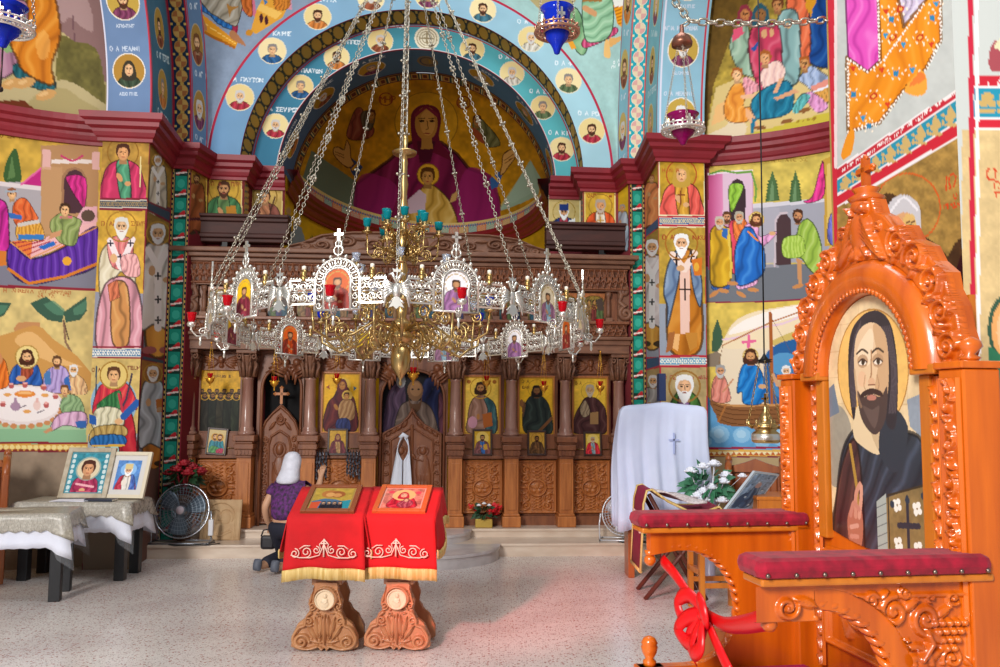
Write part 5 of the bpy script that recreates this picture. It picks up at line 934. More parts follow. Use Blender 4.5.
def c_spandrel(c):
    c.H += .05; c.ridge([(1, 1), (99, 1), (99, 43), (1, 43)], 2.5, .5, True); c.bump(50, 20, 7, 9, 1.3); c.bump(50, 16, 8, 6, 1.2); c.bump(47, 19, 1.2, 1, 1.5); c.bump(53, 19, 1.2, 1, 1.5); c.bump(50, 33, 5, 5, .8)
    for q in (-1, 1):
        for k in range(5): c.leaf(50 + q * 8, 22 + k * 1.2, 50 + q * (42 - k * 3), 10 + k * 7.5, 3.6, .9 - .06 * k)
IY = CY + .1
for bi, (i, px0, px1, py0, py1) in enumerate(((0, 205.5, 243.5, 372, 432), (2, 324, 360, 374, 432), (4, 464.5, 499.5, 376, 433.5), (5, 519.5, 554.5, 376, 433.5), (6, 575, 609.5, 376, 433.5))):
    xa, xb = XC[i] + .075, XC[i + 1] - .075
    b = MB(); b.box(xa, xb, IY + .02, IY + .12, zb0, zc1); b.box(xa, xb, IY - .04, IY + .02, zb0, sz(517)); b.box(xa, xb, IY - .05, IY + .02, sz(459), sz(455.5), bev=.006); b.box(xa, xb, IY - .02, IY + .02, sz(455.5), sz(434)); ip(b, 'bay_board', WOOD_I)
    zt, zb_ = sz(460), sz(515); adopt(relief('carved_panel', (xa + .01, IY + .0, zt), (xb - xa - .02, 0, 0), (0, 0, zb_ - zt), (0, -1, 0), 90, 120, c_panel, .035, WOOD_L, units=(100, 150)), ICO)
    zt, zb_ = sz(353), sz(372); adopt(relief('winged_spandrel', (xa, IY + .0, zt), (xb - xa, 0, 0), (0, 0, zb_ - zt), (0, -1, 0), 80, 40, c_spandrel, .04, WOOD_I, units=(100, 44)), ICO)
    x0, x1, z1, z0 = sx(px0, IY), sx(px1, IY), sz(py0, IY), sz(py1, IY); w, h = (x1 - x0) * 100, (z1 - z0) * 100
    def paint(c, bi=bi, w=w, h=h):
        if bi == 0:
            c.C[:] = hx('d8a424'); c.mottle(.15, 5); c.poly([(0, h * .45), (w, h * .45), (w, h), (0, h)], '18220f'); c.text('SYNAXIS', w * .2, h * .12, 3, '5a3818'); c.text('AGIWN', w * .55, h * .12, 3, '5a3818')
            for k in range(5): c.robe([(w * (.02 + .19 * k), h), (w * (.03 + .19 * k), h * .45), (w * (.17 + .19 * k), h * .45), (w * (.2 + .19 * k), h)], ['26221a', '1a1e14', '2e2a1c', '181c12', '222818'][k], ang=1.57)
            for k in range(5): c.head(w * (.1 + .2 * k), h * .42, 7, skin='8a6034', hair='2a1c10', beard='2a1c10', ring='c89830', halor=.8)
            for k in range(6): c.head(w * (.02 + .19 * k), h * .35, 5.5, skin='7a5430', hair='201810', beard='201810')
            return
        c.C[:] = hx(['', 'e4ae20', 'f0c850', 'e6b428', 'e4ba3c'][bi]); c.mottle(.1, 6); c.line([(.7, .7), (w - .7, .7), (w - .7, h - .7), (.7, h - .7)], 1.2, 'b8862c', 1, 0, True)
        if bi == 1:
            c.ell(w * .55, h * .2, 8.5, 8.5, 'e0b848'); c.robe([(w * .4, h * .28), (w * .3, h * .4), (w * .12, h * .55), (w * .07, h * .98), (w * .92, h * .98), (w * .88, h * .5), (w * .75, h * .36), (w * .65, h * .24)], '5c2228', lt='8a4038', dk='34101c'); c.head(w * .52, h * .2, 11, skin='a87038', hair='3a1c14', veil='5c2228'); c.ell(w * .66, h * .38, 6, 6, 'd8b050'); c.robe([(w * .5, h * .48), (w * .65, h * .43), (w * .85, h * .52), (w * .85, h * .78), (w * .5, h * .8), (w * .42, h * .62)], 'a87c50', lt='d8b888', dk='704c30'); c.head(w * .64, h * .39, 8, skin='b07c44', hair='4a2c18'); c.ell(w * .36, h * .58, 2, 4, 'a87038', 1, -.5); c.robe([(w * .4, h * .8), (w * .7, h * .78), (w * .75, h * .98), (w * .4, h * .98)], '303868')
            c.poly([(w * .08, h * .24), (w * .16, h * .2), (w * .18, h * .28)], '984828'); c.poly([(w * .82, h * .22), (w * .92, h * .25), (w * .84, h * .3)], '286888')
        elif bi == 2:
            c.robe([(w * .36, h * .34), (w * .18, h * .46), (w * .1, h * .72), (w * .12, h * .98), (w * .9, h * .98), (w * .92, h * .6), (w * .84, h * .46), (w * .6, h * .34)], '98705c', lt='c8a090', dk='684838'); c.robe([(w * .55, h * .36), (w * .84, h * .45), (w * .93, h * .7), (w * .9, h * .98), (w * .62, h * .98), (w * .68, h * .6)], '3a6064', lt='6a9088', dk='1c3c44'); c.ell(w * .24, h * .8, 5.5, 7, 'c890a0'); c.poly([(w * .52, h * .66), (w * .78, h * .62), (w * .82, h * .86), (w * .56, h * .9)], 'b06028'); c.ell(w * .4, h * .7, 2, 3.5, 'b07840'); c.head(w * .46, h * .2, 13, skin='b07c48', hair='3a2010', beard='3a2010', ring='c89428', halor=1.0, long=1)
            for x in (.12, .86): c.ell(w * x, h * .09, 2.4, 2.4, 'b06a28')
        elif bi == 3:
            c.ell(w * .52, h * .2, 11, 11, 'b88a20', 1, 0, .7); c.robe([(w * .4, h * .32), (w * .25, h * .4), (w * .12, h * .6), (w * .2, h * .98), (w * .95, h * .98), (w * .9, h * .55), (w * .75, h * .38), (w * .6, h * .32)], '26302c', lt='485850', dk='10181a'); c.poly([(w * .12, h * .72), (w * .08, h * .5), (w * .16, h * .42), (w * .2, h * .5)], '6a4830'); c.ell(w * .08, h * .46, 2.5, 4.5, '8a5c34'); c.line([(w * .6, h * .95), (w * .95, h * .72)], 3.5, '7a5030'); c.head(w * .52, h * .24, 12, skin='7a5230', hair='1c1410', beard='1c1410', long=1); c.text('O A', w * .08, h * .1, 3.5, '6a3818'); c.text('IWAN', w * .08, h * .2, 3, '6a3818')
        else:
            c.ell(w * .5, h * .24, 11, 11, 'b89430', 1, 0, .7); c.robe([(w * .36, h * .36), (w * .2, h * .5), (w * .04, h * .7), (w * .04, h * .98), (w * .94, h * .98), (w * .97, h * .6), (w * .8, h * .42), (w * .6, h * .35)], '4c2c2c', lt='785450', dk='2c1618'); c.robe([(w * .36, h * .4), (w * .2, h * .55), (w * .3, h * .7), (w * .5, h * .62)], '9a8468', lt='c8b898'); c.poly([(w * .5, h * .62), (w * .74, h * .6), (w * .75, h * .82), (w * .5, h * .82)], 'a07c50'); c.head(w * .5, h * .22, 12, skin='b08c60', hair='a89c88', beard='b8ac98', bl=1.5); c.text('O A', w * .06, h * .12, 3, '6a3818')
    nm = ['icon of a row of dark haloed monks on gold', 'icon of a veiled mother holding a child on gold', 'icon of a bearded man with an orange book on gold', 'icon of a dark robed bearded man raising a hand', 'icon of a grey bearded old man in brown'][bi]
    o = adopt(flat('icon', (x0, IY + .012, z1), (x1 - x0, 0, 0), (0, 0, z0 - z1), 70, 110, paint, None, units=(w, h)), ICO); o['label'] = nm
    b = MB()
    for xa_, xb_, za_, zb2 in ((x0 - .018, x0, z0 - .018, z1 + .018), (x1, x1 + .018, z0 - .018, z1 + .018), (x0, x1, z1, z1 + .018), (x0, x1, z0 - .018, z0)): b.box(xa_, xb_, IY - .008, IY + .02, za_, zb2)
    ip(b, 'icon_frame', WOOD_L if bi else WOOD_I)
    b = MB(); b.tube([(xa - .02, IY - .03, sz(449)), (xb + .02, IY - .03, sz(449))], .006, 6); ip(b, 'icon_rail', BRASSD)
# openings: the small side door and the royal doors
BLK = mat('doorway_darkness', '0c0a0c', 0.9)  # near-black for sheets added as the unlit depth behind the door openings
def archboard(name, xa, xb, xo0, xo1, zspring, ztop, ztopb, m, y0, y1, pt=0.0):
    b = MB(); n = 16; cxo = (xo0 + xo1) / 2; r = (xo1 - xo0) / 2
    A = [(cxo - r * cos(PI * i / n), zspring + (ztop - zspring) * (sin(PI * i / n) ** (.8 + pt))) for i in range(n + 1)]
    b.prism([(xa, zb0), (xo0, zb0)] + A[:n // 2 + 1] + [(cxo, ztopb), (xa, ztopb)], y0, y1); b.prism([(cxo, ztopb)] + A[n // 2:] + [(xo1, zb0), (xb, zb0), (xb, ztopb)], y0, y1)
    b.tube([(xo0, y0 - .006, zb0)] + xz(A, y0 - .006) + [(xo1, y0 - .006, zb0)], .018, 6); return b
ip(archboard('a', XC[1] + .09, XC[2] - .09, sx(264.5, IY), sx(303, IY), sz(392, IY), sz(369, IY), zc1, WOOD_I, IY, IY + .1), 'side_door_surround', WOOD_I)
ip(archboard('a', XC[3] + .09, XC[4] - .09, sx(381, IY), sx(444.5, IY), sz(402, IY), sz(370, IY), zc1, WOOD_I, IY, IY + .1), 'royal_door_surround', WOOD_I)
b = MB(); b.box(sx(262), sx(306), IY + .22, IY + .24, .24, sz(366)); ip(b, 'doorway_dark_sheet', BLK)  # added black sheet in place of the dark interior
def c_angel(x0):
    def f(c):
        for q in (-1, 1):
            for k in range(5): c.leaf(50 - q * 6, 20, 50 + q * (34 - 2 * k), 4 + k * 9, 4, .8)
        c.bump(50, 16, 8, 9, 1.2); c.bump(50, 30, 10, 8, .8); c.ridge([(30, 40), (70, 40)], 5, .6)
    return f
for (pa, pb, pt, pbm, an) in ((276, 290, 358, 376, .5), (291, 305, 358, 376, -.5), (378, 396, 356, 386, .6), (429, 448, 356, 386, -.6)):   # carved winged heads in the spandrels
    x0, x1, z1, z0 = sx(pa), sx(pb), sz(pt), sz(pbm); w = x1 - x0; b = MB(); cx_, cz_ = (x0 + x1) / 2, (z0 + z1) / 2; M = Matrix.Translation((cx_, IY - .02, cz_)) @ Matrix.Rotation(an, 4, 'Y')
    b.sphere((0, 0, .05), .05, 10, M=M); b.sphere((0, -.03, .04), .015, 6, M=M); b.sphere((0, .0, -.04), .055, 8, M=M, sc=(1, .6, 1.2))
    for q in (-1, 1):
        for k in range(4): b.tube([(q * .03, 0, .02 - .02 * k), (q * .09, -.01, .05 - .05 * k), (q * .14, 0, .01 - .06 * k)], [.022, .024, .008], 5, M=M)
    for k in range(3): b.tube([(-.07, -.03, -.05 - .035 * k), (.07, -.03, -.04 - .035 * k)], .014, 5, M=M)
    ip(b, 'carved_cherub', WOOD_I)
def c_sidedoor(c):
    c.ridge([(3, 256), (3, 60), (12, 40), (30, 22), (50, 8), (70, 22), (88, 40), (97, 60), (97, 256)], 6, .9, True); I = [(22, 250), (22, 90), (28, 72), (50, 60), (72, 72), (78, 90), (78, 250)]; c.ridge(I, 5, .8, True)
    for k in range(8):
        for q in (-1, 1): c.scroll(50 + q * 37, 78 + 23 * k, 8, 4, .7, k, 1.2, q * (1 if k % 2 else -1)); c.leaf(50 + q * 34, 88 + 23 * k, 50 + q * 42, 96 + 23 * k, 3, .7)
    c.scroll(50, 35, 12, 5, .9, 0, 1.5); c.leaf(38, 40, 22, 58, 4, .8); c.leaf(62, 40, 78, 58, 4, .8); c.leaf(50, 48, 50, 22, 5, .6)
    c.bump(50, 100, 10, 13, 1.1); c.ridge(arc(50, 100, 16, 0, 2 * PI, 30), 2.5, .6, True); c.bump(50, 155, 19, 42, .9); c.bump(50, 215, 22, 40, .8); c.ridge([(36, 130), (44, 150), (58, 160)], 7, 1.2); c.ridge([(64, 130), (62, 150), (52, 168)], 7, 1.2)
    for k in range(5): c.ridge([(34 + 8 * k, 170), (32 + 9 * k, 248)], 3, .95)
DY = IY + .06
def doorleaf(name, top, carve, x0, x1, zt, units, parts=()):
    w, h = x1 - x0, zt - .29
    root = adopt(relief(name, (x0, DY - .02, zt), (w, 0, 0), (0, 0, -h), (0, -1, 0), 80, 200, lambda c: (carve(c), c.setclip(top), None), .03, WOOD_I, units=units), ICO); return root
def cutout(c, top, carve):   # carving only inside the door's outline
    c.H[:] = .12; carve(c); m = c.inside(np.array(top, float)); k = np.full(c.x.size, -1.0); k[m] = c.H[m]; c.H = k
TOP = [(0, 260), (0, 58), (10, 38), (28, 20), (42, 8), (50, 2), (58, 8), (72, 20), (90, 38), (100, 58), (100, 260)]
x0, x1, zt = sx(265, DY), sx(302.5, DY), sz(404, DY)
sdoor = adopt(relief('side_door', (x0, DY, zt), (x1 - x0, 0, 0), (0, 0, .245 - zt), (0, -1, 0), 110, 260, lambda c: cutout(c, TOP, c_sidedoor), .035, WOOD_I, units=(100, 260), cut=-.5), ICO)
b = MB(); b.prism([(x0 + (x1 - x0) * u / 100, zt + (.245 - zt) * v / 260) for u, v in TOP[::-1]], DY + .005, DY + .05); b.build('door_back', WOOD_I, sdoor)
def orthocross(b, cx, cz, h, y, t=.02, M=None):
    w = h * .16; b.box(cx - w / 2, cx + w / 2, y - t / 2, y + t / 2, cz, cz + h, M=M); b.box(cx - h * .36, cx + h * .36, y - t / 2, y + t / 2, cz + h * .54, cz + h * .54 + w, M=M)
    for ex, ez in ((cx, cz + h), (cx - h * .38, cz + h * .62), (cx + h * .38, cz + h * .62)):
        for dx, dz in ((0, .06), (-.07, 0), (.07, 0), (0, -.06)): b.sphere((ex + dx * h, y, ez + dz * h), h * .07, 6, M=M)
b = MB(); orthocross(b, (x0 + x1) / 2, zt - .01, .19, DY + .02); b.build('door_cross', WOOD_L, sdoor)
RT = [(0, 240), (0, 56), (12, 48), (30, 36), (42, 20), (50, 2), (58, 20), (70, 36), (88, 48), (100, 56), (100, 240)]
def c_royal(side):
    def f(c):
        c.ridge([(2, 238), (2, 58), (14, 49), (31, 38), (44, 22), (50, 8), (56, 22), (69, 38), (86, 49), (98, 58), (98, 238)], 5, .9, True); c.ridge([(15, 230), (15, 70), (34, 56), (46, 46)], 3.5, .8); c.ridge([(85, 230), (85, 70), (66, 56), (54, 46)], 3.5, .8)
        for k in range(8):
            for q in (-1, 1): c.scroll(50 + q * 42, 74 + 21 * k, 5.5, 3, .7, k, 1.1, q)
        for k in range(4):
            for q in (-1, 1): c.leaf(50 + q * (8 + 9 * k), 30 + 8 * k, 50 + q * (15 + 9 * k), 44 + 6 * k, 3.5, .8)
        c.ridge([(50, 40), (50, 238)], 5, 1.0)
        for q in (-1, 1):
            x = 50 + q * 18; c.bump(x, 92, 6, 9, 1.1); c.ridge(arc(x, 92, 9.5, 0, 2 * PI, 24), 1.6, .6, True); c.bump(x, 130, 12, 34, .9); c.bump(x, 180, 13, 40, .8)
            for k in range(4): c.ridge([(x - 8 + 5 * k, 140), (x - 10 + 6 * k, 218)], 2, 1.0)
            c.ridge([(x, 112), (x - q * 12, 108), (x - q * 16, 100)], 4, 1.1); c.leaf(x + q * 8, 110, x + q * 12, 170, 4, .9)
    return f
x0, x1, zt = sx(383, DY), sx(443, DY), sz(406, DY); cxr = (x0 + x1) / 2; rd = []
for side in (0, 1):
    xa, xb = (x0, cxr - .002) if side == 0 else (cxr + .002, x1)
    def crv(c, side=side):
        cutout(c, RT, c_royal(side))
    d = adopt(relief('royal_door', (xa, DY, zt), (xb - xa, 0, 0), (0, 0, .245 - zt), (0, -1, 0), 80, 240, lambda c, side=side: ((c.x.__iadd__(50 * side)), crv(c)), .035, WOOD_I, units=(50, 240), cut=-.5), ICO); rd.append(d)
    q = [(max(min(u, 50 + 50 * side), 50 * side), v) for u, v in RT]; q2 = []
    for t in q:
        if not q2 or t != q2[-1]: q2.append(t)
    if side == 0: q2 = [(0, 240), (0, 56), (12, 48), (30, 36), (42, 20), (50, 2), (50, 240)]
    else: q2 = [(50, 240), (50, 2), (58, 20), (70, 36), (88, 48), (100, 56), (100, 240)]
    b = MB(); b.prism([(x0 + (x1 - x0) * u / 100, zt + (.245 - zt) * v / 240) for u, v in q2[::-1]], DY + .005, DY + .05); b.build('door_back', WOOD_I, d)
def p_curtain(c):
    c.C[:] = hx('0e0c14'); c.robe([(5, 100), (8, 45), (20, 25), (35, 20), (38, 60), (30, 100)], '584058', lt='8a7090', dk='281c34', f=5); c.robe([(60, 40), (70, 14), (88, 22), (93, 60), (90, 100), (70, 100)], '1c2450', lt='3c4a80', dk='0c1028'); c.robe([(88, 40), (96, 45), (97, 90), (90, 95)], '6a3848'); c.robe([(25, 100), (28, 60), (45, 48), (65, 50), (80, 65), (84, 100)], '7a6458', lt='b09c8c', dk='463830'); c.ell(52, 34, 12, 15, '8a6444'); c.ell(53, 32, 9, 10, 'a87c54'); c.poly([(42, 40), (46, 52), (58, 52), (63, 40), (60, 60), (50, 66), (44, 58)], '6a4830', 1); c.ell(48, 32, 2, 1.2, '201410'); c.ell(57, 32, 2, 1.2, '201410'); c.ell(30, 20, 7, 10, 'a8a8a8')
o = adopt(flat('painted_curtain', (sx(379), IY + .2, sz(366)), (sx(446) - sx(379), 0, 0), (0, 0, -1.0), 120, 140, p_curtain, None, units=(100, 120)), ICO); o['label'] = 'dark curtain painted with a winged figure'
b = MB(); b.box(sx(379), sx(446), IY + .215, IY + .235, .24, sz(366)); ip(b, 'doorway_dark_sheet', BLK)  # black sheet added for the darkness behind the royal doors
# entablature
x0, x1 = sx(186), sx(627); b = MB()
b.box(x0 - .02, x1 + .02, CY - .17, CY + .25, zc1, sz(344)); b.box(x0 - .04, x1 + .04, CY - .19, CY + .25, sz(344), sz(339), bev=.01); b.box(x0 - .06, x1 + .06, CY - .22, CY + .25, sz(339), sz(335.5), bev=.012); ip(b, 'architrave', WOOD_U)
def c_frieze(n, h):
    def f(c):
        c.ridge([(0, 1), (100 * n, 1)], 2, .6); c.ridge([(0, h - 1), (100 * n, h - 1)], 2, .6)
        for k in range(n * 8): x = 12.5 * k; c.ridge([(x, h - 2), (x + 6.25, 2), (x + 12.5, h - 2)], 2, .8); c.ridge(arc(x + 6.25, h * .5, 3.4, 0, 2 * PI, 14), 1.6, .9, True); c.bump(x, h * .5, 2.2, 2.6, .7)
    return f
b = MB(); b.box(x0, x1, CY - .1, CY + .25, sz(335.5), sz(255)); ip(b, 'attic_board', WOOD_I)
adopt(relief('pierced_frieze', (x0, CY - .15, sz(323)), (x1 - x0, 0, 0), (0, 0, sz(335) - sz(323)), (0, -1, 0), 900, 26, c_frieze(8, 22), .04, WOOD_I, units=(800, 22)), ICO)
b = MB(); b.box(x0, x1, CY - .15, CY - .09, sz(335), sz(323)); b.box(x0 - .02, x1 + .02, CY - .2, CY, sz(323), sz(320), bev=.006); ip(b, 'attic_sill', WOOD_I)
NB = 14; e0, e1 = sx(208), sx(608); st = (e1 - e0) / NB
def p_smallicon(k):
    def f(c):
        c.C[:] = hx(['3a4a38', '5a4a2c', '2c4448', '6a5a30'][k % 4]); c.mottle(.3, 8); c.rect(0, 0, 100, 45, ['8a7434', '7a6834', '987c38'][k % 3]); c.mottle(.2, 8)
        for q in range(2 + k % 3): c.robe([(12 + 26 * q, 100), (16 + 26 * q, 40), (38 + 26 * q, 40), (42 + 26 * q, 100)], ['6a2c28', '284a5a', '4a5a34', '7a5a38', '38345a'][(k + q * 2) % 5]); c.head(27 + 26 * q, 30, 22, skin='9a7044', hair='2c1c10', beard='2c1c10' if q % 2 else None, ring='b08a34')
        c.poly([(60, 20), (95, 10), (98, 60), (70, 60)], '4a3c34')
    return f
for k in range(NB):
    xa = e0 + st * k + .045; xb = e0 + st * (k + 1) - .045; zt, zb_ = sz(293), sz(319)
    adopt(flat('attic_icon', (xa, CY - .112, zt), (xb - xa, 0, 0), (0, 0, zb_ - zt), 26, 30, p_smallicon(k), None, units=(100, 100)), ICO)
    b = MB(); n = 10; cx_ = (xa + xb) / 2; r = (xb - xa) / 2
    b.prism([(xa - .01, zt + .015)] + [(cx_ - r * cos(PI * i / n), zt - .07 + .06 * sin(PI * i / n)) for i in range(n + 1)] + [(xb + .01, zt + .015)], CY - .13, CY - .11); ip(b, 'attic_arch', WOOD_L)
for k in range(NB + 1):
    b = MB(); x = e0 + st * k; z0, z1 = sz(320), sz(291); h = z1 - z0
    b.box(x - .04, x + .04, CY - .2, CY - .1, z0, z0 + h * .12); b.lathe([(.032, z0 + h * .12), (.024, z0 + h * .3), (.028, z0 + h * .5), (.02, z0 + h * .8), (.035, z0 + h * .88), (.038, z0 + h)], 8, (x, CY - .15, 0)); ip(b, 'attic_colonette', WOOD_U)
adopt(relief('carved_frieze', (x0, CY - .18, sz(268)), (x1 - x0, 0, 0), (0, 0, sz(289) - sz(268)), (0, -1, 0), 900, 36, c_frieze(9, 22), .05, WOOD_I, units=(900, 22)), ICO)
b = MB(); b.box(x0, x1, CY - .18, CY - .09, sz(290), sz(268)); b.box(x0 - .03, x1 + .03, CY - .22, CY + .25, sz(268), sz(264), bev=.008); b.box(x0 - .07, x1 + .07, CY - .28, CY + .25, sz(264), sz(260), bev=.01); b.box(x0 - .11, x1 + .11, CY - .33, CY + .25, sz(260), sz(255.5), bev=.012); ip(b, 'cornice', WOOD_U)
for q, px in ((-1, 196), (1, 624)):
    x = sx(px); b = MB(); Z = lambda p: sz(p)
    pts = spiral(x + q * .02, sz(312), .085, .012, PI / 2 * (1 if q > 0 else 1), q * 1.6)[::-1] + [(x - q * .06, sz(300)), (x - q * .03, sz(293))] + spiral(x - q * .0, sz(290), .05, .01, PI, -q * 1.2)
    b.tube(xz(pts, CY - .16), .03, 8); b.box(x - .07, x + .07, CY - .15, CY - .09, sz(320), sz(285)); ip(b, 'volute_bracket', WOOD_U)
def c_crest(c):
    out = [(0, 40), (0, 30), (12, 24), (30, 10), (60, 4), (130, 2), (200, 4), (226, 10), (246, 24), (260, 30), (260, 40)]
    def g(c):
        c.H[:] = .2; c.ridge([(2, 30), (14, 25), (32, 12), (62, 6), (130, 4), (198, 6), (228, 12), (246, 25), (258, 30)], 5, .9)
        for q in (-1, 1):
            for k, (dx, yy, r) in enumerate(((22, 24, 11), (48, 26, 9), (74, 22, 12), (98, 28, 8), (114, 32, 5))): c.scroll(130 + q * dx, yy, r, 4, .9, k, 1.5, q * (1 if k % 2 else -1)); c.leaf(130 + q * (dx + 6), yy - 8, 130 + q * (dx + 20), yy - 12 + k * 3, 3, .8); c.leaf(130 + q * dx, yy + 6, 130 + q * (dx + 16), 36, 3, .7)
        c.leaf(130, 36, 130, 8, 7, 1.0); c.leaf(122, 34, 112, 14, 4, .8); c.leaf(138, 34, 148, 14, 4, .8)
    cutout(c, out, g)
xa, xb = sx(288), sx(549); adopt(relief('carved_crest', (xa, CY - .12, sz(233)), (xb - xa, 0, 0), (0, 0, sz(256) - sz(233)), (0, -1, 0), 420, 60, c_crest, .06, WOOD_U, units=(260, 40), cut=-.5), ICO)
b = MB(); zz = lambda v: sz(233) + (sz(256) - sz(233)) * v / 40
b.prism([(xa + (xb - xa) * u / 260, zz(v)) for u, v in [(0, 40), (0, 30.5), (12, 24.5), (30, 10.5), (60, 4.5), (130, 2.5), (200, 4.5), (226, 10.5), (246, 24.5), (260, 30.5), (260, 40)][::-1]], CY - .118, CY - .04); ip(b, 'crest_back', WOOD_U)
# ---- dark beams across the side bays
def beam(pa, pb, label, q):
    Y = 9.98; xa, xb = sx(pa, Y), sx(pb, Y); z = lambda p: sz(p, Y); r = empty('curtain_beam', ((xa + xb) / 2, Y, z(246)), 0, label, 'beam')
    b = MB()
    for za, zb_, d in ((219, 222, 0), (222, 226, .03), (226, 238, .05), (238, 242, .03), (242, 246, .06)): b.box(xa, xb, Y - .07 + d, Y + .16, z(zb_), z(za), bev=.012)
    adopt(b.build('beam_body', WOOD_D), r)
    b = MB(); xm = xa + (xb - xa) * (.35 if q < 0 else .68); b.box(xm - .03, xm + .03, Y - .0, Y + .06, z(262), z(246)); b.tube([(xm, Y + .03, z(246.5)), (xm + q * .18, Y + .12, z(261))], .025, 6); b.box(xm - .2, xm + .2, Y + .02, Y + .1, z(263), z(261)); adopt(b.build('bracket', IRON), r)
beam(189, 285, 'dark wooden beam over the screen beneath the bust of the green robed man', -1); beam(546, 631, 'dark wooden beam over the screen beneath the bust of the blue hooded monk', 1)
# ---- small icons standing on the ledges
def icon_frame(name, w, h, paint, label, cat, group, fm, fw=.012, t=.02, units=None, mat_=None, mount=None, parts=()):
    """a framed picture facing -y, its foot at the origin"""
    r = empty(name, (0, 0, 0), 0, label, cat, group)
    b = MB(); b.box(-w / 2, w / 2, 0, t * .6, 0, h); b.build('backing', fm, r)
    b = MB()
    for xa, xb, za, zb_ in ((-w / 2, -w / 2 + fw, 0, h), (w / 2 - fw, w / 2, 0, h), (-w / 2 + fw, w / 2 - fw, 0, fw), (-w / 2 + fw, w / 2 - fw, h - fw, h)): b.box(xa, xb, -t * .5, t * .2, za, zb_, bev=.003)
    b.build('frame', fm, r)
    if mount:
        b = MB(); b.box(-w / 2 + fw, w / 2 - fw, -t * .12, 0, fw, h - fw); b.build('mount', mount[1], r); k = mount[0]
    else: k = 0
    iw, ih = w - 2 * fw - 2 * k, h - 2 * fw - 2 * k
    flat('picture', (-iw / 2, -t * .14 - .001, h - fw - k), (iw, 0, 0), (0, 0, -ih), int(max(20, iw * 260)), int(max(26, ih * 260)), paint, r, units=units or (100, 100 * ih / iw), m=mat_ or ICON)
    return r
DKF = mat('dark_icon_frame', '3a2018', 0.4); 
def bpaint(bg, **k):
    def f(c):
        c.C[:] = hx(bg); c.mottle(.12, 12); c.line([(2, 2), (98, 2), (98, 138), (2, 138)], 3, '8a6828', 1, 0, True); c.bust(50, 42, 34, **k)
    return f
def p_two(c):
    c.C[:] = hx('d0b880'); c.robe([(10, 140), (8, 80), (30, 55), (50, 60), (60, 100), (50, 140)], '2c8090', lt='58b0b8'); c.robe([(50, 140), (48, 90), (60, 60), (85, 65), (95, 100), (92, 140)], '1c7888', lt='60b8c0'); c.robe([(20, 100), (70, 110), (75, 140), (15, 140)], '4a8a50'); c.robe([(55, 120), (90, 110), (90, 140), (55, 140)], 'b03050'); c.head(38, 45, 34, hair='6a4020', beard='6a4020', halo='c8922c', halor=.7); c.head(66, 46, 34, hair='5a3018', beard='5a3018', halo='c8922c', halor=.7)
SM = [(221, 430, p_two, 'small dark framed icon of two embracing saints in teal', .06, .22), (339, 430, bpaint('c89a30', robe='6a2830', veil='6a2830', hair='301810', skin='a87848', inner='a88050'), 'small dark framed icon of a maroon veiled mother, under the mother and child', 0, .22), (482.5, 430, bpaint('d0a428', robe='7a4a4a', inner='3060a0', hair='3a2010', beard='3a2010', skin='b08050', halo='e0c060', book='c8982c'), 'small framed icon of a bearded man in blue and pink', 0, .22), (537.5, 431, bpaint('c89838', robe='5a3c20', inner='6a4828', hair='2c1808', beard='2c1808', skin='8a5c34', ring='8a6424'), 'small framed icon of a brown robed bearded man', 0, .22), (594.5, 432, bpaint('d0b040', robe='d02c38', inner='8098a0', hair='b0a090', beard='c0b0a0', skin='b08050', halo='e0c468'), 'small framed icon of a white bearded man in a red cloak', 0, .22)]
for px, py, pf, lab, rot, w in SM:
    Y = IY - .065; z0 = sz(455.5, Y); h = sz(py - 1, Y) - z0; w = h * .76
    r = icon_frame('ledge_icon', w, h, pf, lab, 'icon', 'small icons on the ledge of the screen', DKF, fw=.022, units=(100, 140)); r.location = (sx(px, Y), Y, z0 + .002); r.rotation_euler = (-.08, rot * 1.2, 0)
# ---- oil lamps hanging before the screen
def make_lamp():
    r = empty('oil_lamp', (0, 0, 0))
    b = MB(); b.lathe([(.004, -.10), (.012, -.095), (.006, -.085), (.015, -.07), (.04, -.045), (.055, -.025), (.05, -.015), (.06, 0), (.052, .004), (.03, 0)], 14); b.sphere((0, 0, -.11), .012, 8)
    for k in range(12): a = 2 * PI * k / 12; b.sphere((.058 * cos(a), .058 * sin(a), .006), .009, 5)
    b.build('lamp_bowl', GOLDL, r)
    b = MB(); b.lathe([(.012, .0), (.026, .012), (.034, .05), (.038, .07), (.034, .07), (.028, .02)], 12); b.build('glass_cup', REDG, r)
    b = MB()
    for k in range(3):
        a = 2 * PI * k / 3 + .5; b.tube([(.058 * cos(a), .058 * sin(a), 0), (.03 * cos(a), .03 * sin(a), .25), (.006 * cos(a), .006 * sin(a), .47)], .0028, 4)
    b.lathe([(.004, .46), (.016, .465), (.01, .48), (.003, .49)], 8); b.build('hanging_chains', GOLDL, r); return r
REDG = mat('red_lamp_glass', 'd01020', 0.1, trans=.35); 
lampspots = [(212, 379, 'small brass oil lamp with red cup before the icon of the dark monks'), (274, 382, 'small brass oil lamp hanging before the dark arch of the side door'), (335, 379, 'small brass oil lamp with red cup over the mother and child icon'), (410.5, 374, 'brass oil lamp with red cup hanging before the royal doors'), (484, 381, 'small brass oil lamp before the icon of the man with an orange book'), (542, 386, 'small brass oil lamp before the dark robed man raising a hand'), (600, 386, 'small brass oil lamp before the grey bearded man, beside the white draped stand')]
lp = make_lamp(); b = None
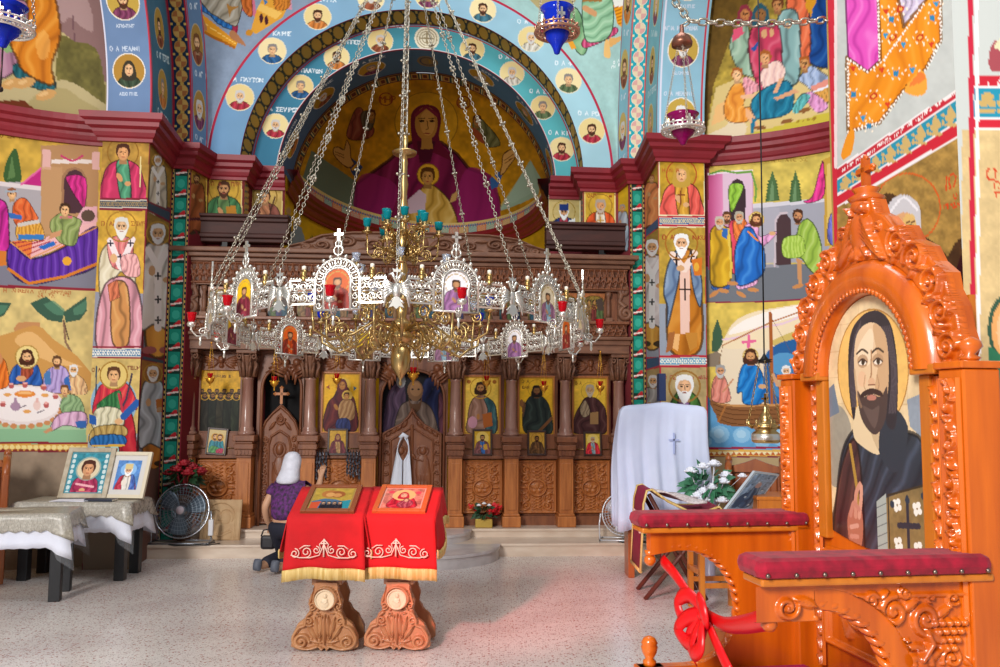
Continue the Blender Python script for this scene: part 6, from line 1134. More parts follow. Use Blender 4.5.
for i, (px, py, lab) in enumerate(lampspots):
    o = lp if i == 0 else copy_tree(lp); o.location = P(px, py, 9.68); s_ = .85 if i not in (3,) else 1.1; o.scale = (s_,) * 3; tag(o, lab, 'oil lamp', 'oil lamps hanging before the screen')
    b = MB(); zt = P(px, py, 9.68).z + .487 * s_; b.tube([(0, 0, .485), (0, .10 / s_, .5), (0, .13 / s_, .5)], .006, 5); b.build('hook', BRASSD, o)
# ---- white stole on the royal doors, tied strands of votive medals
def p_cloth(name, pts_rows, thick, m, label, cat, group=None):
    """cloth given as rows of points, thickened"""
    nv, nu = len(pts_rows), len(pts_rows[0]); b = MB(); vs = [p for r in pts_rows for p in r]
    b.add(vs, [(i * nu + j, i * nu + j + 1, (i + 1) * nu + j + 1, (i + 1) * nu + j) for i in range(nv - 1) for j in range(nu - 1)], 0, True)
    o = b.build(name, m, None, None, label, cat, group); md = o.modifiers.new('thick', 'SOLIDIFY'); md.thickness = thick; md.offset = 0; return o
Y = DY - .07
def stole():
    rows = []; zt, zb_ = sz(437, Y), sz(491, Y)
    for side in (0, 1):
        pass
    b = MB(); n = 14
    # two hanging lappets joined over a peg
    for q, xo, xb_ in ((-1, (404, 400), (391, 401)), (1, (404, 410), (401, 413))):
        vs = []
        for i in range(n + 1):
            t = i / n; pyv = 438 + (491 - 438) * t
            gap = 1.5 + 4.5 * sin(PI * min(1, t / .42)) if t < .42 else 1.0
            if q < 0: xl = 403.5 - 2.5 - 10 * t ** .8; xr = 403.5 - (gap - 1.2 if t < .42 else -0.0)
            else: xl = 403.5 + (gap - 1.2 if t < .42 else 0.0) + 1; xr = 403.5 + 4.5 + 5.5 * t ** .7
            for j in range(6):
                u = j / 5; vs.append((sx(xl + (xr - xl) * u, Y), Y - .012 * sin(u * PI * 2 + q) - .01, sz(pyv, Y)))
        b.add(vs, [(i * 6 + j, i * 6 + j + 1, (i + 1) * 6 + j + 1, (i + 1) * 6 + j) for i in range(n) for j in range(5)], 0, True)
    b.tube([(sx(401, Y), Y - .012, sz(438, Y)), (sx(403.5, Y), Y - .012, sz(434.5, Y)), (sx(408, Y), Y - .012, sz(437.5, Y))], .025, 6)
    o = b.build('stole', mat('stole_linen', 'dfe4f0', .8), None, None, 'white stole hanging on the carved royal doors', 'stole'); md = o.modifiers.new('thick', 'SOLIDIFY'); md.thickness = .008; md.offset = 0
stole()
VOT = mat('votive_metal', '6a6a74', .3, .7, col2='141416', scale=30)
rnd = random.Random(5); vst = None
for k, px in enumerate((315.5, 318.5, 321.5, 324.5, 327.5, 348.5, 351.5, 354.5, 357.5, 360.5)):
    x = sx(px, IY - .13); z = sz(450.5, IY - .13)
    if vst is None:
        vst = empty('votive_strand', (0, 0, 0)); b = MB(); b.tube([(0, 0, 0), (.002, -.002, -.16), (0, 0, -.36)], .006, 5); b.build('cord', mat('black_cord', '16141a', .7), vst); md = None
        for j in range(7):
            b = MB(); b.box(-.013, .013, -.011, -.004, -.045, .0, bev=.004)
            if md is None: md = o = b.build('medal', VOT, vst)
            else: o = md.copy(); COL.objects.link(o); o.parent = vst
            o.location = (.004 * (j % 3 - 1), 0, -.02 - .045 * j); o.rotation_euler = (0, .3 * (j % 3 - 1), .5 * (j % 2) - .2)
    o = vst if k == 0 else copy_tree(vst); o.location = (x, IY - .13, z); o.rotation_euler = (0, 0, rnd.uniform(-.3, .3)); o.scale = (1, 1, rnd.uniform(.8, 1.02))
    tag(o, 'dark cord of silvery votive medals hanging from the rail under the mother and child icon', 'votive strand', 'votive strands under the mother and child icon')
# the whole screen stands turned with the church, and what rests on it with it
for o in [o for o in bpy.data.objects if o.parent is None and (o == ICO or o.get('category') in ('beam', 'icon', 'oil lamp', 'stole', 'votive strand'))]: turn(o)
# ============================================================ CHANDELIERS AND HANGING LAMPS
def chain_links(b, p0, p1, L, r, w=None, mi=0, sag=0.0):
    p0, p1 = Vector(p0), Vector(p1); D = (p1 - p0).length; n = max(1, int(D / (L * .78))); w = w or L * .34
    P_ = lambda t: p0.lerp(p1, t) - Vector((0, 0, sag * 4 * t * (1 - t)))
    for i in range(n):
        a, c = P_(i / n), P_((i + 1) / n); t = (c - a).normalized(); m = (a + c) / 2
        u = t.orthogonal().normalized(); v = t.cross(u)
        if i % 2: u, v = v, u
        h = L / 2; pts = [m + t * (h * q[0]) + u * (w * q[1]) for q in ((-.6, -.9), (0, -1), (.6, -.9), (1, 0), (.6, .9), (0, 1), (.6 * -1, .9), (-1, 0))]
        b.tube(pts, r, 4, mi, closed=True)
YC = 7.0; CHC = P(402, 290, YC); CHX = CHC.x; RR = .222 * YC; ZR = P(402, 290, YC - RR).z
CH = empty('ring_chandelier', (CHX, YC, ZR - .085), .094, 'great silver filigree ring chandelier with brass scroll centre hanging over the nave', 'chandelier')
CRYST = mat('clear_crystal', 'e8f0ff', .05, trans=.8); TEALG = mat('teal_glass', '0a8a94', .1, trans=.3); BLUEG = mat('cobalt_glass', '1430c0', .08, trans=.3); CH.rotation_euler = (-.058, 0, .094); WAXC = mat('candle_wax', 'f0e8d8', .6); PURG = mat('purple_glass', '8c1058', .1, trans=.3)
SIDE = 2 * RR * sin(PI / 12); AP = RR * cos(PI / 12)
def filigree_band():      # half a side: x from .135 to SIDE/2-.07
    b = MB(); xa, xb = .15, SIDE / 2 - .07; h = .08
    for z in (-h, h): b.box(xa, xb, -.004, .004, z - .006, z + .006)
    for x in (xa + .004, xb - .006): b.box(x - .006, x + .006, -.006, .006, -h, h)
    n = 3; w = (xb - xa) / n
    for i in range(n):
        cx_ = xa + w * (i + .5)
        for q in (-1, 1):
            b.tube(xz(spiral(cx_ - w * .1, q * h * .48, h * .42, .008, q * (.2 + i), 1.5 * q, 16)), .0055, 4); b.tube(xz(spiral(cx_ + w * .32, q * h * .45, h * .28, .006, 2, -1.3 * q, 12)), .005, 4)
            b.tube([(cx_ - w * .45, 0, 0), (cx_ - w * .1, 0, q * h * .2), (cx_ + w * .25, 0, q * h * .85)], .005, 4)
        b.tube([(cx_ - w / 2, 0, 0), (cx_ + w / 2, 0, 0)], .005, 4)
        for k in range(3):
            x = xa + w * (i + (k + .5) / 3); b.sphere((x, 0, h + .012), .010, 5)
    return b
def eagle():
    b = MB(); b.sphere((0, 0, -.005), .032, 8, sc=(1, .5, 1.7)); b.prism([(-.012, -.05), (-.05, -.12), (-.02, -.11), (0, -.13), (.02, -.11), (.05, -.12), (.012, -.05)], -.006, .006)
    for q in (-1, 1):
        for k in range(6): a = -1.25 + .36 * k; L = .105 - .006 * abs(k - 3); b.tube([(q * .022, 0, .03 - .008 * k), (q * (.022 + L * .55 * cos(a * .6)), 0, .045 - .018 * k), (q * (.022 + L * .68 * cos(a * .5)), 0, -.03 - .017 * k + .02 * (5 - k))], [.012, .012, .005], 5)
        b.tube([(0, 0, .05), (q * .02, 0, .085), (q * .03, 0, .105), (q * .055, 0, .10)], [.014, .011, .013, .003], 6); b.tube([(q * .012, 0, -.05), (q * .04, 0, -.085), (q * .05, 0, -.09)], .006, 5)
    b.prism([(-.022, .115), (-.03, .14), (-.01, .13), (0, .15), (.01, .13), (.03, .14), (.022, .115)], -.004, .004); b.tube([(0, 0, .05), (0, 0, .115)], .006, 5); b.tube([(0, .0, .145), (0, 0, .17)], .005, 5)
    return b
def medal_frame():
    b = MB(); r = .075; A = lambda rr, n, dz=0.0: [(-rr, -.10)] + arc(0, .055, rr, PI, 0, n) + [(rr, -.10)]
    b.tube(xz(A(r, 14)), .009, 5); b.tube(xz(A(r + .052, 16)), .006, 5); b.tube([(-.13, 0, -.10), (.13, 0, -.10)], .007, 5)
    for i in range(11):
        a = PI * i / 10; c, s_ = cos(a), sin(a); b.tube(xz(arc(c * (r + .028), .055 + s_ * (r + .028), .021, 0, 2 * PI, 9)[:-1]), .005, 4, closed=True); b.sphere((c * (r + .066), 0, .055 + s_ * (r + .066)), .012, 5); b.tube([(c * r, 0, .055 + s_ * r), (c * (r + .06), 0, .055 + s_ * (r + .06))], .004, 4)
    for q in (-1, 1):
        for k in range(3): b.tube(xz(spiral(q * (r + .028), -.075 + .045 * k, .021, .005, k, 1.3 * q, 10)), .005, 4)
    return b
def cross_top():
    b = MB(); b.tube([(0, 0, .19), (0, 0, .30)], .006, 5); b.tube(xz(arc(0, .225, .026, 0, 2 * PI, 12)[:-1]), .006, 4, closed=True); b.tube(xz(arc(0, .262, .018, 0, 2 * PI, 10)[:-1]), .005, 4, closed=True); b.box(-.008, .008, -.005, .005, .28, .345); b.box(-.026, .026, -.005, .005, .308, .322)
    return b
def pic(bg, robe, inner):
    def f(c):
        c.C[:] = hx(bg); c.mottle(.06, 12); c.line([(2, 2), (98, 2), (98, 168), (2, 168)], 4, 'e8e0d0', 1, 0, True); c.bust(50, 58, 40, robe=robe, inner=inner, hair='4a3020', beard='6a5040', skin='b88860', ring='b89848')
    return f
band0 = eag0 = mf0 = cr0 = cup0 = can0 = None
PB = [('f4f0f4', '9a6a98', None), ('e8d8b8', '9a6a88', '88a8b8'), ('e8c030', '6a4a30', None), ('e06020', '8a3020', 'c84818'), ('e8b820', '7a2838', None), ('c85818', '8a2418', None)]
for k in range(12):
    am = -PI / 2 + PI / 12 + k * PI / 6; ae = -PI / 2 + k * PI / 6          # medallion bearing, eagle bearing
    def put(o, ang, rad, par=CH): o.parent = par; o.location = (rad * cos(ang), rad * sin(ang), 0); o.rotation_euler = (0, 0, ang + PI / 2); return o
    for q in (1, -1):
        if band0 is None: band0 = o = filigree_band().build('filigree_band', SILV)
        else: o = band0.copy(); COL.objects.link(o)
        put(o, am, AP); o.scale = (q, 1, 1)
    if eag0 is None: eag0 = o = eagle().build('double_headed_eagle', SILV)
    else: o = eag0.copy(); COL.objects.link(o)
    put(o, ae, RR)
    if mf0 is None: mf0 = o = medal_frame().build('medallion', SILV)
    else: o = mf0.copy(); COL.objects.link(o)
    put(o, am, AP); me = o; o.scale = (1.22, 1.22, 1.22)
    if cr0 is None: cr0 = c = cross_top().build('cross', SILV)
    else: c = cr0.copy(); COL.objects.link(c)
    c.parent = me
    for side in (-1, 1):
        n = 12; pts = [(-.07, -.10)] + arc(0, .055, .07, PI, 0, n) + [(.07, -.10)]
        U, V = uvgrid(24, 40); X = -.07 + .14 * U; Z = .125 - .225 * V; cv = Cv(U * 100, V * 168); pic(*PB[(k + (0 if side < 0 else 2)) % 6])(cv)
        mk = ((X ** 2 + np.clip(Z - .055, 0, 1) ** 2) <= .0705 ** 2)
        p = np.stack([X * (1 if side < 0 else -1), np.full_like(X, .003 * side), Z], -1); gridmesh('picture', p, cv.C, ICON, me, None, None, mask=mk, flip=True)
    # brackets: cup hangs out from the foot of the medallion on a scroll; candles stand on the band
    if cup0 is None:
        b = MB(); b.tube([(0, 0, -.10), (0, -.03, -.16), (0, -.09, -.165), (0, -.13, -.12), (0, -.13, -.09)], .007, 5); b.tube([(0, y, z) for y, z in spiral(-.045, -.13, .035, .006, 0, 1.5, 14)], .006, 4); b.lathe([(.006, -.10), (.03, -.09), (.034, -.075), (.028, -.06)], 10, (0, -.13, 0)); b.sphere((0, -.13, -.115), .012, 6); b.lathe([(.003, -.24), (.012, -.225), (.008, -.2), (.014, -.18), (.004, -.165)], 8, (0, -.06, 0))
        cup0 = o = b.build('cup_bracket', SILV)
        b = MB(); b.lathe([(.02, -.06), (.03, -.03), (.032, 0), (.04, .012), (.034, .012), (.024, -.03)], 12, (0, -.13, 0)); cg = b.build('glass_cup', REDG, o)
    else: o = cup0.copy(); COL.objects.link(o); cg2 = cg.copy(); COL.objects.link(cg2); cg2.parent = o
    put(o, am, AP)
    for q in (1, -1):
        if can0 is None:
            b = MB(); b.lathe([(.02, .075), (.012, .085), (.03, .10), (.012, .105), (.018, .12), (.018, .15)], 10); can0 = o = b.build('candle_holder', BRASSD); b = MB(); b.lathe([(.014, .15), (.014, .175), (.002, .18)], 8); cw = b.build('candle', WAXC, o)
        else: o = can0.copy(); COL.objects.link(o); c2 = cw.copy(); COL.objects.link(c2); c2.parent = o
        a2 = am + q * math.atan2(.235, AP); put(o, a2, math.hypot(.235, AP))
# chains from each eagle to the hoop
ZTOP = 5.75 - ZR; hoop = .12; ch0 = None
for k in range(12):
    ae = -PI / 2 + k * PI / 6
    if ch0 is None:
        L = math.hypot(RR - hoop, ZTOP - .17); b = MB(); chain_links(b, (0, 0, 0), (0, 0, L), .042, .0035, .010)
        for j in range(1, 9):
            z = L * j / 9.0
            for a in range(4): b.sphere((.02 * cos(a * PI / 2), .02 * sin(a * PI / 2), z), .011, 5)
            b.sphere((0, 0, z + .03), .009, 5); b.sphere((0, 0, z - .03), .009, 5)
        ch0 = o = b.build('chain', CHAINM)
    else: o = ch0.copy(); COL.objects.link(o)
    o.parent = CH; p0 = Vector((RR * cos(ae), RR * sin(ae), .17)); p1 = Vector((hoop * cos(ae), hoop * sin(ae), ZTOP)); o.location = p0; o.rotation_euler = (p1 - p0).to_track_quat('Z', 'Y').to_euler()
b = MB(); b.tube([(hoop * cos(a), hoop * sin(a), ZTOP) for a in np.linspace(0, 2 * PI, 17)[:-1]], .018, 6, closed=True); b.tube([(-hoop, 0, ZTOP), (hoop, 0, ZTOP)], .014, 6); b.build('top_hoop', BRASSD, CH)
b = MB(); chain_links(b, (0, 0, ZTOP), (0, 0, 3.4 + ZTOP), .09, .009, .03); b.build('main_chain', CHAINM, CH)
# brass centre
zz = lambda py: P(402, py, YC).z - ZR
b = MB(); zb, zt = zz(376), zz(120); prof = [(.002, zb), (.014, zb + .02), (.008, zb + .05), (.02, zb + .07), (.075, zz(358)), (.085, zz(348)), (.078, zz(339)), (.04, zz(336)), (.05, zz(333)), (.105, zz(330)), (.11, zz(325)), (.06, zz(321)), (.085, zz(317)), (.09, zz(313)), (.04, zz(308)), (.05, zz(296)), (.07, zz(290)), (.045, zz(280)), (.03, zz(268)), (.05, zz(260)), (.03, zz(250)), (.04, zz(238)), (.06, zz(232)), (.035, zz(222)), (.025, zz(205)), (.045, zz(196)), (.022, zz(186)), (.036, zz(172)), (.02, zz(160)), (.03, zz(150)), (.02, zz(142)), (.10, zz(141)), (.105, zz(139)), (.02, zz(136)), (.03, zz(126)), (.008, zt)]
b.lathe(prof, 18); b.build('brass_shaft', GOLDM, CH)
b = MB(); chain_links(b, (0, 0, zt), (0, 0, ZTOP), .09, .008, .025); b.build('shaft_chain', CHAINM, CH)
def arms(n, r, z0, z1, drop, tube_r, cupm, cupname, off, leafn=2, big=True):
    a0_ = None; cg0 = None
    for k in range(n):
        a = off + 2 * PI * k / n
        if a0_ is None:
            b = MB(); b.tube([(.04, 0, z0), (r * .3, 0, z0 + drop * .3), (r * .55, 0, z0 - drop * .6), (r * .8, 0, z0 - drop), (r * .97, 0, z0 - drop * .55), (r, 0, z1 - .05)], tube_r, 6)
            sp = spiral(r * .66, z0 - drop * .45, drop * .5, .012, -PI / 2, 1.7, 22); b.tube(xz(sp), tube_r * .9, 5); b.tube(xz(spiral(r * .3, z0 - drop * .5, drop * .42, .012, PI / 2, -1.6, 20)), tube_r * .9, 5)
            if big: b.tube(xz(spiral(r * .86, z0 + drop * .35, drop * .32, .01, PI, 1.5, 18)), tube_r * .8, 5); b.tube(xz(spiral(r * .45, z0 + drop * .75, drop * .42, .01, 0, 1.6, 18)), tube_r * .8, 5)
            for q in range(leafn): b.sphere((r * (.35 + .3 * q), 0, z0 - drop * (.2 + .5 * q)), .02, 6)
            b.lathe([(.008, -.06), (.012, -.05), (.045, -.042), (.045, -.036), (.02, -.03), (.024, 0)], 10, (r, 0, z1)); a0_ = o = b.build('scroll_arm', GOLDM)
            b = MB(); b.lathe([(.016, 0), (.03, .02), (.034, .06), (.038, .075), (.032, .075), (.024, .02)], 12, (r, 0, z1)); cg0 = b.build(cupname, cupm, o)
        else: o = a0_.copy(); COL.objects.link(o); c = cg0.copy(); COL.objects.link(c); c.parent = o
        o.parent = CH; o.rotation_euler = (0, 0, a)
arms(6, .62, zz(322), zz(296), .19, .012, CRYST, 'crystal_cup', .2); arms(6, .42, zz(282), zz(258), .13, .009, CRYST, 'crystal_cup', .5); arms(6, .30, zz(238), zz(218), .09, .008, TEALG, 'teal_cup', .1, big=False); arms(6, .17, zz(222), zz(210), .05, .007, TEALG, 'teal_cup', .6, big=False); arms(6, .80, zz(318), zz(302), .15, .011, BLUEG, 'blue_cup', .55)
# leaf sprays under the teal cups
b = MB(); rnd = random.Random(3)
for k in range(26):
    a = rnd.uniform(0, 2 * PI); r = rnd.uniform(.1, .3); z = zz(rnd.uniform(214, 250)); b.tube([(.03 * cos(a), .03 * sin(a), zz(245)), (r * .6 * cos(a), r * .6 * sin(a), z - .02), (r * cos(a + .2), r * sin(a + .2), z)], [.006, .008, .003], 5); b.sphere((r * cos(a + .2), r * sin(a + .2), z), .016, 6, sc=(1, 1, .6))
tag(b.build('leaf_spray', BRASSD, CH), kind='stuff')
# ---- single lamps on chains
def vigil(name, loc, r, glass, gh, metal, label, chains_to, cross=True, tier=1.0, rim=14, cm=None):
    o = empty(name, loc, 0, label, 'hanging lamp')
    b = MB(); n = 28; b.tube([(r * cos(a), r * sin(a), 0) for a in np.linspace(0, 2 * PI, n + 1)[:-1]], r * .07, 6, closed=True); b.tube([(r * .62 * cos(a), r * .62 * sin(a), .0) for a in np.linspace(0, 2 * PI, n + 1)[:-1]], r * .06, 6, closed=True); b.tube([(r * .97 * cos(a), r * .97 * sin(a), r * .22) for a in np.linspace(0, 2 * PI, n + 1)[:-1]], r * .04, 5, closed=True)
    for k in range(rim):
        a = 2 * PI * k / rim; b.tube([(r * .62 * cos(a), r * .62 * sin(a), 0), (r * cos(a), r * sin(a), 0), (r * .97 * cos(a), r * .97 * sin(a), r * .22)], r * .045, 5); b.sphere((r * .99 * cos(a), r * .99 * sin(a), r * .27), r * .07, 6); a2 = a + PI / rim; b.sphere((r * .82 * cos(a2), r * .82 * sin(a2), 0), r * .08, 5); b.sphere((r * cos(a2), r * sin(a2), r * .1), r * .07, 5)
    b.build('pierced_rim', metal, o)
    b = MB(); g = gh; b.lathe([(.01 * r, -.55 * g), (.12 * r, -.52 * g), (.2 * r, -.38 * g), (.3 * r, -.28 * g), (.5 * r, -.15 * g), (.56 * r, 0), (.55 * r, .1 * g), (.62 * r, .5 * g), (.78 * r, .62 * g), (.74 * r, .62 * g), (.58 * r, .45 * g), (.5 * r, .1 * g)], 22); b.build('glass_bowl', glass, o)
    if cross:
        for k in range(3):
            a = -PI / 2 + .25 + k * 2 * PI / 3; M = Matrix.Rotation(a + PI / 2, 4, 'Z'); b = MB(); b.box(-r * .05, r * .05, -r * .7, -r * .66, g * .12, g * .5, M=M); b.box(-r * .16, r * .16, -r * .7, -r * .66, g * .3, g * .38, M=M); b.build('gold_cross', SILV, o)
    for k in range(3):
        a = .5 + k * 2 * PI / 3; b = MB(); chain_links(b, (r * cos(a), r * sin(a), r * .2), chains_to(a), r * .16, r * .016, r * .05); b.build('chain', cm or CHAINM, o)
    return o
loc = P(557, 33, 3.2); vigil('blue_glass_lamp', loc, .085, BLUEG, .16, mat('rosy_silver', 'c09078', .3, .85), 'cobalt blue glass lamp in a pierced ring at the top over the right arch', lambda a: (.02 * cos(a), .02 * sin(a), .75))
loc = P(683, 131, 4.0); L1 = vigil('purple_glass_lamp', loc, .10, PURG, .13, SILV, 'purple glass lamp in a silver ring before the right pier cornice', lambda a: (.018 * cos(a), .018 * sin(a), .44))
zb_ = .44; b = MB(); b.lathe([(.05, zb_ - .015), (.052, zb_), (.04, zb_ + .03), (.012, zb_ + .05), (.01, zb_ + .09)], 14); b.build('bell_cap', mat('bronze_cap', '8a5a48', .35, .8), L1)
top = Vector(P(690, 21, 4.0)) - Vector(loc)
b = MB(); chain_links(b, (0, 0, zb_ + .08), tuple(top), .04, .004, .012); b.build('suspension_chain', CHAINM, L1)
b = MB(); chain_links(b, tuple(top), tuple(Vector(P(841, 18, 4.12)) - Vector(loc)), .055, .006, .016, sag=.02); b.build('side_chain', CHAINM, L1)
b = MB(); chain_links(b, tuple(top), tuple(Vector(P(560, -160, 4.6)) - Vector(loc)), .055, .006, .016, sag=.02); b.build('ceiling_chain', CHAINM, L1)
loc = P(4, 28, 2.6); L2 = vigil('silver_glass_lamp', loc, .085, BLUEG, .12, SILV, 'blue and silver glass lamp cut by the top left corner', lambda a: (.02 * cos(a), .02 * sin(a), .6)); b = MB(); b.tube([(0, 0, -.06), (0, 0, -.2)], .003, 5); b.sphere((0, 0, -.2), .01, 6); b.build('pull_cord', IRON, L2)
loc = P(766, 443, 5.2); o = empty('censer_lamp', loc, 0, 'small gold crown shaped lamp with cross, on a long cord before the boat mural', 'hanging lamp')
b = MB(); b.lathe([(.07, 0), (.085, .01), (.08, .06), (.06, .075), (.075, .09), (.09, .10), (.05, .12), (.03, .13), (.04, .15), (.03, .17), (.012, .2), (.018, .215), (.005, .23)], 18)
for k in range(8): a = 2 * PI * k / 8; b.tube([(.08 * cos(a), .08 * sin(a), .09), (.115 * cos(a), .115 * sin(a), .115), (.11 * cos(a), .11 * sin(a), .14)], .008, 5)
b.build('crown_body', GOLDM, o); b = MB(); b.lathe([(.072, .012), (.088, .022), (.084, .055), (.07, .06)], 18); b.build('pearl_band', SILV, o); b = MB(); b.box(-.006, .006, -.005, .005, .22, .30); b.box(-.022, .022, -.005, .005, .262, .274); b.build('cross', GOLDM, o)
zc = P(765, 361, 5.2).z - loc.z
for k in range(3): a = .4 + 2 * PI * k / 3; b = MB(); chain_links(b, (.105 * cos(a), .105 * sin(a), .14), (.03 * cos(a), .03 * sin(a), zc), .022, .0022, .006); b.build('chain', BRASSD, o)
b = MB(); b.prism([(.05 * cos(t) * (1 if i % 2 else .5), zc + .015 * sin(t)) for i, t in enumerate(np.linspace(0, 2 * PI, 12, endpoint=False))], -.03, .03); b.lathe([(.03, zc - .01), (.035, zc), (.012, zc + .03), (.004, zc + .05)], 10); b.build('star_cap', IRON, o)
b = MB(); t2 = Vector(P(757, -60, 5.2)) - Vector(loc); b.tube([(0, 0, zc + .04), tuple(Vector((0, 0, zc)).lerp(t2, .5) + Vector((.003, 0, 0))), tuple(t2)], .005, 5); b.build('cord', IRON, o)
# ============================================================ FURNITURE OF THE NAVE
def G(px, py, z=0.0):
    d = P(px, py, 1.0) - Vector((0, 0, EYE)); k = (z - EYE) / d.z; return Vector((d.x * k, d.y * k, z))
def sheet(name, rows, m, thick=.006, parent=None, closed=False, label=None, cat=None, group=None, smooth=True, sub=0):
    nv, nu = len(rows), len(rows[0]); b = MB(); vs = [p for r in rows for p in r]; L = nu if closed else nu - 1
    b.add(vs, [(i * nu + j, i * nu + (j + 1) % nu, (i + 1) * nu + (j + 1) % nu, (i + 1) * nu + j) for i in range(nv - 1) for j in range(L)], 0, smooth)
    o = b.build(name, m, parent, None, label, cat, group)
    if sub: md = o.modifiers.new('sub', 'SUBSURF'); md.levels = md.render_levels = sub
    if thick: md = o.modifiers.new('thick', 'SOLIDIFY'); md.thickness = thick; md.offset = 0
    return o
BLKP = mat('black_painted_wood', '16161a', .45)
# ---- tables with cloths at the left wall
def lace():
    m = bpy.data.materials.new('beige_lace'); m.use_nodes = True; nt = m.node_tree; b = nt.nodes['Principled BSDF']; b.inputs['Roughness'].default_value = .35
    tc = nt.nodes.new('ShaderNodeTexCoord'); v = nt.nodes.new('ShaderNodeTexVoronoi'); v.inputs['Scale'].default_value = 44; nt.links.new(tc.outputs['Object'], v.inputs['Vector'])
    w = nt.nodes.new('ShaderNodeTexWave'); w.inputs['Scale'].default_value = 34; w.inputs['Distortion'].default_value = 6; nt.links.new(tc.outputs['Object'], w.inputs['Vector'])
    mx = nt.nodes.new('ShaderNodeMath'); mx.operation = 'MULTIPLY'; nt.links.new(v.outputs['Distance'], mx.inputs[0]); nt.links.new(w.outputs['Fac'], mx.inputs[1])
    r = nt.nodes.new('ShaderNodeValToRGB'); r.color_ramp.elements[0].position = .1; r.color_ramp.elements[1].position = .4; r.color_ramp.elements[0].color = lc('b8b0a0'); r.color_ramp.elements[1].color = lc('7c7466')
    nt.links.new(mx.outputs[0], r.inputs['Fac']); nt.links.new(r.outputs['Color'], b.inputs['Base Color']); return m
LACE = lace(); HAZE = mat('clear_plastic', 'f0f2f8', .08); HAZE.node_tree.nodes['Principled BSDF'].inputs['Alpha'].default_value = .09
def drape_rows(w, d, z, drop, rip, cdrop, n=22, off=.012, seed=1, scal=0.0):
    """rings of a cloth over a w x d top: inner ring on the top, then down the sides with folds; corners hang lower"""
    r = random.Random(seed); ph = r.uniform(0, 6); per = []
    for a, b_, k in (((-w / 2, -d / 2), (w / 2, -d / 2), n), ((w / 2, -d / 2), (w / 2, d / 2), n // 2 + 2), ((w / 2, d / 2), (-w / 2, d / 2), n), ((-w / 2, d / 2), (-w / 2, -d / 2), n // 2 + 2)):
        for i in range(k): t = i / k; per.append((a[0] + (b_[0] - a[0]) * t, a[1] + (b_[1] - a[1]) * t, t))
    rows = []
    for f in (0.02, .6, 1.0): rows.append([(x * f, y * f, z) for x, y, t in per])
    for q in (.08, .3, .55, .8, 1.0):
        row = []
        for i, (x, y, t) in enumerate(per):
            cn = max(0, 1 - min(t, 1 - t) * 9); nx, ny = (x / (w / 2), y / (d / 2)); ax, ay = (nx if abs(nx) > .999 else 0), (ny if abs(ny) > .999 else 0)
            o_ = off + rip * q * (.6 + .6 * sin(i * .9 + ph) + .3 * sin(i * 2.1)) + cn * .05 * q
            dz = drop * (1 + cdrop * cn) * q - (scal * abs(sin(i * 1.57)) if q == 1 else 0); row.append((x + ax * o_, y + ay * o_, z - dz + .004))
        rows.append(row)
    return rows
def table(loc, rz, w, d, h, label, clabel, llabel, drop=.22, ld=.11, seed=1):
    t = empty('side_table', loc, rz, label, 'table', 'cloth covered tables by the left wall')
    b = MB(); b.box(-w / 2, w / 2, -d / 2, d / 2, h - .04, h, bev=.005); b.build('tabletop', BLKP, t); b = MB()
    for y in (-d / 2 + .05, d / 2 - .05): b.box(-w / 2 + .06, w / 2 - .06, y - .015, y + .015, h - .12, h - .04)
    for x in (-w / 2 + .05, w / 2 - .05): b.box(x - .015, x + .015, -d / 2 + .06, d / 2 - .06, h - .12, h - .04)
    b.build('apron', BLKP, t)
    for sx_ in (-1, 1):
        for sy_ in (-1, 1): b = MB(); b.box(sx_ * (w / 2 - .06) - .045, sx_ * (w / 2 - .06) + .045, sy_ * (d / 2 - .06) - .045, sy_ * (d / 2 - .06) + .045, 0, h - .04, bev=.006); b.build('leg', BLKP, t)
    M = Matrix.Translation(loc) @ Matrix.Rotation(rz, 4, 'Z'); T = lambda rows, e=0: [[tuple(M @ Vector((x, y, z_ + e))) for x, y, z_ in r] for r in rows]
    c = empty('tablecloth', loc, rz, clabel, 'tablecloth', 'white cloths on the side tables'); o = sheet('cloth', T(drape_rows(w + .01, d + .01, h + .006, drop, .012, .35, seed=seed, scal=.006)), WHITECL, .004, closed=True); adopt(o, c)
    l = empty('lace_runner', loc, rz, llabel, 'lace runner', 'beige lace covers on the side tables'); o = sheet('lace', T(drape_rows(w + .02, d + .02, h + .014, ld, .012, .5, off=.02, seed=seed, scal=.02)), LACE, .003, closed=True); adopt(o, l)
    o = sheet('plastic_film', T(drape_rows(w + .03, d + .03, h + .02, drop * .9, .014, .9, off=.034, seed=seed + 3)[2:]), HAZE, 0, closed=True); adopt(o, l)
    return t
p = G(84, 503, .71); TF = (-4.08, 8.42, 0)
table((-3.93, 8.17, 0), .04, .99, .48, .70, 'black legged table under two framed icons by the left pier', 'white cloth on the table that carries the two framed icons', 'beige lace cover on the table that carries the two framed icons', .27, .14, 1)
table((-4.12, 7.22, 0), .28, 1.0, .52, .70, 'black legged table cut by the left picture edge, nearest the viewer', 'white cloth on the table cut by the left picture edge', 'beige lace cover on the table cut by the left picture edge', .27, .15, 2)
FRAMEW = mat('silver_gilt_frame', 'c8bca8', .35, .3, col2='a89880', scale=12); FRAMEC = mat('cream_gilt_frame', 'd8ccb4', .4, .1); MNTC = mat('grey_mount', 'd0ccc8', .7); MNTB = mat('teal_mount', '4a8a98', .5)
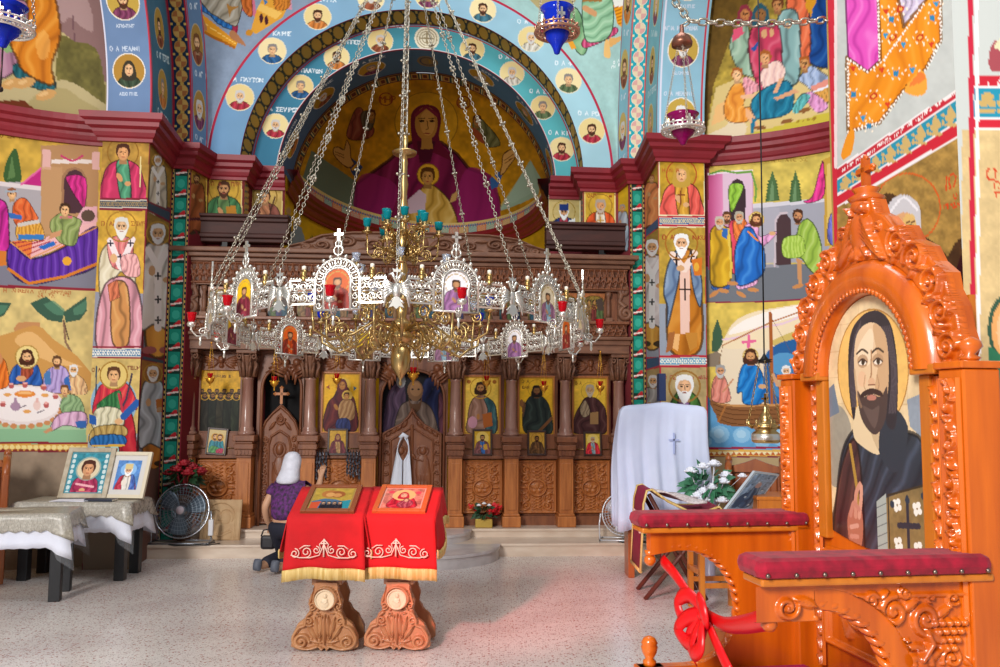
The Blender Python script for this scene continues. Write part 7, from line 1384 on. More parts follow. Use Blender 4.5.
def p_iconA(c):
    c.C[:] = hx('388a9c'); c.mottle(.2, 8); 
    for k in range(9):
        for x in (5, 95): c.ell(x, 8 + 15 * k, 5, 6, 'c8d8d8')
    c.robe([(20, 140), (14, 95), (28, 70), (72, 70), (86, 95), (82, 140)], 'a02850', lt='d06888', dk='601030'); c.line([(26, 88), (74, 96)], 6, 'e8a8b0'); c.head(50, 44, 44, skin='c89068', hair='4a2418', halo='d8c8a8', ring='98a8a0', halor=.78); c.ell(45, 105, 8, 5, SKIN); c.rect(30, 108, 70, 116, 'c05868'); c.ell(50, 122, 18, 6, 'e0c8c0')
def p_iconB(c):
    c.C[:] = hx('5888c8'); c.mottle(.15, 10); c.ell(50, 40, 34, 30, '88b8e8'); c.robe([(10, 140), (16, 80), (34, 64), (66, 64), (84, 80), (92, 140)], 'b83048', lt='e06878'); c.robe([(66, 64), (84, 80), (92, 140), (64, 140)], '4868b8', lt='88a8e0'); c.robe([(34, 70), (66, 70), (62, 140), (40, 140)], 'e0d8d0', lt='f8f4f0'); c.ell(40, 96, 10, 14, 'e8dcd0'); c.head(50, 44, 40, skin='d0a080', hair='e8e8e8', beard='f0f0f0', hat='d8c088')
def lean(r, loc, tilt, rz=0.0): r.location = loc; r.rotation_euler = (-tilt, 0, rz); return r
lean(icon_frame('framed_icon', .46, .50, p_iconA, 'silver framed icon of a saint in crimson on teal, leaning on the table', 'framed icon', 'framed icons on the side table', FRAMEW, fw=.045, t=.03, mount=(.012, MNTB)), (-3.95, 8.16, .725), .38, .0)
lean(icon_frame('framed_icon', .40, .46, p_iconB, 'cream framed icon of a white bearded bishop in red and blue, leaning on the table', 'framed icon', 'framed icons on the side table', FRAMEC, fw=.035, t=.03, mount=(.05, MNTC)), (-3.57, 8.17, .725), .38, -.05)
b = MB(); b.box(-.16, .16, -.1, .1, 0, .004); b.box(-.13, .18, -.11, .08, .0045, .008, M=Matrix.Rotation(.12, 4, 'Z')); b.build('paper_sheets', mat('paper', 'e4e4ee', .8), None, (-3.98, 8.03, .718), 'white paper sheets lying before the framed icons', 'paper')
b = MB(); b.box(-.13, .13, -.06, .06, 0, .022, bev=.003); b.box(-.125, .132, -.055, .055, .003, .019, 1); b.build('dark_book', [mat('navy_cover', '1c2438', .5), mat('page_edge', 'd8d0c0', .8)], None, (-3.70, 8.01, .718), 'dark closed book lying before the cream framed icon', 'book')
# ---- roses in a wicker pot
def rose(b, c, r, rn, mi=0):
    for ring, (n, rr, tilt, up) in enumerate(((1, .0, 0, .3), (4, .25, .3, .3), (6, .5, .7, .15), (8, .78, 1.1, -.1))):
        for k in range(n):
            a = 2 * PI * k / n + ring * .5 + rn.uniform(-.15, .15); q = Vector((cos(a) * rr * r, sin(a) * rr * r, up * r)); M = Matrix.Translation(Vector(c) + q) @ Matrix.Rotation(a, 4, 'Z') @ Matrix.Rotation(tilt, 4, 'Y'); b.sphere((0, 0, 0), r * .46, 6, mi, M, (.45, 1, .9))
def leafs(b, n, c, R, rn, L, mi=0):
    for k in range(n):
        d = Vector((rn.gauss(0, 1), rn.gauss(0, 1), rn.uniform(-.6, 1))).normalized(); p0 = Vector(c) + d * R * rn.uniform(.5, 1); u = d.orthogonal().normalized(); w = L * .3
        b.add([p0 - u * w * .2, p0 + d * L * .4 - u * w, p0 + d * L + Vector((0, 0, -.2 * L)), p0 + d * L * .4 + u * w, p0 + d * L * .45 + Vector((0, 0, .1 * L))], [(0, 1, 4), (1, 2, 4), (2, 3, 4), (3, 0, 4)], mi)
GREENL = mat('dark_leaf', '2a5030', .5, col2='1c3c24'); ROSE = mat('dark_red_rose', 'a00c20', .6, col2='780818', scale=14)
fr = empty('rose_bouquet', (-3.44, 9.43, .14), 0, 'bunch of dark red roses in a wicker pot behind the floor fan', 'flowers'); rn = random.Random(4)
b = MB(); b.lathe([(.07, 0), (.08, .02), (.09, .3), (.10, .46), (.105, .5), (.09, .49)], 16)
for k in range(7): b.tube([((.078 + .004 * k) * cos(a), (.078 + .004 * k) * sin(a), .06 + .06 * k) for a in np.linspace(0, 2 * PI, 19)[:-1]], .012, 5, closed=True)
b.build('wicker_pot', mat('wicker', '6a4a38', .7, col2='4a3428', scale=30), fr)
b = MB(); leafs(b, 90, (0, 0, .68), .14, rn, .11); tag(b.build('leaves', GREENL, fr), kind='stuff')
for k in range(15):
    a = 2.4 * k; R_ = .19 * math.sqrt((k + .5) / 15); b = MB(); c = (R_ * cos(a), R_ * sin(a) * .8, .86 - R_ * .7 + rn.uniform(-.03, .03)); rose(b, c, .068, rn); b.tube([c, (c[0] * .3, c[1] * .3, .5)], .005, 4); b.build('rose', ROSE, fr)
# ---- floor fans
def fan(loc, rz, R, tilt, label, metal, blade, cage):
    o = empty('floor_fan', loc, rz, label, 'fan', 'floor fans'); zc = R + .055; M = Matrix.Translation((0, 0, zc)) @ Matrix.Rotation(tilt, 4, 'X')
    for y, nm in ((-.06, 'front_grille'), (.06, 'rear_grille')):
        b = MB()
        for rr in (.18, .32, .46, .6, .74, .88): b.tube([(R * rr * cos(a), y * (1.15 - .5 * rr * rr), R * rr * sin(a)) for a in np.linspace(0, 2 * PI, 29)[:-1]], .0022, 4, M=M, closed=True)
        for k in range(40): a = 2 * PI * k / 40; b.tube([(R * r_ * cos(a + .15 * r_), y * (1.15 - .5 * r_ * r_) if r_ < .99 else y * .3, R * r_ * sin(a + .15 * r_)) for r_ in (.14, .5, .85, 1.0)], .0018, 4, M=M)
        b.lathe([(R * .16, -.004), (R * .16, .004)], 20, M=M @ Matrix.Translation((0, y * 1.15, 0)) @ Matrix.Rotation(PI / 2, 4, 'X')); b.build(nm, cage, o)
    b = MB(); b.tube([(R * cos(a), 0, R * sin(a)) for a in np.linspace(0, 2 * PI, 41)[:-1]], .009, 6, M=M, closed=True); b.build('rim', metal, o)
    b = MB(); b.lathe([(R * .14, -.075), (R * .15, -.07), (R * .15, -.066)], 18, M=M @ Matrix.Rotation(PI / 2, 4, 'X') @ Matrix.Translation((0, 0, .145))); b.build('badge', mat('fan_badge', 'd8c8d0', .4), o)
    for k in range(3):
        b = MB(); a0 = 2 * PI * k / 3 + .4; vs = []; n = 8
        for i in range(n + 1):
            r_ = R * (.14 + .76 * i / n); wd = .25 + .5 * sin(PI * min(1, .25 + .62 * i / n))
            for j in range(5): aa = a0 + (j / 4 - .5) * wd * 1.5; vs.append((r_ * cos(aa), .03 * (j / 4 - .5) * 1.4, r_ * sin(aa)))
        b.add(vs, [(i * 5 + j, i * 5 + j + 1, i * 5 + j + 6, i * 5 + j + 5) for i in range(n) for j in range(4)], 0, True, M); bl = b.build('blade', blade, o); md = bl.modifiers.new('t', 'SOLIDIFY'); md.thickness = .003
    b = MB(); b.lathe([(.02, -.05), (.045, -.03), (.05, .0), (.055, .09), (.04, .14), (.015, .15)], 16, M=M @ Matrix.Rotation(-PI / 2, 4, 'X')); b.build('motor', metal, o)
    b = MB()
    for q in (-1, 1): b.tube([(q * (R + .02), 0, zc), (q * (R + .035), 0, zc * .6), (q * (R + .03), 0, .02), (q * (R + .03), -.14, .012), (q * (R + .03), .14, .012)], .010, 6)
    b.tube([(-R - .03, -.12, .012), (R + .03, -.12, .012)], .010, 6); b.tube([(-R - .03, .12, .012), (R + .03, .12, .012)], .010, 6); b.build('stand', metal, o)
    b = MB(); b.box(R + .01, R + .06, -.05, -.01, zc * .25, zc * .75, bev=.006); b.build('switch_box', mat('white_plastic', 'd8d8dc', .4), o)
    b = MB(); b.tube([(R + .03, -.03, zc * .25), (R + .1, -.08, .02), (R * .5, -.18, .008), (-R * .3, -.14, .008), (0, -.22, .008), (R * 1.2, -.16, .008), (R * 1.5, -.05, .008)], .005, 5); b.build('power_cord', mat('black_cable', '141416', .5), o); return o
fan((-3.40, 9.26, .14), .05, .285, -.22, 'silver floor fan on the step by the left pier', mat('fan_chrome', 'b8bcc4', .25, .8), mat('grey_blue_blade', '5a6a78', .35, .2), mat('grille_wire', '98a4b0', .3, .7))
fan((1.40, 9.68, .14), -.1, .235, -.15, 'white floor fan at the foot of the white draped stand', mat('fan_white_metal', 'd8d8dc', .3, .4), mat('pale_blade', 'd0ccd4', .35, .1), mat('white_wire', 'd0d0d8', .3, .3))
# ---- beige relief plaque leaning against the screen
def c_plaque(c):
    c.H += .3; c.ridge([(10, 95), (10, 45)] + arc(50, 45, 40, PI, 2 * PI, 24) + [(90, 45), (90, 95)], 5, .7); m = ((np.hypot(c.x - 50, np.minimum(c.y - 45, 0)) < 37) & (abs(c.x - 50) < 37)); c.H[m] = 0; c.bump(38, 46, 14, 17, 1.0); c.bump(62, 46, 14, 17, 1.0); c.bump(38, 84, 22, 26, .8); c.bump(62, 84, 22, 26, .8); c.ridge(arc(36, 42, 19, PI * .8, PI * 1.9, 20), 3, .6); c.ridge(arc(64, 42, 19, PI * 1.1, PI * 2.2, 20), 3, .6); c.bump(46, 50, 4, 3, 1.3); c.bump(54, 50, 4, 3, 1.3); c.ridge([(22, 76), (48, 86), (74, 76)], 6, 1.1); c.ridge([(78, 80), (54, 92), (28, 84)], 6, 1.1)
pq = empty('relief_plaque', (-3.06, 9.47, .14), 0, 'beige carved plaque of two embracing figures leaning at the foot of the screen', 'plaque'); pq.rotation_euler = (-.16, 0, .03); b = MB(); b.box(-.22, .22, .0, .03, 0, .44, bev=.006); STONEB = mat('beige_plaster', 'c0a078', .7, col2='b08c64', scale=8); b.build('slab', STONEB, pq); relief('carving', (-.21, -.002, .43), (.42, 0, 0), (0, 0, -.42), (0, -1, 0), 100, 100, c_plaque, .018, STONEB, pq)
# ---- poinsettia
po = empty('poinsettia_pot', tuple(G(481, 529, .235) + Vector((.03, .16, 0))), 0, 'small pot of red poinsettias on the step before the screen', 'flowers'); rn = random.Random(8)
b = MB(); b.box(-.1, .1, -.07, .07, 0, .1, bev=.01); b.build('gold_pot', mat('gold_foil', 'c8a850', .3, .5), po); b = MB(); leafs(b, 50, (0, 0, .17), .09, rn, .09); tag(b.build('leaves', GREENL, po), kind='stuff'); POIN = mat('poinsettia_red', 'd01420', .6)
for k in range(13):
    c = Vector((rn.uniform(-.19, .19), rn.uniform(-.1, .06), rn.uniform(.12, .24))); b = MB()
    for j in range(7): a = 2 * PI * j / 7 + k; d = Vector((cos(a), sin(a) * .7 - .4, sin(a) * .5 + .2)).normalized(); u = Vector((-sin(a), cos(a), 0)); L = .055; b.add([c, c + d * L * .5 - u * .017, c + d * L, c + d * L * .5 + u * .017], [(0, 1, 2), (0, 2, 3)])
    b.sphere(tuple(c), .012, 5); b.build('red_bloom', POIN, po)
for k in range(3): b = MB(); rose(b, (-.06 + .06 * k, -.02, .25 + .02 * (k % 2)), .025, rn); b.build('white_bloom', mat('white_petal', 'f0f0f4', .6), po)
# ---- the two reading stands
def c_foot(c):
    c.H[:] = -1; O = [(34, 0), (66, 0), (68, 12), (74, 26), (72, 40), (78, 52), (88, 60), (96, 78), (97, 94), (86, 99), (66, 97), (58, 94), (54, 99), (50, 96), (46, 99), (42, 94), (34, 97), (14, 99), (3, 94), (4, 78), (12, 60), (22, 52), (28, 40), (26, 26), (32, 12)]
    m = c.inside(np.array(O, float)); c.H[m] = .2; k = c.H.copy(); c.H[:] = 0
    for q in (-1, 1):
        X = lambda x: 50 + q * x
        c.scroll(X(32), 86, 11, 6, 1.0, 0, 1.5, q); c.ridge([(X(10), 93), (X(24), 97), (X(40), 92), (X(44), 80), (X(36), 66), (X(28), 62), (X(26), 50), (X(20), 44)], 6, 1.0, sm=1); c.scroll(X(22), 56, 7, 4, .9, 1, 1.4, -q); c.leaf(X(6), 80, X(4), 48, 4, .9); c.leaf(X(8), 80, X(14), 50, 4, .9); c.leaf(X(10), 84, X(24), 62, 4, .9); c.leaf(X(4), 88, X(20), 84, 4, .7); c.ridge([(X(18), 6), (X(20), 24), (X(24), 34)], 4, .8); c.scroll(X(18), 34, 6, 3, .9, 2, 1.3, q)
    c.leaf(50, 90, 50, 46, 4, 1.0); c.scroll(44, 96, 4, 3, .9); c.scroll(56, 96, 4, 3, .9, 0, 1.5, -1)
    for j in range(7): c.bump(32 + 6 * j, 82, 2, 4, .7)
    fill(c, 8, 92, 8, 94, 150, 2.5, 5, 3, k > 0); h = c.H.copy(); c.H = np.where(k > 0, np.maximum(h, .2), -1.0)
    d = np.hypot(c.x - 50, (c.y - 22) * 1.0); c.H = np.where(d < 17, np.where(d > 15, 1.4, 1.0), c.H)
CREAMW = mat('pale_carved_medallion', 'e0c8a8', .5)
def c_med(c):
    c.ridge(arc(50, 50, 44, 0, 2 * PI, 40), 8, .8, True); c.bump(52, 32, 10, 12, 1.0); c.bump(48, 68, 22, 26, .8); c.ridge([(34, 56), (50, 66), (62, 58)], 6, 1.1); c.bump(60, 50, 6, 8, .9)
    d = np.hypot(c.x - 50, c.y - 50); c.H = np.where(d < 49, c.H + .2, -1)
def read_stand(loc, rz, tint, label, clabel, ilabel, ipaint, ifr, hh=.87, seed=1):
    m = WOOD_P if not tint else mat('lectern_wood_rosy', 'c88860', .4, col2='b87450', scale=4, stretch=(5, 5, 1), coat=.2)
    o = empty('reading_stand', loc, rz, label, 'lectern', 'carved reading stands in the middle of the floor')
    for y, nm, sg in ((-.12, 'carved_foot', -1), (.14, 'carved_foot', 1)):
        a = relief(nm, (-.235, y + sg * .016, .44), (.47, 0, 0), (0, 0, -.44), (0, sg, 0), 150, 160, c_foot, .035, m, o, units=(100, 100), cut=-.5)
        b = MB(); O = [(34, 0), (66, 0), (68, 12), (74, 26), (72, 40), (78, 52), (88, 60), (96, 78), (97, 94), (86, 99), (66, 97), (58, 94), (54, 99), (50, 96), (46, 99), (42, 94), (34, 97), (14, 99), (3, 94), (4, 78), (12, 60), (22, 52), (28, 40), (26, 26), (32, 12)]
        b.prism([(-.235 + .47 * u / 100, .44 - .44 * v / 100) for u, v in O[::-1]], y - .02, y + .02); b.build('foot_board', m, o)
    relief('medallion', (-.07, -.172, .405), (.14, 0, 0), (0, 0, -.14), (0, -1, 0), 50, 50, c_med, .014, CREAMW, o, cut=-.5)
    b = MB(); b.box(-.1, .1, -.12, .14, .42, .46, bev=.005); b.box(-.1, .1, -.11, .13, .10, .14); b.build('cross_board', m, o)
    for x in (-.075, 0, .075):
        b = MB(); b.box(x - .02, x + .02, -.12, -.06, .46, hh - .03, bev=.005); b.build('post', m, o); b = MB(); b.box(x - .02, x + .02, .08, .14, .46, hh + .08, bev=.005); b.build('post', m, o)
    W_, D_, z0, z1 = .245, .40, hh, hh + .16; sl = math.atan2(z1 - z0, D_)
    b = MB(); vs = [(-W_, -.2, z0 - .03), (W_, -.2, z0 - .03), (W_, .2, z1 - .03), (-W_, .2, z1 - .03), (-W_, -.2, z0), (W_, -.2, z0), (W_, .2, z1), (-W_, .2, z1)]; b.add(vs, [(0, 1, 2, 3), (7, 6, 5, 4), (0, 4, 5, 1), (1, 5, 6, 2), (2, 6, 7, 3), (3, 7, 4, 0)]); b.build('sloping_desk', m, o)
    # red cover: over the slope, down the front, over the sides
    c = empty('lectern_cover', loc, rz, clabel, 'cloth', 'red gold fringed covers of the reading stands')
    def front(t): return -.205 - .012 * t
    rows = []
    for t in np.linspace(1, 0, 6): rows.append([((W_ + .005) * u, -.2 + .4 * t, z0 + .006 + (z1 - z0) * t) for u in np.linspace(-1, 1, 25)])
    for t in np.linspace(.06, 1, 9): rows.append([((W_ + .005 + .022 * t) * u, -.208 - .018 * t * (.7 + .5 * sin(u * 7 + seed)), z0 - .33 * t * (1 + .05 * abs(u) ** 3 + .012 * sin(5 * u))) for u in np.linspace(-1, 1, 25)])
    sheet('cloth', rows, REDCL, .006, c)
    last = rows[-1]; b = MB(); rn2 = random.Random(seed)
    fr_ = [[(x, y - .006, z + .012) for x, y, z in last], [(x, y - .01, z - .004) for x, y, z in last], [(x * 1.004, y - .012 + .006 * (i % 2), z - .062) for i, (x, y, z) in enumerate(last)]]; sheet('gold_fringe', fr_, GOLDTH, .008, c)
    for sd in (-1, 1):     # side flaps
        rws = []
        for q in np.linspace(0, 1, 6): rws.append([(sd * (W_ + .006 + .03 * q + .02 * q * sin(9 * t + seed)), -.2 + .4 * t, z0 + .004 + (z1 - z0) * t - (.22 + .05 * sin(6 * t)) * q) for t in np.linspace(0, 1, 10)])
        sheet('side_flap', rws, REDCL, .006, c); l2 = rws[-1]; sheet('side_fringe', [[(x + sd * .004, y, z + .012) for x, y, z in l2], [(x + sd * .008, y, z - .005) for x, y, z in l2], [(x + sd * .006, y, z - .045) for x, y, z in l2]], GOLDTH, .008, c)
    # pale scroll embroidery on the front
    b = MB(); zc = z0 - .215; fy = lambda x, z: -.222 - .018 * ((z0 - z) / .33) - .004
    def em(pts, r=.004): b.tube([(x, fy(x, z) - .002, z) for x, z in pts], r, 4)
    for q in (-1, 1):
        em(spiral(q * .19, zc - .01, .032, .008, PI / 2, 1.4 * q, 18)); em(spiral(q * .115, zc, .035, .008, -PI / 2, -1.4 * q, 18)); em(spiral(q * .05, zc + .012, .026, .006, PI / 2, 1.3 * q, 16)); em([(q * .215, zc - .02), (q * .16, zc - .036), (q * .09, zc - .036), (q * .03, zc - .02), (0, zc + .05)]); em([(q * .16, zc + .02), (q * .13, zc + .04), (q * .09, zc + .04)]); em([(q * .02, zc + .02), (q * .03, zc + .05), (0, zc + .08)])
    em([(0, zc - .03), (0, zc + .085)], .006); em([(-.02, zc + .055), (.02, zc + .055)], .005); b.build('embroidery', PALETH, c)
    for oo in (c,): 
        for k in kids(oo): k.matrix_parent_inverse = Matrix.Identity(4)
    ic = icon_frame('reading_icon', .36, .38, ipaint, ilabel, 'icon', 'icons lying on the red reading stands', ifr[0], fw=.035, t=.03, mount=(.012, ifr[1])); M = tr(loc, rz) @ Matrix.Translation((0, -.165, z0 + .032)); ic.matrix_world = M; ic.location = M.translation; ic.rotation_euler = (-(PI / 2 - sl), 0, rz); return o
def p_icL(c):
    c.C[:] = hx('b0923c'); c.mottle(.15, 12); c.ell(40, 30, 22, 20, 'b07038'); c.ell(60, 32, 20, 18, '98582c'); c.ell(42, 34, 12, 11, 'd09858'); c.ell(60, 36, 11, 10, 'c88c50'); c.poly([(0, 70), (30, 55), (60, 60), (100, 80), (100, 110), (0, 110)], '4a6a88'); c.poly([(0, 75), (25, 70), (20, 110), (0, 110)], 'c85030'); c.poly([(70, 70), (100, 60), (100, 110), (80, 110)], '2a8a98')
    for k in range(4): c.robe([(26 + 14 * k, 110), (27 + 14 * k, 78), (37 + 14 * k, 78), (40 + 14 * k, 110)], '1c1c28'); c.head(32 + 14 * k, 78, 14, skin='c8a080', hair='202028', beard='404048')
def p_icR(c):
    c.C[:] = hx('c87868'); c.mottle(.3, 10); c.ell(50, 40, 30, 26, 'e8c8b0'); c.robe([(15, 100), (25, 50), (50, 34), (75, 50), (88, 100)], 'b81c34', lt='e86070', dk='701020'); c.head(50, 36, 26, skin='d8a888', hair='502018', veil='b82038', halo='e0b878'); c.robe([(40, 80), (60, 60), (80, 75), (70, 100), (45, 100)], '98384c', lt='e0a8a0'); c.head(60, 62, 16, skin='d8a888', hair='6a4028'); c.ell(15, 20, 8, 8, 'd84858'); c.ell(86, 22, 8, 8, 'd84858')
BRF = mat('reading_icon_brown_frame', '8a4a28', .4, coat=.3); ORF = mat('reading_icon_orange_frame', 'c8602c', .4, coat=.3)
la, lb = G(325, 650), G(395, 650)
read_stand((la.x, la.y + .12, 0), .0, 0, 'carved brown reading stand with a pale medallion, nearer the kneeling woman', 'red cover on the reading stand nearer the kneeling woman', 'brown framed icon with a row of dark monks, on the left reading stand', p_icL, (BRF, mat('gilt_slip', 'a88848', .4)), seed=1)
read_stand((lb.x + .02, lb.y + .14, 0), -.06, 1, 'carved rosy reading stand with a pale medallion, nearer the throne', 'red cover on the reading stand nearer the throne', 'orange framed icon of a red veiled mother, on the right reading stand', p_icR, (ORF, mat('rosy_slip', 'd8a090', .5)), seed=4)
# ============================================================ THE THRONE
TL, TZ = (1.2, 2.74, 0.0), math.atan2(-.988, .157)
TH = empty('bishop_throne', TL, TZ, 'tall orange lacquered carved throne with a red ribbon and a painted icon back', 'throne')
def tp(b, name, m, par=None, **k): return b.build(name, m, par or TH, **k)
AC = 1.72      # springing of the arch
b = MB(); n = 20; out = [(-.42, .0), (-.42, AC)] + [(-.40 * cos(PI * i / n), AC + .40 * sin(PI * i / n)) for i in range(1, n)] + [(.42, AC), (.42, .0)]
b.prism(out[::-1], .005, .06); tp(b, 'back_panel', WOOD_T)
b = MB(); prof = [(.255, .0), (.258, -.035), (.275, -.05), (.30, -.058), (.335, -.055), (.36, -.04), (.372, .0)]; vs = []; A_ = np.linspace(PI, 0, 32)
for a in A_:
    for r, y in prof: vs.append((r * cos(a), y, AC + r * sin(a)))
k = len(prof); b.add(vs, [(i * k + j, i * k + j + 1, (i + 1) * k + j + 1, (i + 1) * k + j) for i in range(31) for j in range(k - 1)], 0, True); tp(b, 'arch_moulding', WOOD_T)
for q in (-1, 1):
    b = MB(); b.box(q * .258, q * .37, -.05, .01, 1.705, 1.735, bev=.005); b.box(q * .262, q * .31, -.022, .01, 1.16, 1.705, bev=.004); tp(b, 'inner_jamb', WOOD_T2)
def c_leafband(c):
    c.ridge([(0, 2), (0, 198)], 3, .5)
    for k in range(18): c.leaf(3, 6 + 11 * k, 10, 14 + 11 * k, 2.4, .9)
    c.ridge([(12, 0), (12, 200)], 2.5, .5)
for q in (-1, 1): relief('leaf_band', (q * .325 - .02, -.012, 1.70), (.04, 0, 0), (0, 0, -.98), (0, -1, 0), 16, 240, c_leafband, .02, WOOD_T, TH, units=(14, 200))
b = MB()
for i in range(40): a = PI * (i + .5) / 40; b.sphere((.268 * cos(a), -.048, AC + .268 * sin(a)), .011, 5, sc=(1, .6, 1))
tp(b, 'bead_moulding', WOOD_T)
def p_throneicon(c):       # canvas in centimetres, x from the middle, y down from the top of the arch
    c.C[:] = hx('ddc49a'); c.mottle(.07, 6, 3)
    for y in range(8, 84, 9): c.line([(-26, y), (26, y + .5)], .35, 'c4a478', .6)
    for x in (-17, -6, 8, 18): c.line([(x, 0), (x + 1, 84)], .3, 'c8a878', .5)
    c.poly([(-26, 38), (-18, 36), (-12, 44), (-16, 60), (-26, 62)], '9c9484', 1); c.poly([(-26, 30), (-22, 28), (-19, 38), (-26, 40)], '6a7888'); c.poly([(18, 34), (26, 32), (26, 46), (19, 42)], '8a94a0'); c.ell(0, 24, 19.5, 19.5, 'e8b868'); c.ell(0, 24, 19.5, 19.5, 'b07c38', 1, 0, .5); c.mottle(.06, 3, 5)
    c.robe([(-7, 42), (-17, 50), (-22, 66), (-25, 90), (26, 90), (26, 50), (16, 43), (8, 38)], '2c3440', lt='566278', dk='161a24', f=6, ang=1.0); c.robe([(-16, 52), (-10, 47), (-7, 60), (-8, 90), (-25, 90), (-22, 66)], '4a2c2c', lt='7a4c40', dk='241416', f=4); c.line([(-13, 49), (-10, 62), (-9, 74)], 1.6, 'b08838')
    c.poly([(-8, 36), (8, 34), (13, 44), (4, 51), (-6, 49), (-11, 45)], 'e0c8a0', 1); c.poly([(-2, 40), (6, 38), (10, 45), (3, 50)], 'b89c78', 1, .6); c.poly([(8, 36), (18, 42), (12, 56), (3, 50)], '2c3440', 1)
    c.poly([(-11, 40), (-13, 26), (-11, 12), (-3, 6), (6, 6), (12, 12), (14, 26), (12, 42), (7, 40), (9, 24), (4, 12), (-2, 12), (-8, 22), (-9, 36)], '2c2830', 1)
    for k in range(5): c.line([(-8 + k * .8, 12 - k), (-12 + k * .7, 24), (-11 + k * .6, 36)], .5, '5a5058', .8, 1); c.line([(7 + k * .9, 11), (11 + k * .6, 24), (9 + k * .8, 38)], .5, '5a5058', .8, 1)
    c.poly([(-9.4, 22), (-7, 12), (1, 9), (8, 13), (9.6, 23), (8, 34), (3, 41), (-3, 41), (-8, 34)], 'e0c09a', 1); c.poly([(2, 10), (8, 13), (9.6, 23), (8, 34), (3, 41), (2, 30), (4, 22)], 'c49c74', 1, .8); c.poly([(-7, 17), (0, 11), (2, 14), (0, 22), (-5, 22)], 'f0d8b8', 1, .8); c.ell(-5, 27, 2.4, 2.6, 'e4b08c', .5); c.poly([(-8, 31), (-5, 33), (0, 32), (5, 33), (8.4, 30), (7, 40), (1, 45), (-6, 40)], '4a3a38', 1); c.poly([(-5, 36), (0, 37), (4, 36), (1, 43)], '6a5650', 1, .7); c.poly([(-5, 31.4), (0, 30.2), (5, 31.2), (6, 33), (0, 32), (-6, 33.2)], '3a2828', 1); c.ell(0, 33.2, 2.6, .9, 'b87868')
    for x, d in ((-4.4, 0), (4.0, .2)): c.ell(x, 21.2 + d, 3.0, 2.2, 'b08a68', .8); c.ell(x, 21.6 + d, 2.2, .95, 'ece0d0'); c.ell(x + .2, 21.5 + d, 1.0, 1.0, '3a2c20'); c.line([(x - 2.4, 21.5 + d), (x, 20.5 + d), (x + 2.4, 21.6 + d)], .55, '4a342a', 1, 1); c.line([(x - 2.0, 22.6 + d), (x + 2, 22.7 + d)], .35, 'a88060'); c.line([(x - 3.2, 18.6 + d), (x, 17.4 + d), (x + 3.0, 18.7 + d)], .75, '4a382c', 1, 1)
    c.line([(-9.2, 24), (-8, 32), (-6, 36)], 1.2, 'b8926c', .5, 1); c.line([(-3.2, 26), (-4, 29), (-3.4, 30.5)], .5, 'b8906c', .8, 1); c.line([(3.4, 26), (4.2, 29), (3.6, 30.5)], .5, 'a87e5c', .8, 1)
    c.line([(.6, 18), (.2, 26), (-1.2, 28)], .7, 'a87c58'); c.ell(.2, 28, 1.9, 1.2, 'd8ac88'); c.line([(-1.6, 29), (2, 29)], .5, '8a5a44')
    c.poly([(1, 66), (26, 58), (26, 90), (1, 90)], '8c7448'); c.poly([(1, 66), (6, 63), (6, 84), (1, 88)], 'a8b0a8'); c.mottle(.15, 3, 6, [(6, 62), (26, 57), (26, 90), (6, 84)])
    for k in range(7): c.line([(1, 68 + 3 * k), (6, 66 + 3 * k)], .3, '6a7070')
    B = [(7, 63.5), (26, 58.5), (26, 84), (7, 83)]; c.line(B, .7, '3a3020', 1, 0, True); c.line([(16.5, 63), (16.5, 82)], 1.2, '28303c'); c.line([(12, 72), (21.5, 71)], 1.8, '28303c')
    for dx in (-5, 4.5):
        for dy in (-6, 5.5):
            for q in range(4): a = PI / 2 * q + .5; c.ell(16.5 + dx + 1.3 * cos(a), 72 + dy + 1.3 * sin(a), 1, 1, 'f0ece0')
    for x, y in ((9, 66), (24, 62), (9, 81), (24, 80), (16.5, 64)): c.ell(x, y, 1.1, 1.1, '283848')
    for q in (1, 0):
        sk = ['d08868', 'e0a080'][q]
    c.poly([(-15, 82), (-16, 74), (-13, 69), (-8, 69), (-7, 76), (-9, 83), (-13, 84)], 'b87058', 1); c.line([(-11, 72), (-10.5, 65), (-8, 61.5)], 1.9, 'd09078', 1, 1); c.line([(-9, 72), (-7.6, 66), (-7.4, 62)], 1.8, 'd89c84', 1, 1); c.line([(-14, 72), (-12, 68), (-9, 69.5)], 1.8, 'c88470', 1, 1); c.line([(-14, 76), (-10, 75)], 1.5, 'd89c88'); c.line([(-14, 79), (-10, 78.6)], 1.5, 'd08c78')
    c.poly([(-4, 88), (-3, 84), (4, 82), (11, 85), (10, 90), (-4, 90)], 'c07860', 1); c.line([(1, 84.5), (9, 86)], 1.5, 'd89880')
NU, NV = 230, 370; U, V = uvgrid(NU, NV); X = (U - .5) * 51; Yc = V * 83.5; cv = Cv(X, Yc); p_throneicon(cv); zz_ = 1.975 - Yc / 100
mk = ((np.hypot(X / 25.4, np.clip((zz_ - AC) / .254, 0, 2)) <= 1.0) & (zz_ > 1.19 - .03 * np.cos(X / 25 * PI / 2)))
o = gridmesh('icon_painting', np.stack([X / 100, np.full_like(X, -.004), zz_], -1), cv.C, paintmat('varnished_icon', .3, coat=.35), TH, mask=mk, flip=True); o['label'] = 'painted icon of a dark haired bearded man holding a jewelled book'
def c_post(c):
    c.ridge([(4, 0), (4, 300)], 3, .5); c.ridge([(36, 0), (36, 300)], 3, .5); pts = [(20 + 9 * sin(k * .55), 2 + 5 * k) for k in range(60)]; c.ridge(pts, 4, .7)
    for k in range(13):
        q = 1 if k % 2 else -1; y = 14 + 22.8 * k; c.bump(20 - q * 2, y, 5, 7, 1.2, .5 * q); c.leaf(20 + q * 3, y + 8, 20 - q * 10, y + 14, 3, .8); c.leaf(20, y - 6, 20 + q * 10, y - 12, 3, .8)
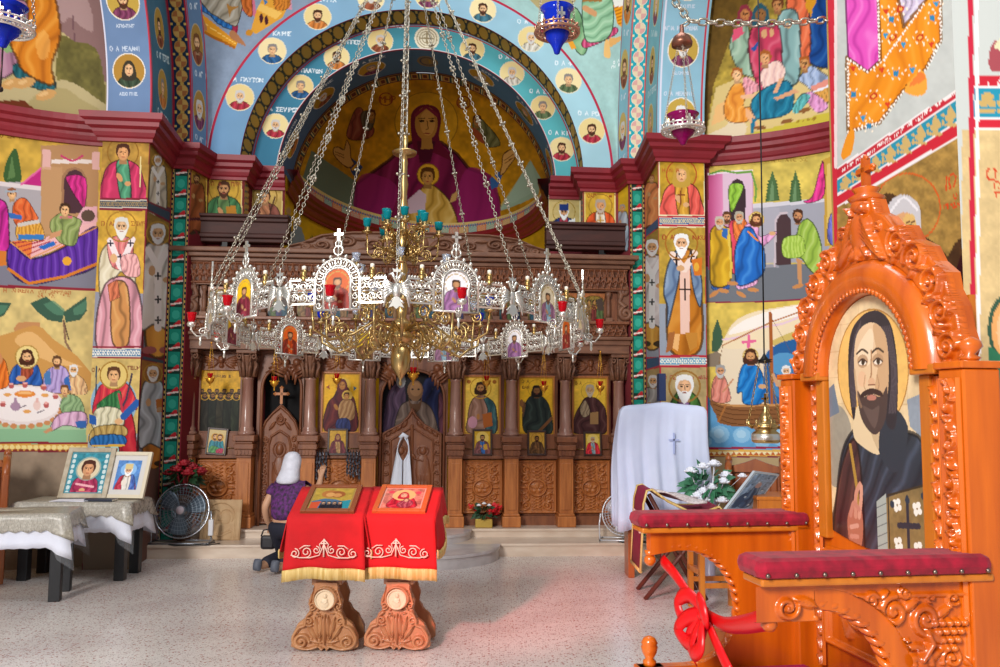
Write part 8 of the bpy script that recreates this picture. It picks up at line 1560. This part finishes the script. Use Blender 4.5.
for q in (-1, 1):
    xa = q * .40; xb = q * .50; x0_, x1_ = min(xa, xb), max(xa, xb); b = MB(); b.box(x0_, x1_, -.06, .05, 0, 1.715, bev=.006); b.box(x0_ - .008, x1_ + .008, -.07, .06, 1.715, 1.735, bev=.004); tp(b, 'post', WOOD_T)
    relief('post_carving', (x0_ + .008, -.062, 1.69), (.084, 0, 0), (0, 0, -.66), (0, -1, 0), 36, 240, c_post, .022, WOOD_T, TH, units=(40, 300)); b = MB(); b.lathe([(.018, 1.735), (.03, 1.745), (.014, 1.755), (.034, 1.775), (.03, 1.79), (.012, 1.802), (.004, 1.806)], 14, (q * .45, 0, 0)); tp(b, 'finial', WOOD_T)
b = MB(); b.box(.28, .375, .065, .085, .9, 1.93); tp(b, 'rear_board', WOOD_T2)
def c_crest(c):      # canvas in centimetres, the middle of the arch at the origin
    L = [(-37, 2), (-43, 0), (-46, 6), (-44, 11), (-43, 17), (-40, 22), (-39, 27), (-34, 31), (-31, 36), (-25, 39), (-22, 44), (-16, 45), (-12, 49), (-8, 51), (-6, 56), (0, 58)]
    O = [(x, -y) for x, y in L] + [(-x, -y) for x, y in L[::-1]] + [(36.5 * cos(a), -36.5 * sin(a)) for a in np.linspace(.05, PI - .05, 40)]
    m = c.inside(np.array(O, float)); c.H[:] = 0
    for q in (-1, 1):
        for k, (a, r, rr) in enumerate(((8, 41, 4.2), (22, 41.5, 4.5), (36, 42, 5), (50, 43, 5.2), (63, 43.5, 5))): x, y = q * r * cos(math.radians(a)), -r * sin(math.radians(a)); c.scroll(x, y, rr, 1.5, .9, k, 1.7, q * (1 if k % 2 else -1)); c.leaf(x, y + 3, x - q * 3, y + 6, 1.2, .8); c.bump(x + q * 2.5, y - 3.5, 1.2, 1.2, .9); c.leaf(x + q * 3, y + 1, x + q * 5.5, y - 2, 1.1, .9); c.leaf(x - q * 1, y - 4, x - q * 5, y - 5, 1.1, .8)
        for k in range(6): c.leaf(q * 3, -44 - k * 1.4, q * (13 - k * 1.3), -38.5 - k * 2.0 + 3, 1.7, 1.0)      # eagle's wings
        c.leaf(q * 2, -52, q * 5, -55, 1.3, 1.2); c.bump(q * 3.5, -53.5, 1.8, 1.8, 1.3); c.leaf(q * 2, -41, q * 5, -37.5, 1.6, .9)
    c.bump(0, -46, 4.5, 7, 1.4); c.bump(0, -55, 3.5, 2.5, 1.2); c.leaf(0, -41, 0, -37, 2.5, 1.0)
    k = np.zeros(c.x.size, bool); k[m] = True; fill(c, -46, 46, -58, 0, 420, 1.3, 2.6, 5, k); h = c.H.copy(); c.H[:] = -1; c.H[m] = np.maximum(h[m], .15)
relief('carved_crest', (-.48, -.02, AC + .6), (.96, 0, 0), (0, 0, -.62), (0, -1, 0), 300, 200, lambda c: (c.x.__isub__(48), c.y.__isub__(60), c_crest(c)), .026, WOOD_T, TH, units=(96, 62), cut=-.5)
L = [(-37, 2), (-43, 0), (-46, 6), (-44, 11), (-43, 17), (-40, 22), (-39, 27), (-34, 31), (-31, 36), (-25, 39), (-22, 44), (-16, 45), (-12, 49), (-8, 51), (-6, 56), (0, 58)]
b = MB(); O = [(x / 100, AC + y / 100) for x, y in L] + [(-x / 100, AC + y / 100) for x, y in L[::-1][1:]]; b.prism((O + [(.30 * cos(a), AC + .30 * sin(a)) for a in np.linspace(.05, PI - .05, 20)])[::-1], -.018, .03); tp(b, 'crest_back', WOOD_T)
b = MB(); b.lathe([(.05, 2.28), (.06, 2.295), (.035, 2.31), (.045, 2.325), (.02, 2.335)], 12); orthocross(b, 0, 2.325, .105, 0, .025); tp(b, 'crest_cross', WOOD_T)
# sides with a round opening, arm boards, velvet pads
def side_outline(): return [(0, .0), (0, 1.165), (-.60, 1.165), (-.60, 1.085), (-.50, 1.10)] + [(-.47 + .20 * cos(a), .90 + .20 * sin(a)) for a in np.linspace(1.5, -1.57, 22)] + [(-.64, .70), (-.64, 0)]
def c_vine(c):     # near side, canvas in centimetres, front edge at left, top at 0
    c.H[:] = .0
    for (x, y, r, d) in ((27, 8, 4.5, 1), (37, 7, 4, -1), (33, 17, 5, 1), (42, 20, 5, -1), (46, 9, 4, 1), (36, 30, 5.5, -1), (50, 34, 5, 1)): c.scroll(x, y, r, 2, .8, x * .3, 1.4, d); c.leaf(x, y + r * .7, x + 5 * d, y + r + 2, 1.6, .8); c.leaf(x + r * .6, y, x + r + 3, y - 3, 1.4, .7)
    for (x, y, r, d) in ((23, 5, 2.5, 1), (31, 4, 2, -1), (53, 19, 3, 1), (55, 27, 2.6, -1), (44, 38, 3.4, 1), (30, 40, 3, -1), (54, 43, 3, 1), (38, 42, 2.6, 1), (28, 24, 2.4, -1)): c.scroll(x, y, r, 1.2, .7, x, 1.4, d); c.leaf(x + r, y, x + r + 2.5, y + 2.5 * d, .9, .8)
    for i in range(4):
        for j in range(5 - i): c.bump(48 + 2.1 * j + 1.05 * i, 10 + 2.1 * i, 1.15, 1.15, 1.2)
    c.bump(43, 24, 3, 5.5, 1.2, .4); c.ridge([(44, 19), (47, 15), (46, 13)], 2, 1.3); c.leaf(42, 27, 56, 24, 2, 1.0); c.leaf(43, 29, 57, 30, 2.4, 1.0); c.leaf(42, 30, 52, 36, 2, 1.0); c.ridge([(25, 3), (40, 3), (58, 3)], 1.5, .5); c.ridge([(58, 3), (58, 48)], 1.5, .6); c.ridge([(24, 46), (40, 44), (57, 47)], 2, .8, sm=1); c.scroll(8, 5, 3, 1.5, .8, 0, 1.3); c.leaf(10, 3, 16, 5, 1.4, .8)
    fill(c, 14, 58, 2, 47, 420, 1.2, 2.6, 7); d = np.hypot(c.x - 17, c.y - 27); c.H[(d < 26) & (c.x < 41) & ~((c.x < 16) & (c.y < 9))] = np.minimum(c.H, .0)[(d < 26) & (c.x < 41) & ~((c.x < 16) & (c.y < 9))] - 1.0; c.H[(c.x < 16) & (c.y > 9)] = -1
for q in (-1, 1):
    xa, xb = q * .43, q * .475; x0_, x1_ = min(xa, xb), max(xa, xb); O = side_outline(); nO = len(O); b = MB()
    b.add([(x0_, y, z) for y, z in O] + [(x1_, y, z) for y, z in O], [list(range(nO)), list(range(2 * nO - 1, nO - 1, -1))] + [((i + 1) % nO, i, nO + i, nO + (i + 1) % nO) for i in range(nO)]); tp(b, 'side_panel', WOOD_T)
    b = MB(); A_ = [(-.485 + .215 * cos(a), .90 + .215 * sin(a)) for a in np.linspace(1.75, -1.5, 110)]
    for h in (0, PI): b.tube([(q * .453 + .015 * cos(i * .62 + h), y + .011 * sin(i * .62 + h) * .7, z + .011 * sin(i * .62 + h) * .7) for i, (y, z) in enumerate(A_)], .0105, 6)
    tp(b, 'rope_moulding', WOOD_T)
    b = MB(); b.box(q * .40, q * .51, -.64, .0, 1.165, 1.185, bev=.006); tp(b, 'arm_board', WOOD_T2)
    b = MB(); b.box(q * .385, q * .525, -.655, -.01, 1.183, 1.235, bev=.022); o = tp(b, 'arm_pad', VELVET)
    for k in range(9): b = MB(); b.sphere((q * (.453 + (.071 if q > 0 else -.069)), -.63 + .075 * k, 1.196), .0065, 6); b.build('pad_stud', mat('stud_metal', '8a7a70', .3, .9), o)
    b = MB(); b.sphere((q * .453, -.595, 1.065), .022, 10); b.lathe([(.016, 1.08), (.02, 1.1)], 10, (q * .453, -.595, 0)); tp(b, 'arm_knob', WOOD_T)
    b = MB(); b.lathe([(.022, .70), (.024, .715), (.014, .725), (.026, .745), (.03, .765), (.026, .772), (.03, .778), (.02, .795), (.006, .802)], 14, (q * .453, -.60, 0)); b.box(q * .453 - .03, q * .453 + .03, -.65, -.55, 0, .70, bev=.004); tp(b, 'front_post', WOOD_T)
relief('vine_carving', (.477, -.64, 1.16), (0, .60, 0), (0, 0, -.48), (1, 0, 0), 180, 150, c_vine, .02, WOOD_T, TH, units=(60, 48), cut=-.5)
def c_inset(c):
    c.ridge([(4, 4), (96, 4), (96, 76), (4, 76)], 5, .8, True)
    for k in range(5): c.scroll(18 + 16 * k, 40 + 12 * (k % 2) - 6, 10, 5, 1.0, k, 1.5, 1 if k % 2 else -1); c.leaf(18 + 16 * k, 40, 26 + 16 * k, 66 - 50 * (k % 2), 4, .9)
relief('carved_inset', (-.33, .002, 1.13), (.66, 0, 0), (0, 0, -.34), (0, -1, 0), 130, 70, c_inset, .025, WOOD_T, TH, units=(100, 80))
b = MB(); b.box(-.43, .43, -.60, .0, .58, .63, bev=.008); b.box(-.43, .43, -.585, -.55, 0, .58); tp(b, 'seat_board', WOOD_T); b = MB(); b.box(-.42, .42, -.58, -.02, .63, .70, bev=.03); tp(b, 'seat_cushion', mat('magenta_velvet', 'b01060', .85, col2='98104e', scale=30)); b = MB(); b.box(-.56, .56, -.9, .09, 0.0, .12, bev=.008); tp(b, 'plinth', WOOD_T)
# red ribbon tied across the front
RIB = mat('red_satin', 'd8040e', .35); rib = empty('red_ribbon', (1.2 - .9 * .5, 2.74, 1.0), 0, 'red satin ribbon with a big bow tied across the throne arms', 'ribbon'); TM = tr(TL, TZ)
def strip3(pts, w, nm, tw=0.0):
    rows = []; q = smoothpts(pts, 5, False)
    for i, p in enumerate(q):
        t = Vector(q[min(i + 1, len(q) - 1)]) - Vector(q[max(i - 1, 0)]); s_ = t.cross(Vector((0, 1, .0)));
        s_ = s_.normalized() if s_.length > 1e-5 else Vector((0, 0, 1)); ww = w if not isinstance(w, tuple) else w[0] + (w[1] - w[0]) * i / (len(q) - 1)
        rows.append([tuple(TM @ (Vector(p) + s_ * ww * (j / 3 - .5) + Vector((0, -.012 * sin(PI * j / 3) * (1 + tw), 0)))) for j in range(4)])
    return adopt(sheet(nm, rows, RIB, .004), rib)
K = (-.10, -.53, .955)
KP = lambda dx, dy, dz: (K[0] + dx * .8, K[1] + dy * .6, K[2] + dz * .7)
strip3([(-.453, -.545, 1.06), (-.34, -.54, 1.03), (-.22, -.535, .985), K], (.05, .035), 'band'); strip3([K, (.08, -.55, .97), (.28, -.58, 1.02), (.453, -.60, 1.075)], (.035, .055), 'band')
for L_ in ([(-.10, -.04, .06), (-.17, -.07, .02), (-.14, -.06, -.05), (-.04, -.02, -.03)], [(-.08, -.06, -.03), (-.14, -.09, -.10), (-.06, -.07, -.14), (.02, -.04, -.08)], [(.06, -.06, -.03), (.10, -.09, -.11), (.04, -.10, -.15), (-.01, -.06, -.09)], [(.02, -.05, .07), (.09, -.07, .06), (.10, -.06, .0)]): strip3([K] + [KP(*q) for q in L_] + [K], .05, 'bow_loop')
strip3([K, KP(.10, -.03, -.04), KP(.2, -.04, -.10), KP(.26, -.03, -.16)], (.03, .05), 'ribbon_tail'); strip3([K, KP(-.06, -.04, -.06), KP(-.08, -.06, -.14), KP(.0, -.05, -.2)], (.03, .05), 'ribbon_tail')
b = MB(); b.sphere(tuple(TM @ Vector((K[0], K[1] - .012, K[2]))), .022, 10, sc=(1, 1, .9)); adopt(b.build('knot', RIB), rib)
# ============================================================ BESIDE THE RIGHT PIER
dl = (1.60, 8.40, 0); ds = empty('icon_easel', dl, 0, 'tall stand hidden under the white cloth by the right pier', 'stand'); b = MB(); b.box(-.36, .36, -.1, .1, .55, 1.62, bev=.01); b.build('board', WOOD_B, ds)
for q in (-1, 1):
    b = MB(); b.box(q * .33 - .03, q * .33 + .03, -.13, .13, 0, .56, bev=.005); b.build('leg', WOOD_B, ds)
wc = empty('white_drape', dl, 0, 'big white cloth draped over the tall stand by the right pier', 'cloth'); rows = drape_rows(.82, .30, 1.64, 1.17, .055, .03, n=30, seed=5); rows = [[(x + .03 * sin(y * 3 + z * 4) - .02 * (1.64 - z), y, z + (.03 * math.exp(-(x / .16) ** 2) if i < 3 else .03 * math.exp(-(x / .16) ** 2) * .5)) for x, y, z in r] for i, r in enumerate(rows)]
o = sheet('cloth', rows, mat('blue_white_cloth', 'd4dcf4', .85, col2='c8d0ec', scale=3), .005, wc, closed=True, sub=1); b = MB(); b.box(-.008, .008, -.006, .0, -.1, .1); b.box(-.05, .05, -.006, 0, .025, .04); b.build('embroidered_cross', mat('faint_blue_thread', 'a8b4e0', .8), wc, (.07, -.215, 1.28))
b = MB(); b.box(-.034, .034, -.06, .06, 0, .27, bev=.004); b.box(-.03, .03, -.064, -.058, .01, .26); b.build('navy_case', mat('navy_cloth', '182c58', .6), None, (1.60, 8.42, 1.685), 'navy upright case standing on top of the white draped stand', 'case')
vf = empty('white_bouquet', (1.93, 7.92, 0), 0, 'white flowers with green leaves in a tall vase before the white draped stand', 'flowers'); rn = random.Random(12); b = MB(); b.lathe([(.1, 0), (.11, .02), (.05, .1), (.06, .4), (.1, .66), (.11, .7), (.09, .69)], 18); b.build('vase', mat('pale_vase', 'b8b8d0', .3), vf)
b = MB(); leafs(b, 70, (0, 0, .90), .17, rn, .13); tag(b.build('leaves', mat('mid_leaf', '3a8058', .5, col2='2a6044'), vf), kind='stuff'); WF = mat('white_petal_b', 'eceef8', .6)
for k in range(11): a = 2.4 * k; r = .19 * math.sqrt((k + .5) / 11); c = (r * cos(a), r * sin(a) * .7 - .05, .95 + .16 * cos(a * 1.7)); b = MB(); rose(b, c, .055, rn); b.tube([c, (c[0] * .3, c[1] * .3, .66)], .004, 4); b.build('white_bloom', WF, vf)
b = MB(); c = (.30, -.05, 1.0); rose(b, c, .04, rn); b.tube([c, (.15, 0, .85), (.02, 0, .66)], .003, 4); b.build('white_bloom', WF, vf)
BURG = mat('burgundy_cloth', '98103c', .8, col2='840c32', scale=10)
fl = empty('folding_lectern', (1.56, 7.55, 0), 0, 'folding book stand under a burgundy gold trimmed cloth behind the throne', 'lectern')
for y in (-.2, .2):
    for (xa, za, xb, zb) in ((-.32, 0, .3, .74), (.2, 0, -.28, .88)): b = MB(); b.tube([(xa, y, za), (xb, y, zb)], .02, 6); b.build('leg', mat('dark_leg_wood', '5a2c20', .5), fl)
cl = empty('lectern_cloth', (1.56, 7.55, 0), 0, 'burgundy cloth with gold trim slung over the folding book stand', 'cloth'); prof = [(-.36, .24), (-.345, .5), (-.33, .8), (-.30, .91), (-.26, .92), (-.12, .82), (.05, .74), (.2, .74), (.31, .78), (.35, .74), (.36, .55)]
sheet('cloth', [[(x, y, z + .0) for x, z in prof] for y in np.linspace(-.25, .25, 8)], BURG, .008, cl)
for y in (-.252, .252): b = MB(); b.tube([(x - .004, y, z + .004) for x, z in prof], .011, 5); b.build('gold_trim', GOLDTH, cl)
b = MB(); b.tube([(-.362, -.25, .24), (-.362, .25, .24)], .016, 5); b.build('gold_hem', GOLDTH, cl); b = MB()
for k in range(4): b.box(-.362, -.352, -.2 + .1 * k, -.15 + .1 * k, .55 + .03 * (k % 2), .72); 
b.build('cross_embroidery', PALETH, cl)
sheet('lace_cloth', [[(1.34 + .44 * u + .01 * sin(9 * v), 7.36 + .3 * v, .895 - .10 * u + .02 * sin(7 * u + 4 * v)) for u in np.linspace(0, 1, 12)] for v in np.linspace(0, 1, 8)], mat('cream_lace', 'e4dcdc', .8, col2='b8a8a8', scale=60), .012, label='crumpled cream lace cloth lying on the burgundy book stand', cat='cloth')
cb = empty('cabinet', (2.45, 7.55, 0), 0, 'low honey coloured wooden cabinet behind the throne arm', 'cabinet'); b = MB(); b.box(-.25, .3, -.22, .22, 0, .84, bev=.006); b.box(-.26, .32, -.24, .24, .84, .87, bev=.006); b.build('body', WOOD_T2, cb)
for k in range(2): b = MB(); b.box(-.24 + .27 * k, .01 + .27 * k, -.235, -.22, .62, .84, bev=.005); d = b.build('drawer', WOOD_T2, cb); b = MB(); b.sphere((-.115 + .27 * k, -.25, .73), .014, 8); b.build('knob', GOLDM, d)
c4 = [np.array(P(*q)) for q in ((755.5, 471.5, 7.32), (779.6, 474.7, 7.66), (726, 510, 7.14), (750, 511, 7.48))]
def p_tilt(c):
    c.C[:] = hx('88a8c8'); c.mottle(.3, 7, 2); c.line([(3, 3), (97, 3), (97, 147), (3, 147)], 5, 'd8e8f4', 1, 0, True); c.robe([(30, 130), (38, 60), (60, 55), (72, 130)], '48688c', lt='a8c8e0'); c.ell(50, 50, 10, 12, 'b8a0a0'); c.poly([(10, 100), (30, 80), (34, 130), (12, 140)], '385878', 1)
    for k in range(14): c.ell(12 + (k * 37) % 78, 10 + (k * 53) % 130, 4, 3, ['d0e4f0', '40688c', '6a88a8'][k % 3])
tb = empty('tilted_icon_board', tuple(c4[2]), 0, 'pale blue icon board tilted against the honey coloured cabinet', 'icon'); eu, ev = c4[1] - c4[0], c4[2] - c4[0]; nn = np.cross(eu, ev); nn /= np.linalg.norm(nn); b = MB(); q = [c4[0], c4[0] + eu, c4[0] + eu + ev, c4[0] + ev]; sg = -1 if nn[1] < 0 else 1
b.add([tuple(v + nn * sg * .003) for v in q] + [tuple(v + nn * sg * .025) for v in q], [(0, 1, 2, 3), (7, 6, 5, 4), (0, 4, 5, 1), (1, 5, 6, 2), (2, 6, 7, 3), (3, 7, 4, 0)]); adopt(b.build('board', mat('grey_board', 'b0b8c0', .6)), tb); adopt(flat('picture', c4[0], eu, ev, 50, 75, p_tilt, units=(100, 150)), tb)
def stall(loc, rz, w, h, n, label):
    o = empty('choir_stall', loc, rz, label, 'stall', 'wooden stalls along the side walls'); b = MB(); b.box(-w / 2, w / 2, 0, .04, 0, h - .08); b.box(-w / 2, w / 2, -.26, 0, .42, .46, bev=.006); b.build('back', WOOD_B, o)
    for k in range(n + 1): b = MB(); x = -w / 2 + w * k / n; b.box(x - .025, x + .025, -.28, .05, 0, .46, bev=.005); b.box(x - .025, x + .025, -.3, .05, .46, h - .2, bev=.008); b.tube([(x, .02, h - .04), (x, -.16, h - .07), (x, -.25, h - .15), (x, -.26, h - .22), (x, -.22, h - .25)], .034, 8); b.lathe([(.02, h - .06), (.034, h - .03), (.03, h), (.006, h + .02)], 10, (x, 0, 0)); b.build('stall_end', WOOD_B, o)
    for k in range(n):
        xa = -w / 2 + w * k / n + .05; xb = -w / 2 + w * (k + 1) / n - .05; m_ = (xa + xb) / 2; b = MB(); b.box(xa, xb, -.025, 0, .55, h - .16, bev=.012); b.box(xa + .06, xb - .06, -.038, -.02, .62, h - .24, bev=.012); b.prism([(xa - .04, h - .14), (xa, h - .08), (m_ - .1, h - .05), (m_, h - .01), (m_ + .1, h - .05), (xb, h - .08), (xb + .04, h - .14)], -.05, .045); b.build('raised_panel', WOOD_B, o)
    return o
stall((2.74, 8.30, 0), -.30, 1.0, 1.14, 2, 'honey brown wooden stall under the boat mural on the right wall'); stall((-4.86, 7.86, 0), .5, .62, 1.17, 1, 'brown wooden stall by the left wall under the banquet mural')
so = empty('wooden_stool', (1.76, 7.0, 0), .1, 'open orange wooden stool seen through the throne arm', 'stool'); b = MB(); b.box(-.2, .2, -.17, .17, .50, .53, bev=.005); b.build('seat', WOOD_T2, so)
for x in (-.17, .17):
    for y in (-.14, .14): b = MB(); b.box(x - .02, x + .02, y - .02, y + .02, 0, .50); b.build('leg', WOOD_T2, so)
b = MB(); b.box(-.17, .17, -.15, -.13, .2, .24); b.box(-.17, .17, .13, .15, .2, .24); b.box(-.19, -.15, -.14, .14, .3, .34); b.box(.15, .19, -.14, .14, .3, .34); b.build('rails', WOOD_T2, so)
bx = empty('wooden_box', (1.32, 5.5, 0), -.1, 'small wooden box on the floor under the ribbon bow', 'box'); b = MB(); b.box(-.09, .13, -.1, .1, 0, .24, bev=.006); b.build('box_body', WOOD_B, bx); b = MB(); b.box(-.1, .14, -.11, .11, .24, .265, bev=.005); b.build('lid', WOOD_B, bx); b = MB(); b.box(-.05, .08, -.07, .07, 0, .02, bev=.003); b.build('white_booklet', mat('paper_b', 'e0e0e4', .8), None, (1.38, 5.47, .267), 'white booklet lying on the small wooden box', 'book')
es = empty('carved_end_stall', (1.62, 2.62, 0), -1.3, 'dark carved stall end with purple cushion at the right picture edge', 'stall'); b = MB(); b.box(-.14, .14, -.12, .12, 0, 1.27, bev=.01); b.build('body', mat('dark_carved', '4a2a1c', .4), es); relief('carved_face', (-.12, -.122, 1.2), (.24, 0, 0), (0, 0, -.9), (0, -1, 0), 50, 120, c_post, .03, mat('dark_carved', '4a2a1c'), es, units=(40, 300)); b = MB(); b.box(-.15, .15, -.14, .13, 1.27, 1.33, bev=.02); b.build('cushion', mat('purple_velvet', '5a1c48', .85), es)
# ============================================================ THE KNEELING PERSON
PX = empty('person', (-2.10, 8.72, 0), 1.22, 'person kneeling in a white headscarf, purple patterned shirt and dark trousers, facing the screen', 'person')
def skin(name, V_, E_, m, root=0, sub=2, par=PX):
    me = bpy.data.meshes.new(name); me.from_pydata([v[:3] for v in V_], E_, []); me.materials.append(m); o = bpy.data.objects.new(name, me); COL.objects.link(o); o.parent = par
    o.modifiers.new('skin', 'SKIN'); sv = me.skin_vertices[0].data
    for i, v in enumerate(V_): r = v[3]; sv[i].radius = r if isinstance(r, tuple) else (r, r)
    sv[root].use_root = True; o.modifiers['skin'].use_smooth_shade = True; s_ = o.modifiers.new('sub', 'SUBSURF'); s_.levels = s_.render_levels = sub; return o
SK = mat('skin', 'c89878', .55); V_ = [(-.14, 0, .42, (.13, .11)), (-.11, 0, .56, (.11, .10)), (-.05, 0, .74, (.13, .10)), (-.02, 0, .85, (.07, .06)), (.0, 0, .91, .045), (.02, 0, .96, .065), (.03, 0, 1.03, .082), (.02, 0, 1.08, .06), (.105, 0, 1.0, .016)]; E_ = [(0, 1), (1, 2), (2, 3), (3, 4), (4, 5), (5, 6), (6, 7), (6, 8)]
def chain(pts, at): 
    i = at
    for p in pts: V_.append(p); E_.append((i, len(V_) - 1)); i = len(V_) - 1
    return i
def hand(w, d, up):
    d = Vector(d).normalized(); s_ = d.cross(Vector(up)).normalized(); p = Vector(V_[w][:3]); k = chain([tuple(p + d * .035) + ((.028, .014),), tuple(p + d * .07) + ((.034, .014),)], w)
    for j, L in enumerate((.062, .072, .066, .05)): q = p + d * .075 + s_ * (.017 * (j - 1.5)); chain([tuple(q) + (.009,), tuple(q + d * L * .5) + (.008,), tuple(q + d * L * .9 - Vector(up) * L * .4) + (.007,)], k)
    q = p + d * .03 + s_ * -.028; chain([tuple(q) + (.011,), tuple(q + d * .03 - s_ * .018) + (.009,), tuple(q + d * .055 - s_ * .02 - Vector(up) * .01) + (.008,)], k - 1)
w1 = chain([(-.05, .155, .80, .05), (-.15, .21, .60, .042), (-.08, .23, .47, .034), (-.02, .23, .40, .026)], 2); hand(w1, (.4, -.1, -1), (1, 0, .4)); w2 = chain([(-.02, -.155, .80, .05), (.10, -.21, .72, .042), (.20, -.20, .82, .033), (.24, -.19, .89, .025)], 2); hand(w2, (.5, .1, .9), (-.9, 0, .5))
for q in (-1, 1): chain([(-.10, q * .09, .40, .095), (-.0, q * .10, .22, .08), (.05, q * .10, .085, .065), (-.12, q * .10, .065, .055), (-.32, q * .10, .06, .042), (-.38, q * .10, .075, .038), (-.40, q * .10, .03, .03)], 0)
skin('body', V_, E_, SK)
SHIRT = mat('purple_pattern_cloth', '6a2a78', .8, col2='2c2030', scale=34, detail=2)
skin('shirt', [(-.13, 0, .45, (.16, .145)), (-.11, 0, .58, (.14, .125)), (-.05, 0, .75, (.145, .115)), (-.02, 0, .86, (.08, .07)), (-.05, .155, .81, .066), (-.11, .19, .70, .062), (-.02, -.155, .81, .066), (.06, -.195, .745, .06)], [(0, 1), (1, 2), (2, 3), (2, 4), (4, 5), (2, 6), (6, 7)], SHIRT)
TV = [(-.12, 0, .43, (.14, .125)), (-.13, 0, .51, (.135, .12))]; TE = [(0, 1)]
for q in (-1, 1):
    i = 0
    for p in ((-.09, q * .085, .36, .10), (.0, q * .10, .22, .092), (.05, q * .10, .098, .082), (-.12, q * .10, .085, .072), (-.30, q * .10, .075, .06)): TV.append(p); TE.append((i, len(TV) - 1)); i = len(TV) - 1
skin('trousers', TV, TE, mat('navy_trousers', '1a1c2c', .8))
for q in (-1, 1): skin('shoe', [(-.35, q * .10, .062, (.05, .045)), (-.41, q * .10, .07, (.05, .035)), (-.43, q * .10, .03, (.04, .03)), (-.40, q * .10, .14, (.042, .03))], [(0, 1), (1, 2), (1, 3)], mat('grey_shoe', '585c68', .6))
SCF = mat('white_scarf', 'e0e0ec', .8, bump=.3, bscale=60, col2='ccccd8', scale=20)
b = MB(); b.lathe([(0, 1.15), (.045, 1.143), (.08, 1.115), (.098, 1.07), (.1, 1.02), (.1, .97), (.112, .92), (.125, .88), (.118, .85), (.09, .835)], 20, sx=.95); b.v = [(x - max(0, 1.06 - z) * .38 + .012 * sin(9 * y), y * (1 - .9 * max(0, .9 - z)), z) for x, y, z in b.v]; b.build('headscarf', SCF, PX)
skin('hair', [(.085, 0, 1.09, (.02, .05)), (.06, 0, 1.115, (.03, .05))], [(0, 1)], mat('black_hair', '18141a', .5), sub=1)
for q in (-1, 1): b = MB(); b.sphere((.095, q * .028, 1.035), .012, 8); b.build('eye', mat('dark_eye', '281c18', .3), PX)
hb = empty('handbag', (0, 0, 0), 0, 'black handbag hanging from the kneeling person’s hand', 'bag'); M = tr((-2.10, 8.72, 0), 1.22); c = M @ Vector((-.02, .25, .24)); hb.location = c; b = MB(); b.box(-.075, .075, -.03, .03, -.08, .06, bev=.028); b.build('pouch', mat('black_leather', '1c1820', .45), hb); b = MB(); b.tube([(-.07, 0, .05), (-.05, 0, .11), (.02, 0, .125), (.06, 0, .1), (.08, 0, .05)], .008, 6); b.build('strap', mat('black_leather', '1c1820'), hb)
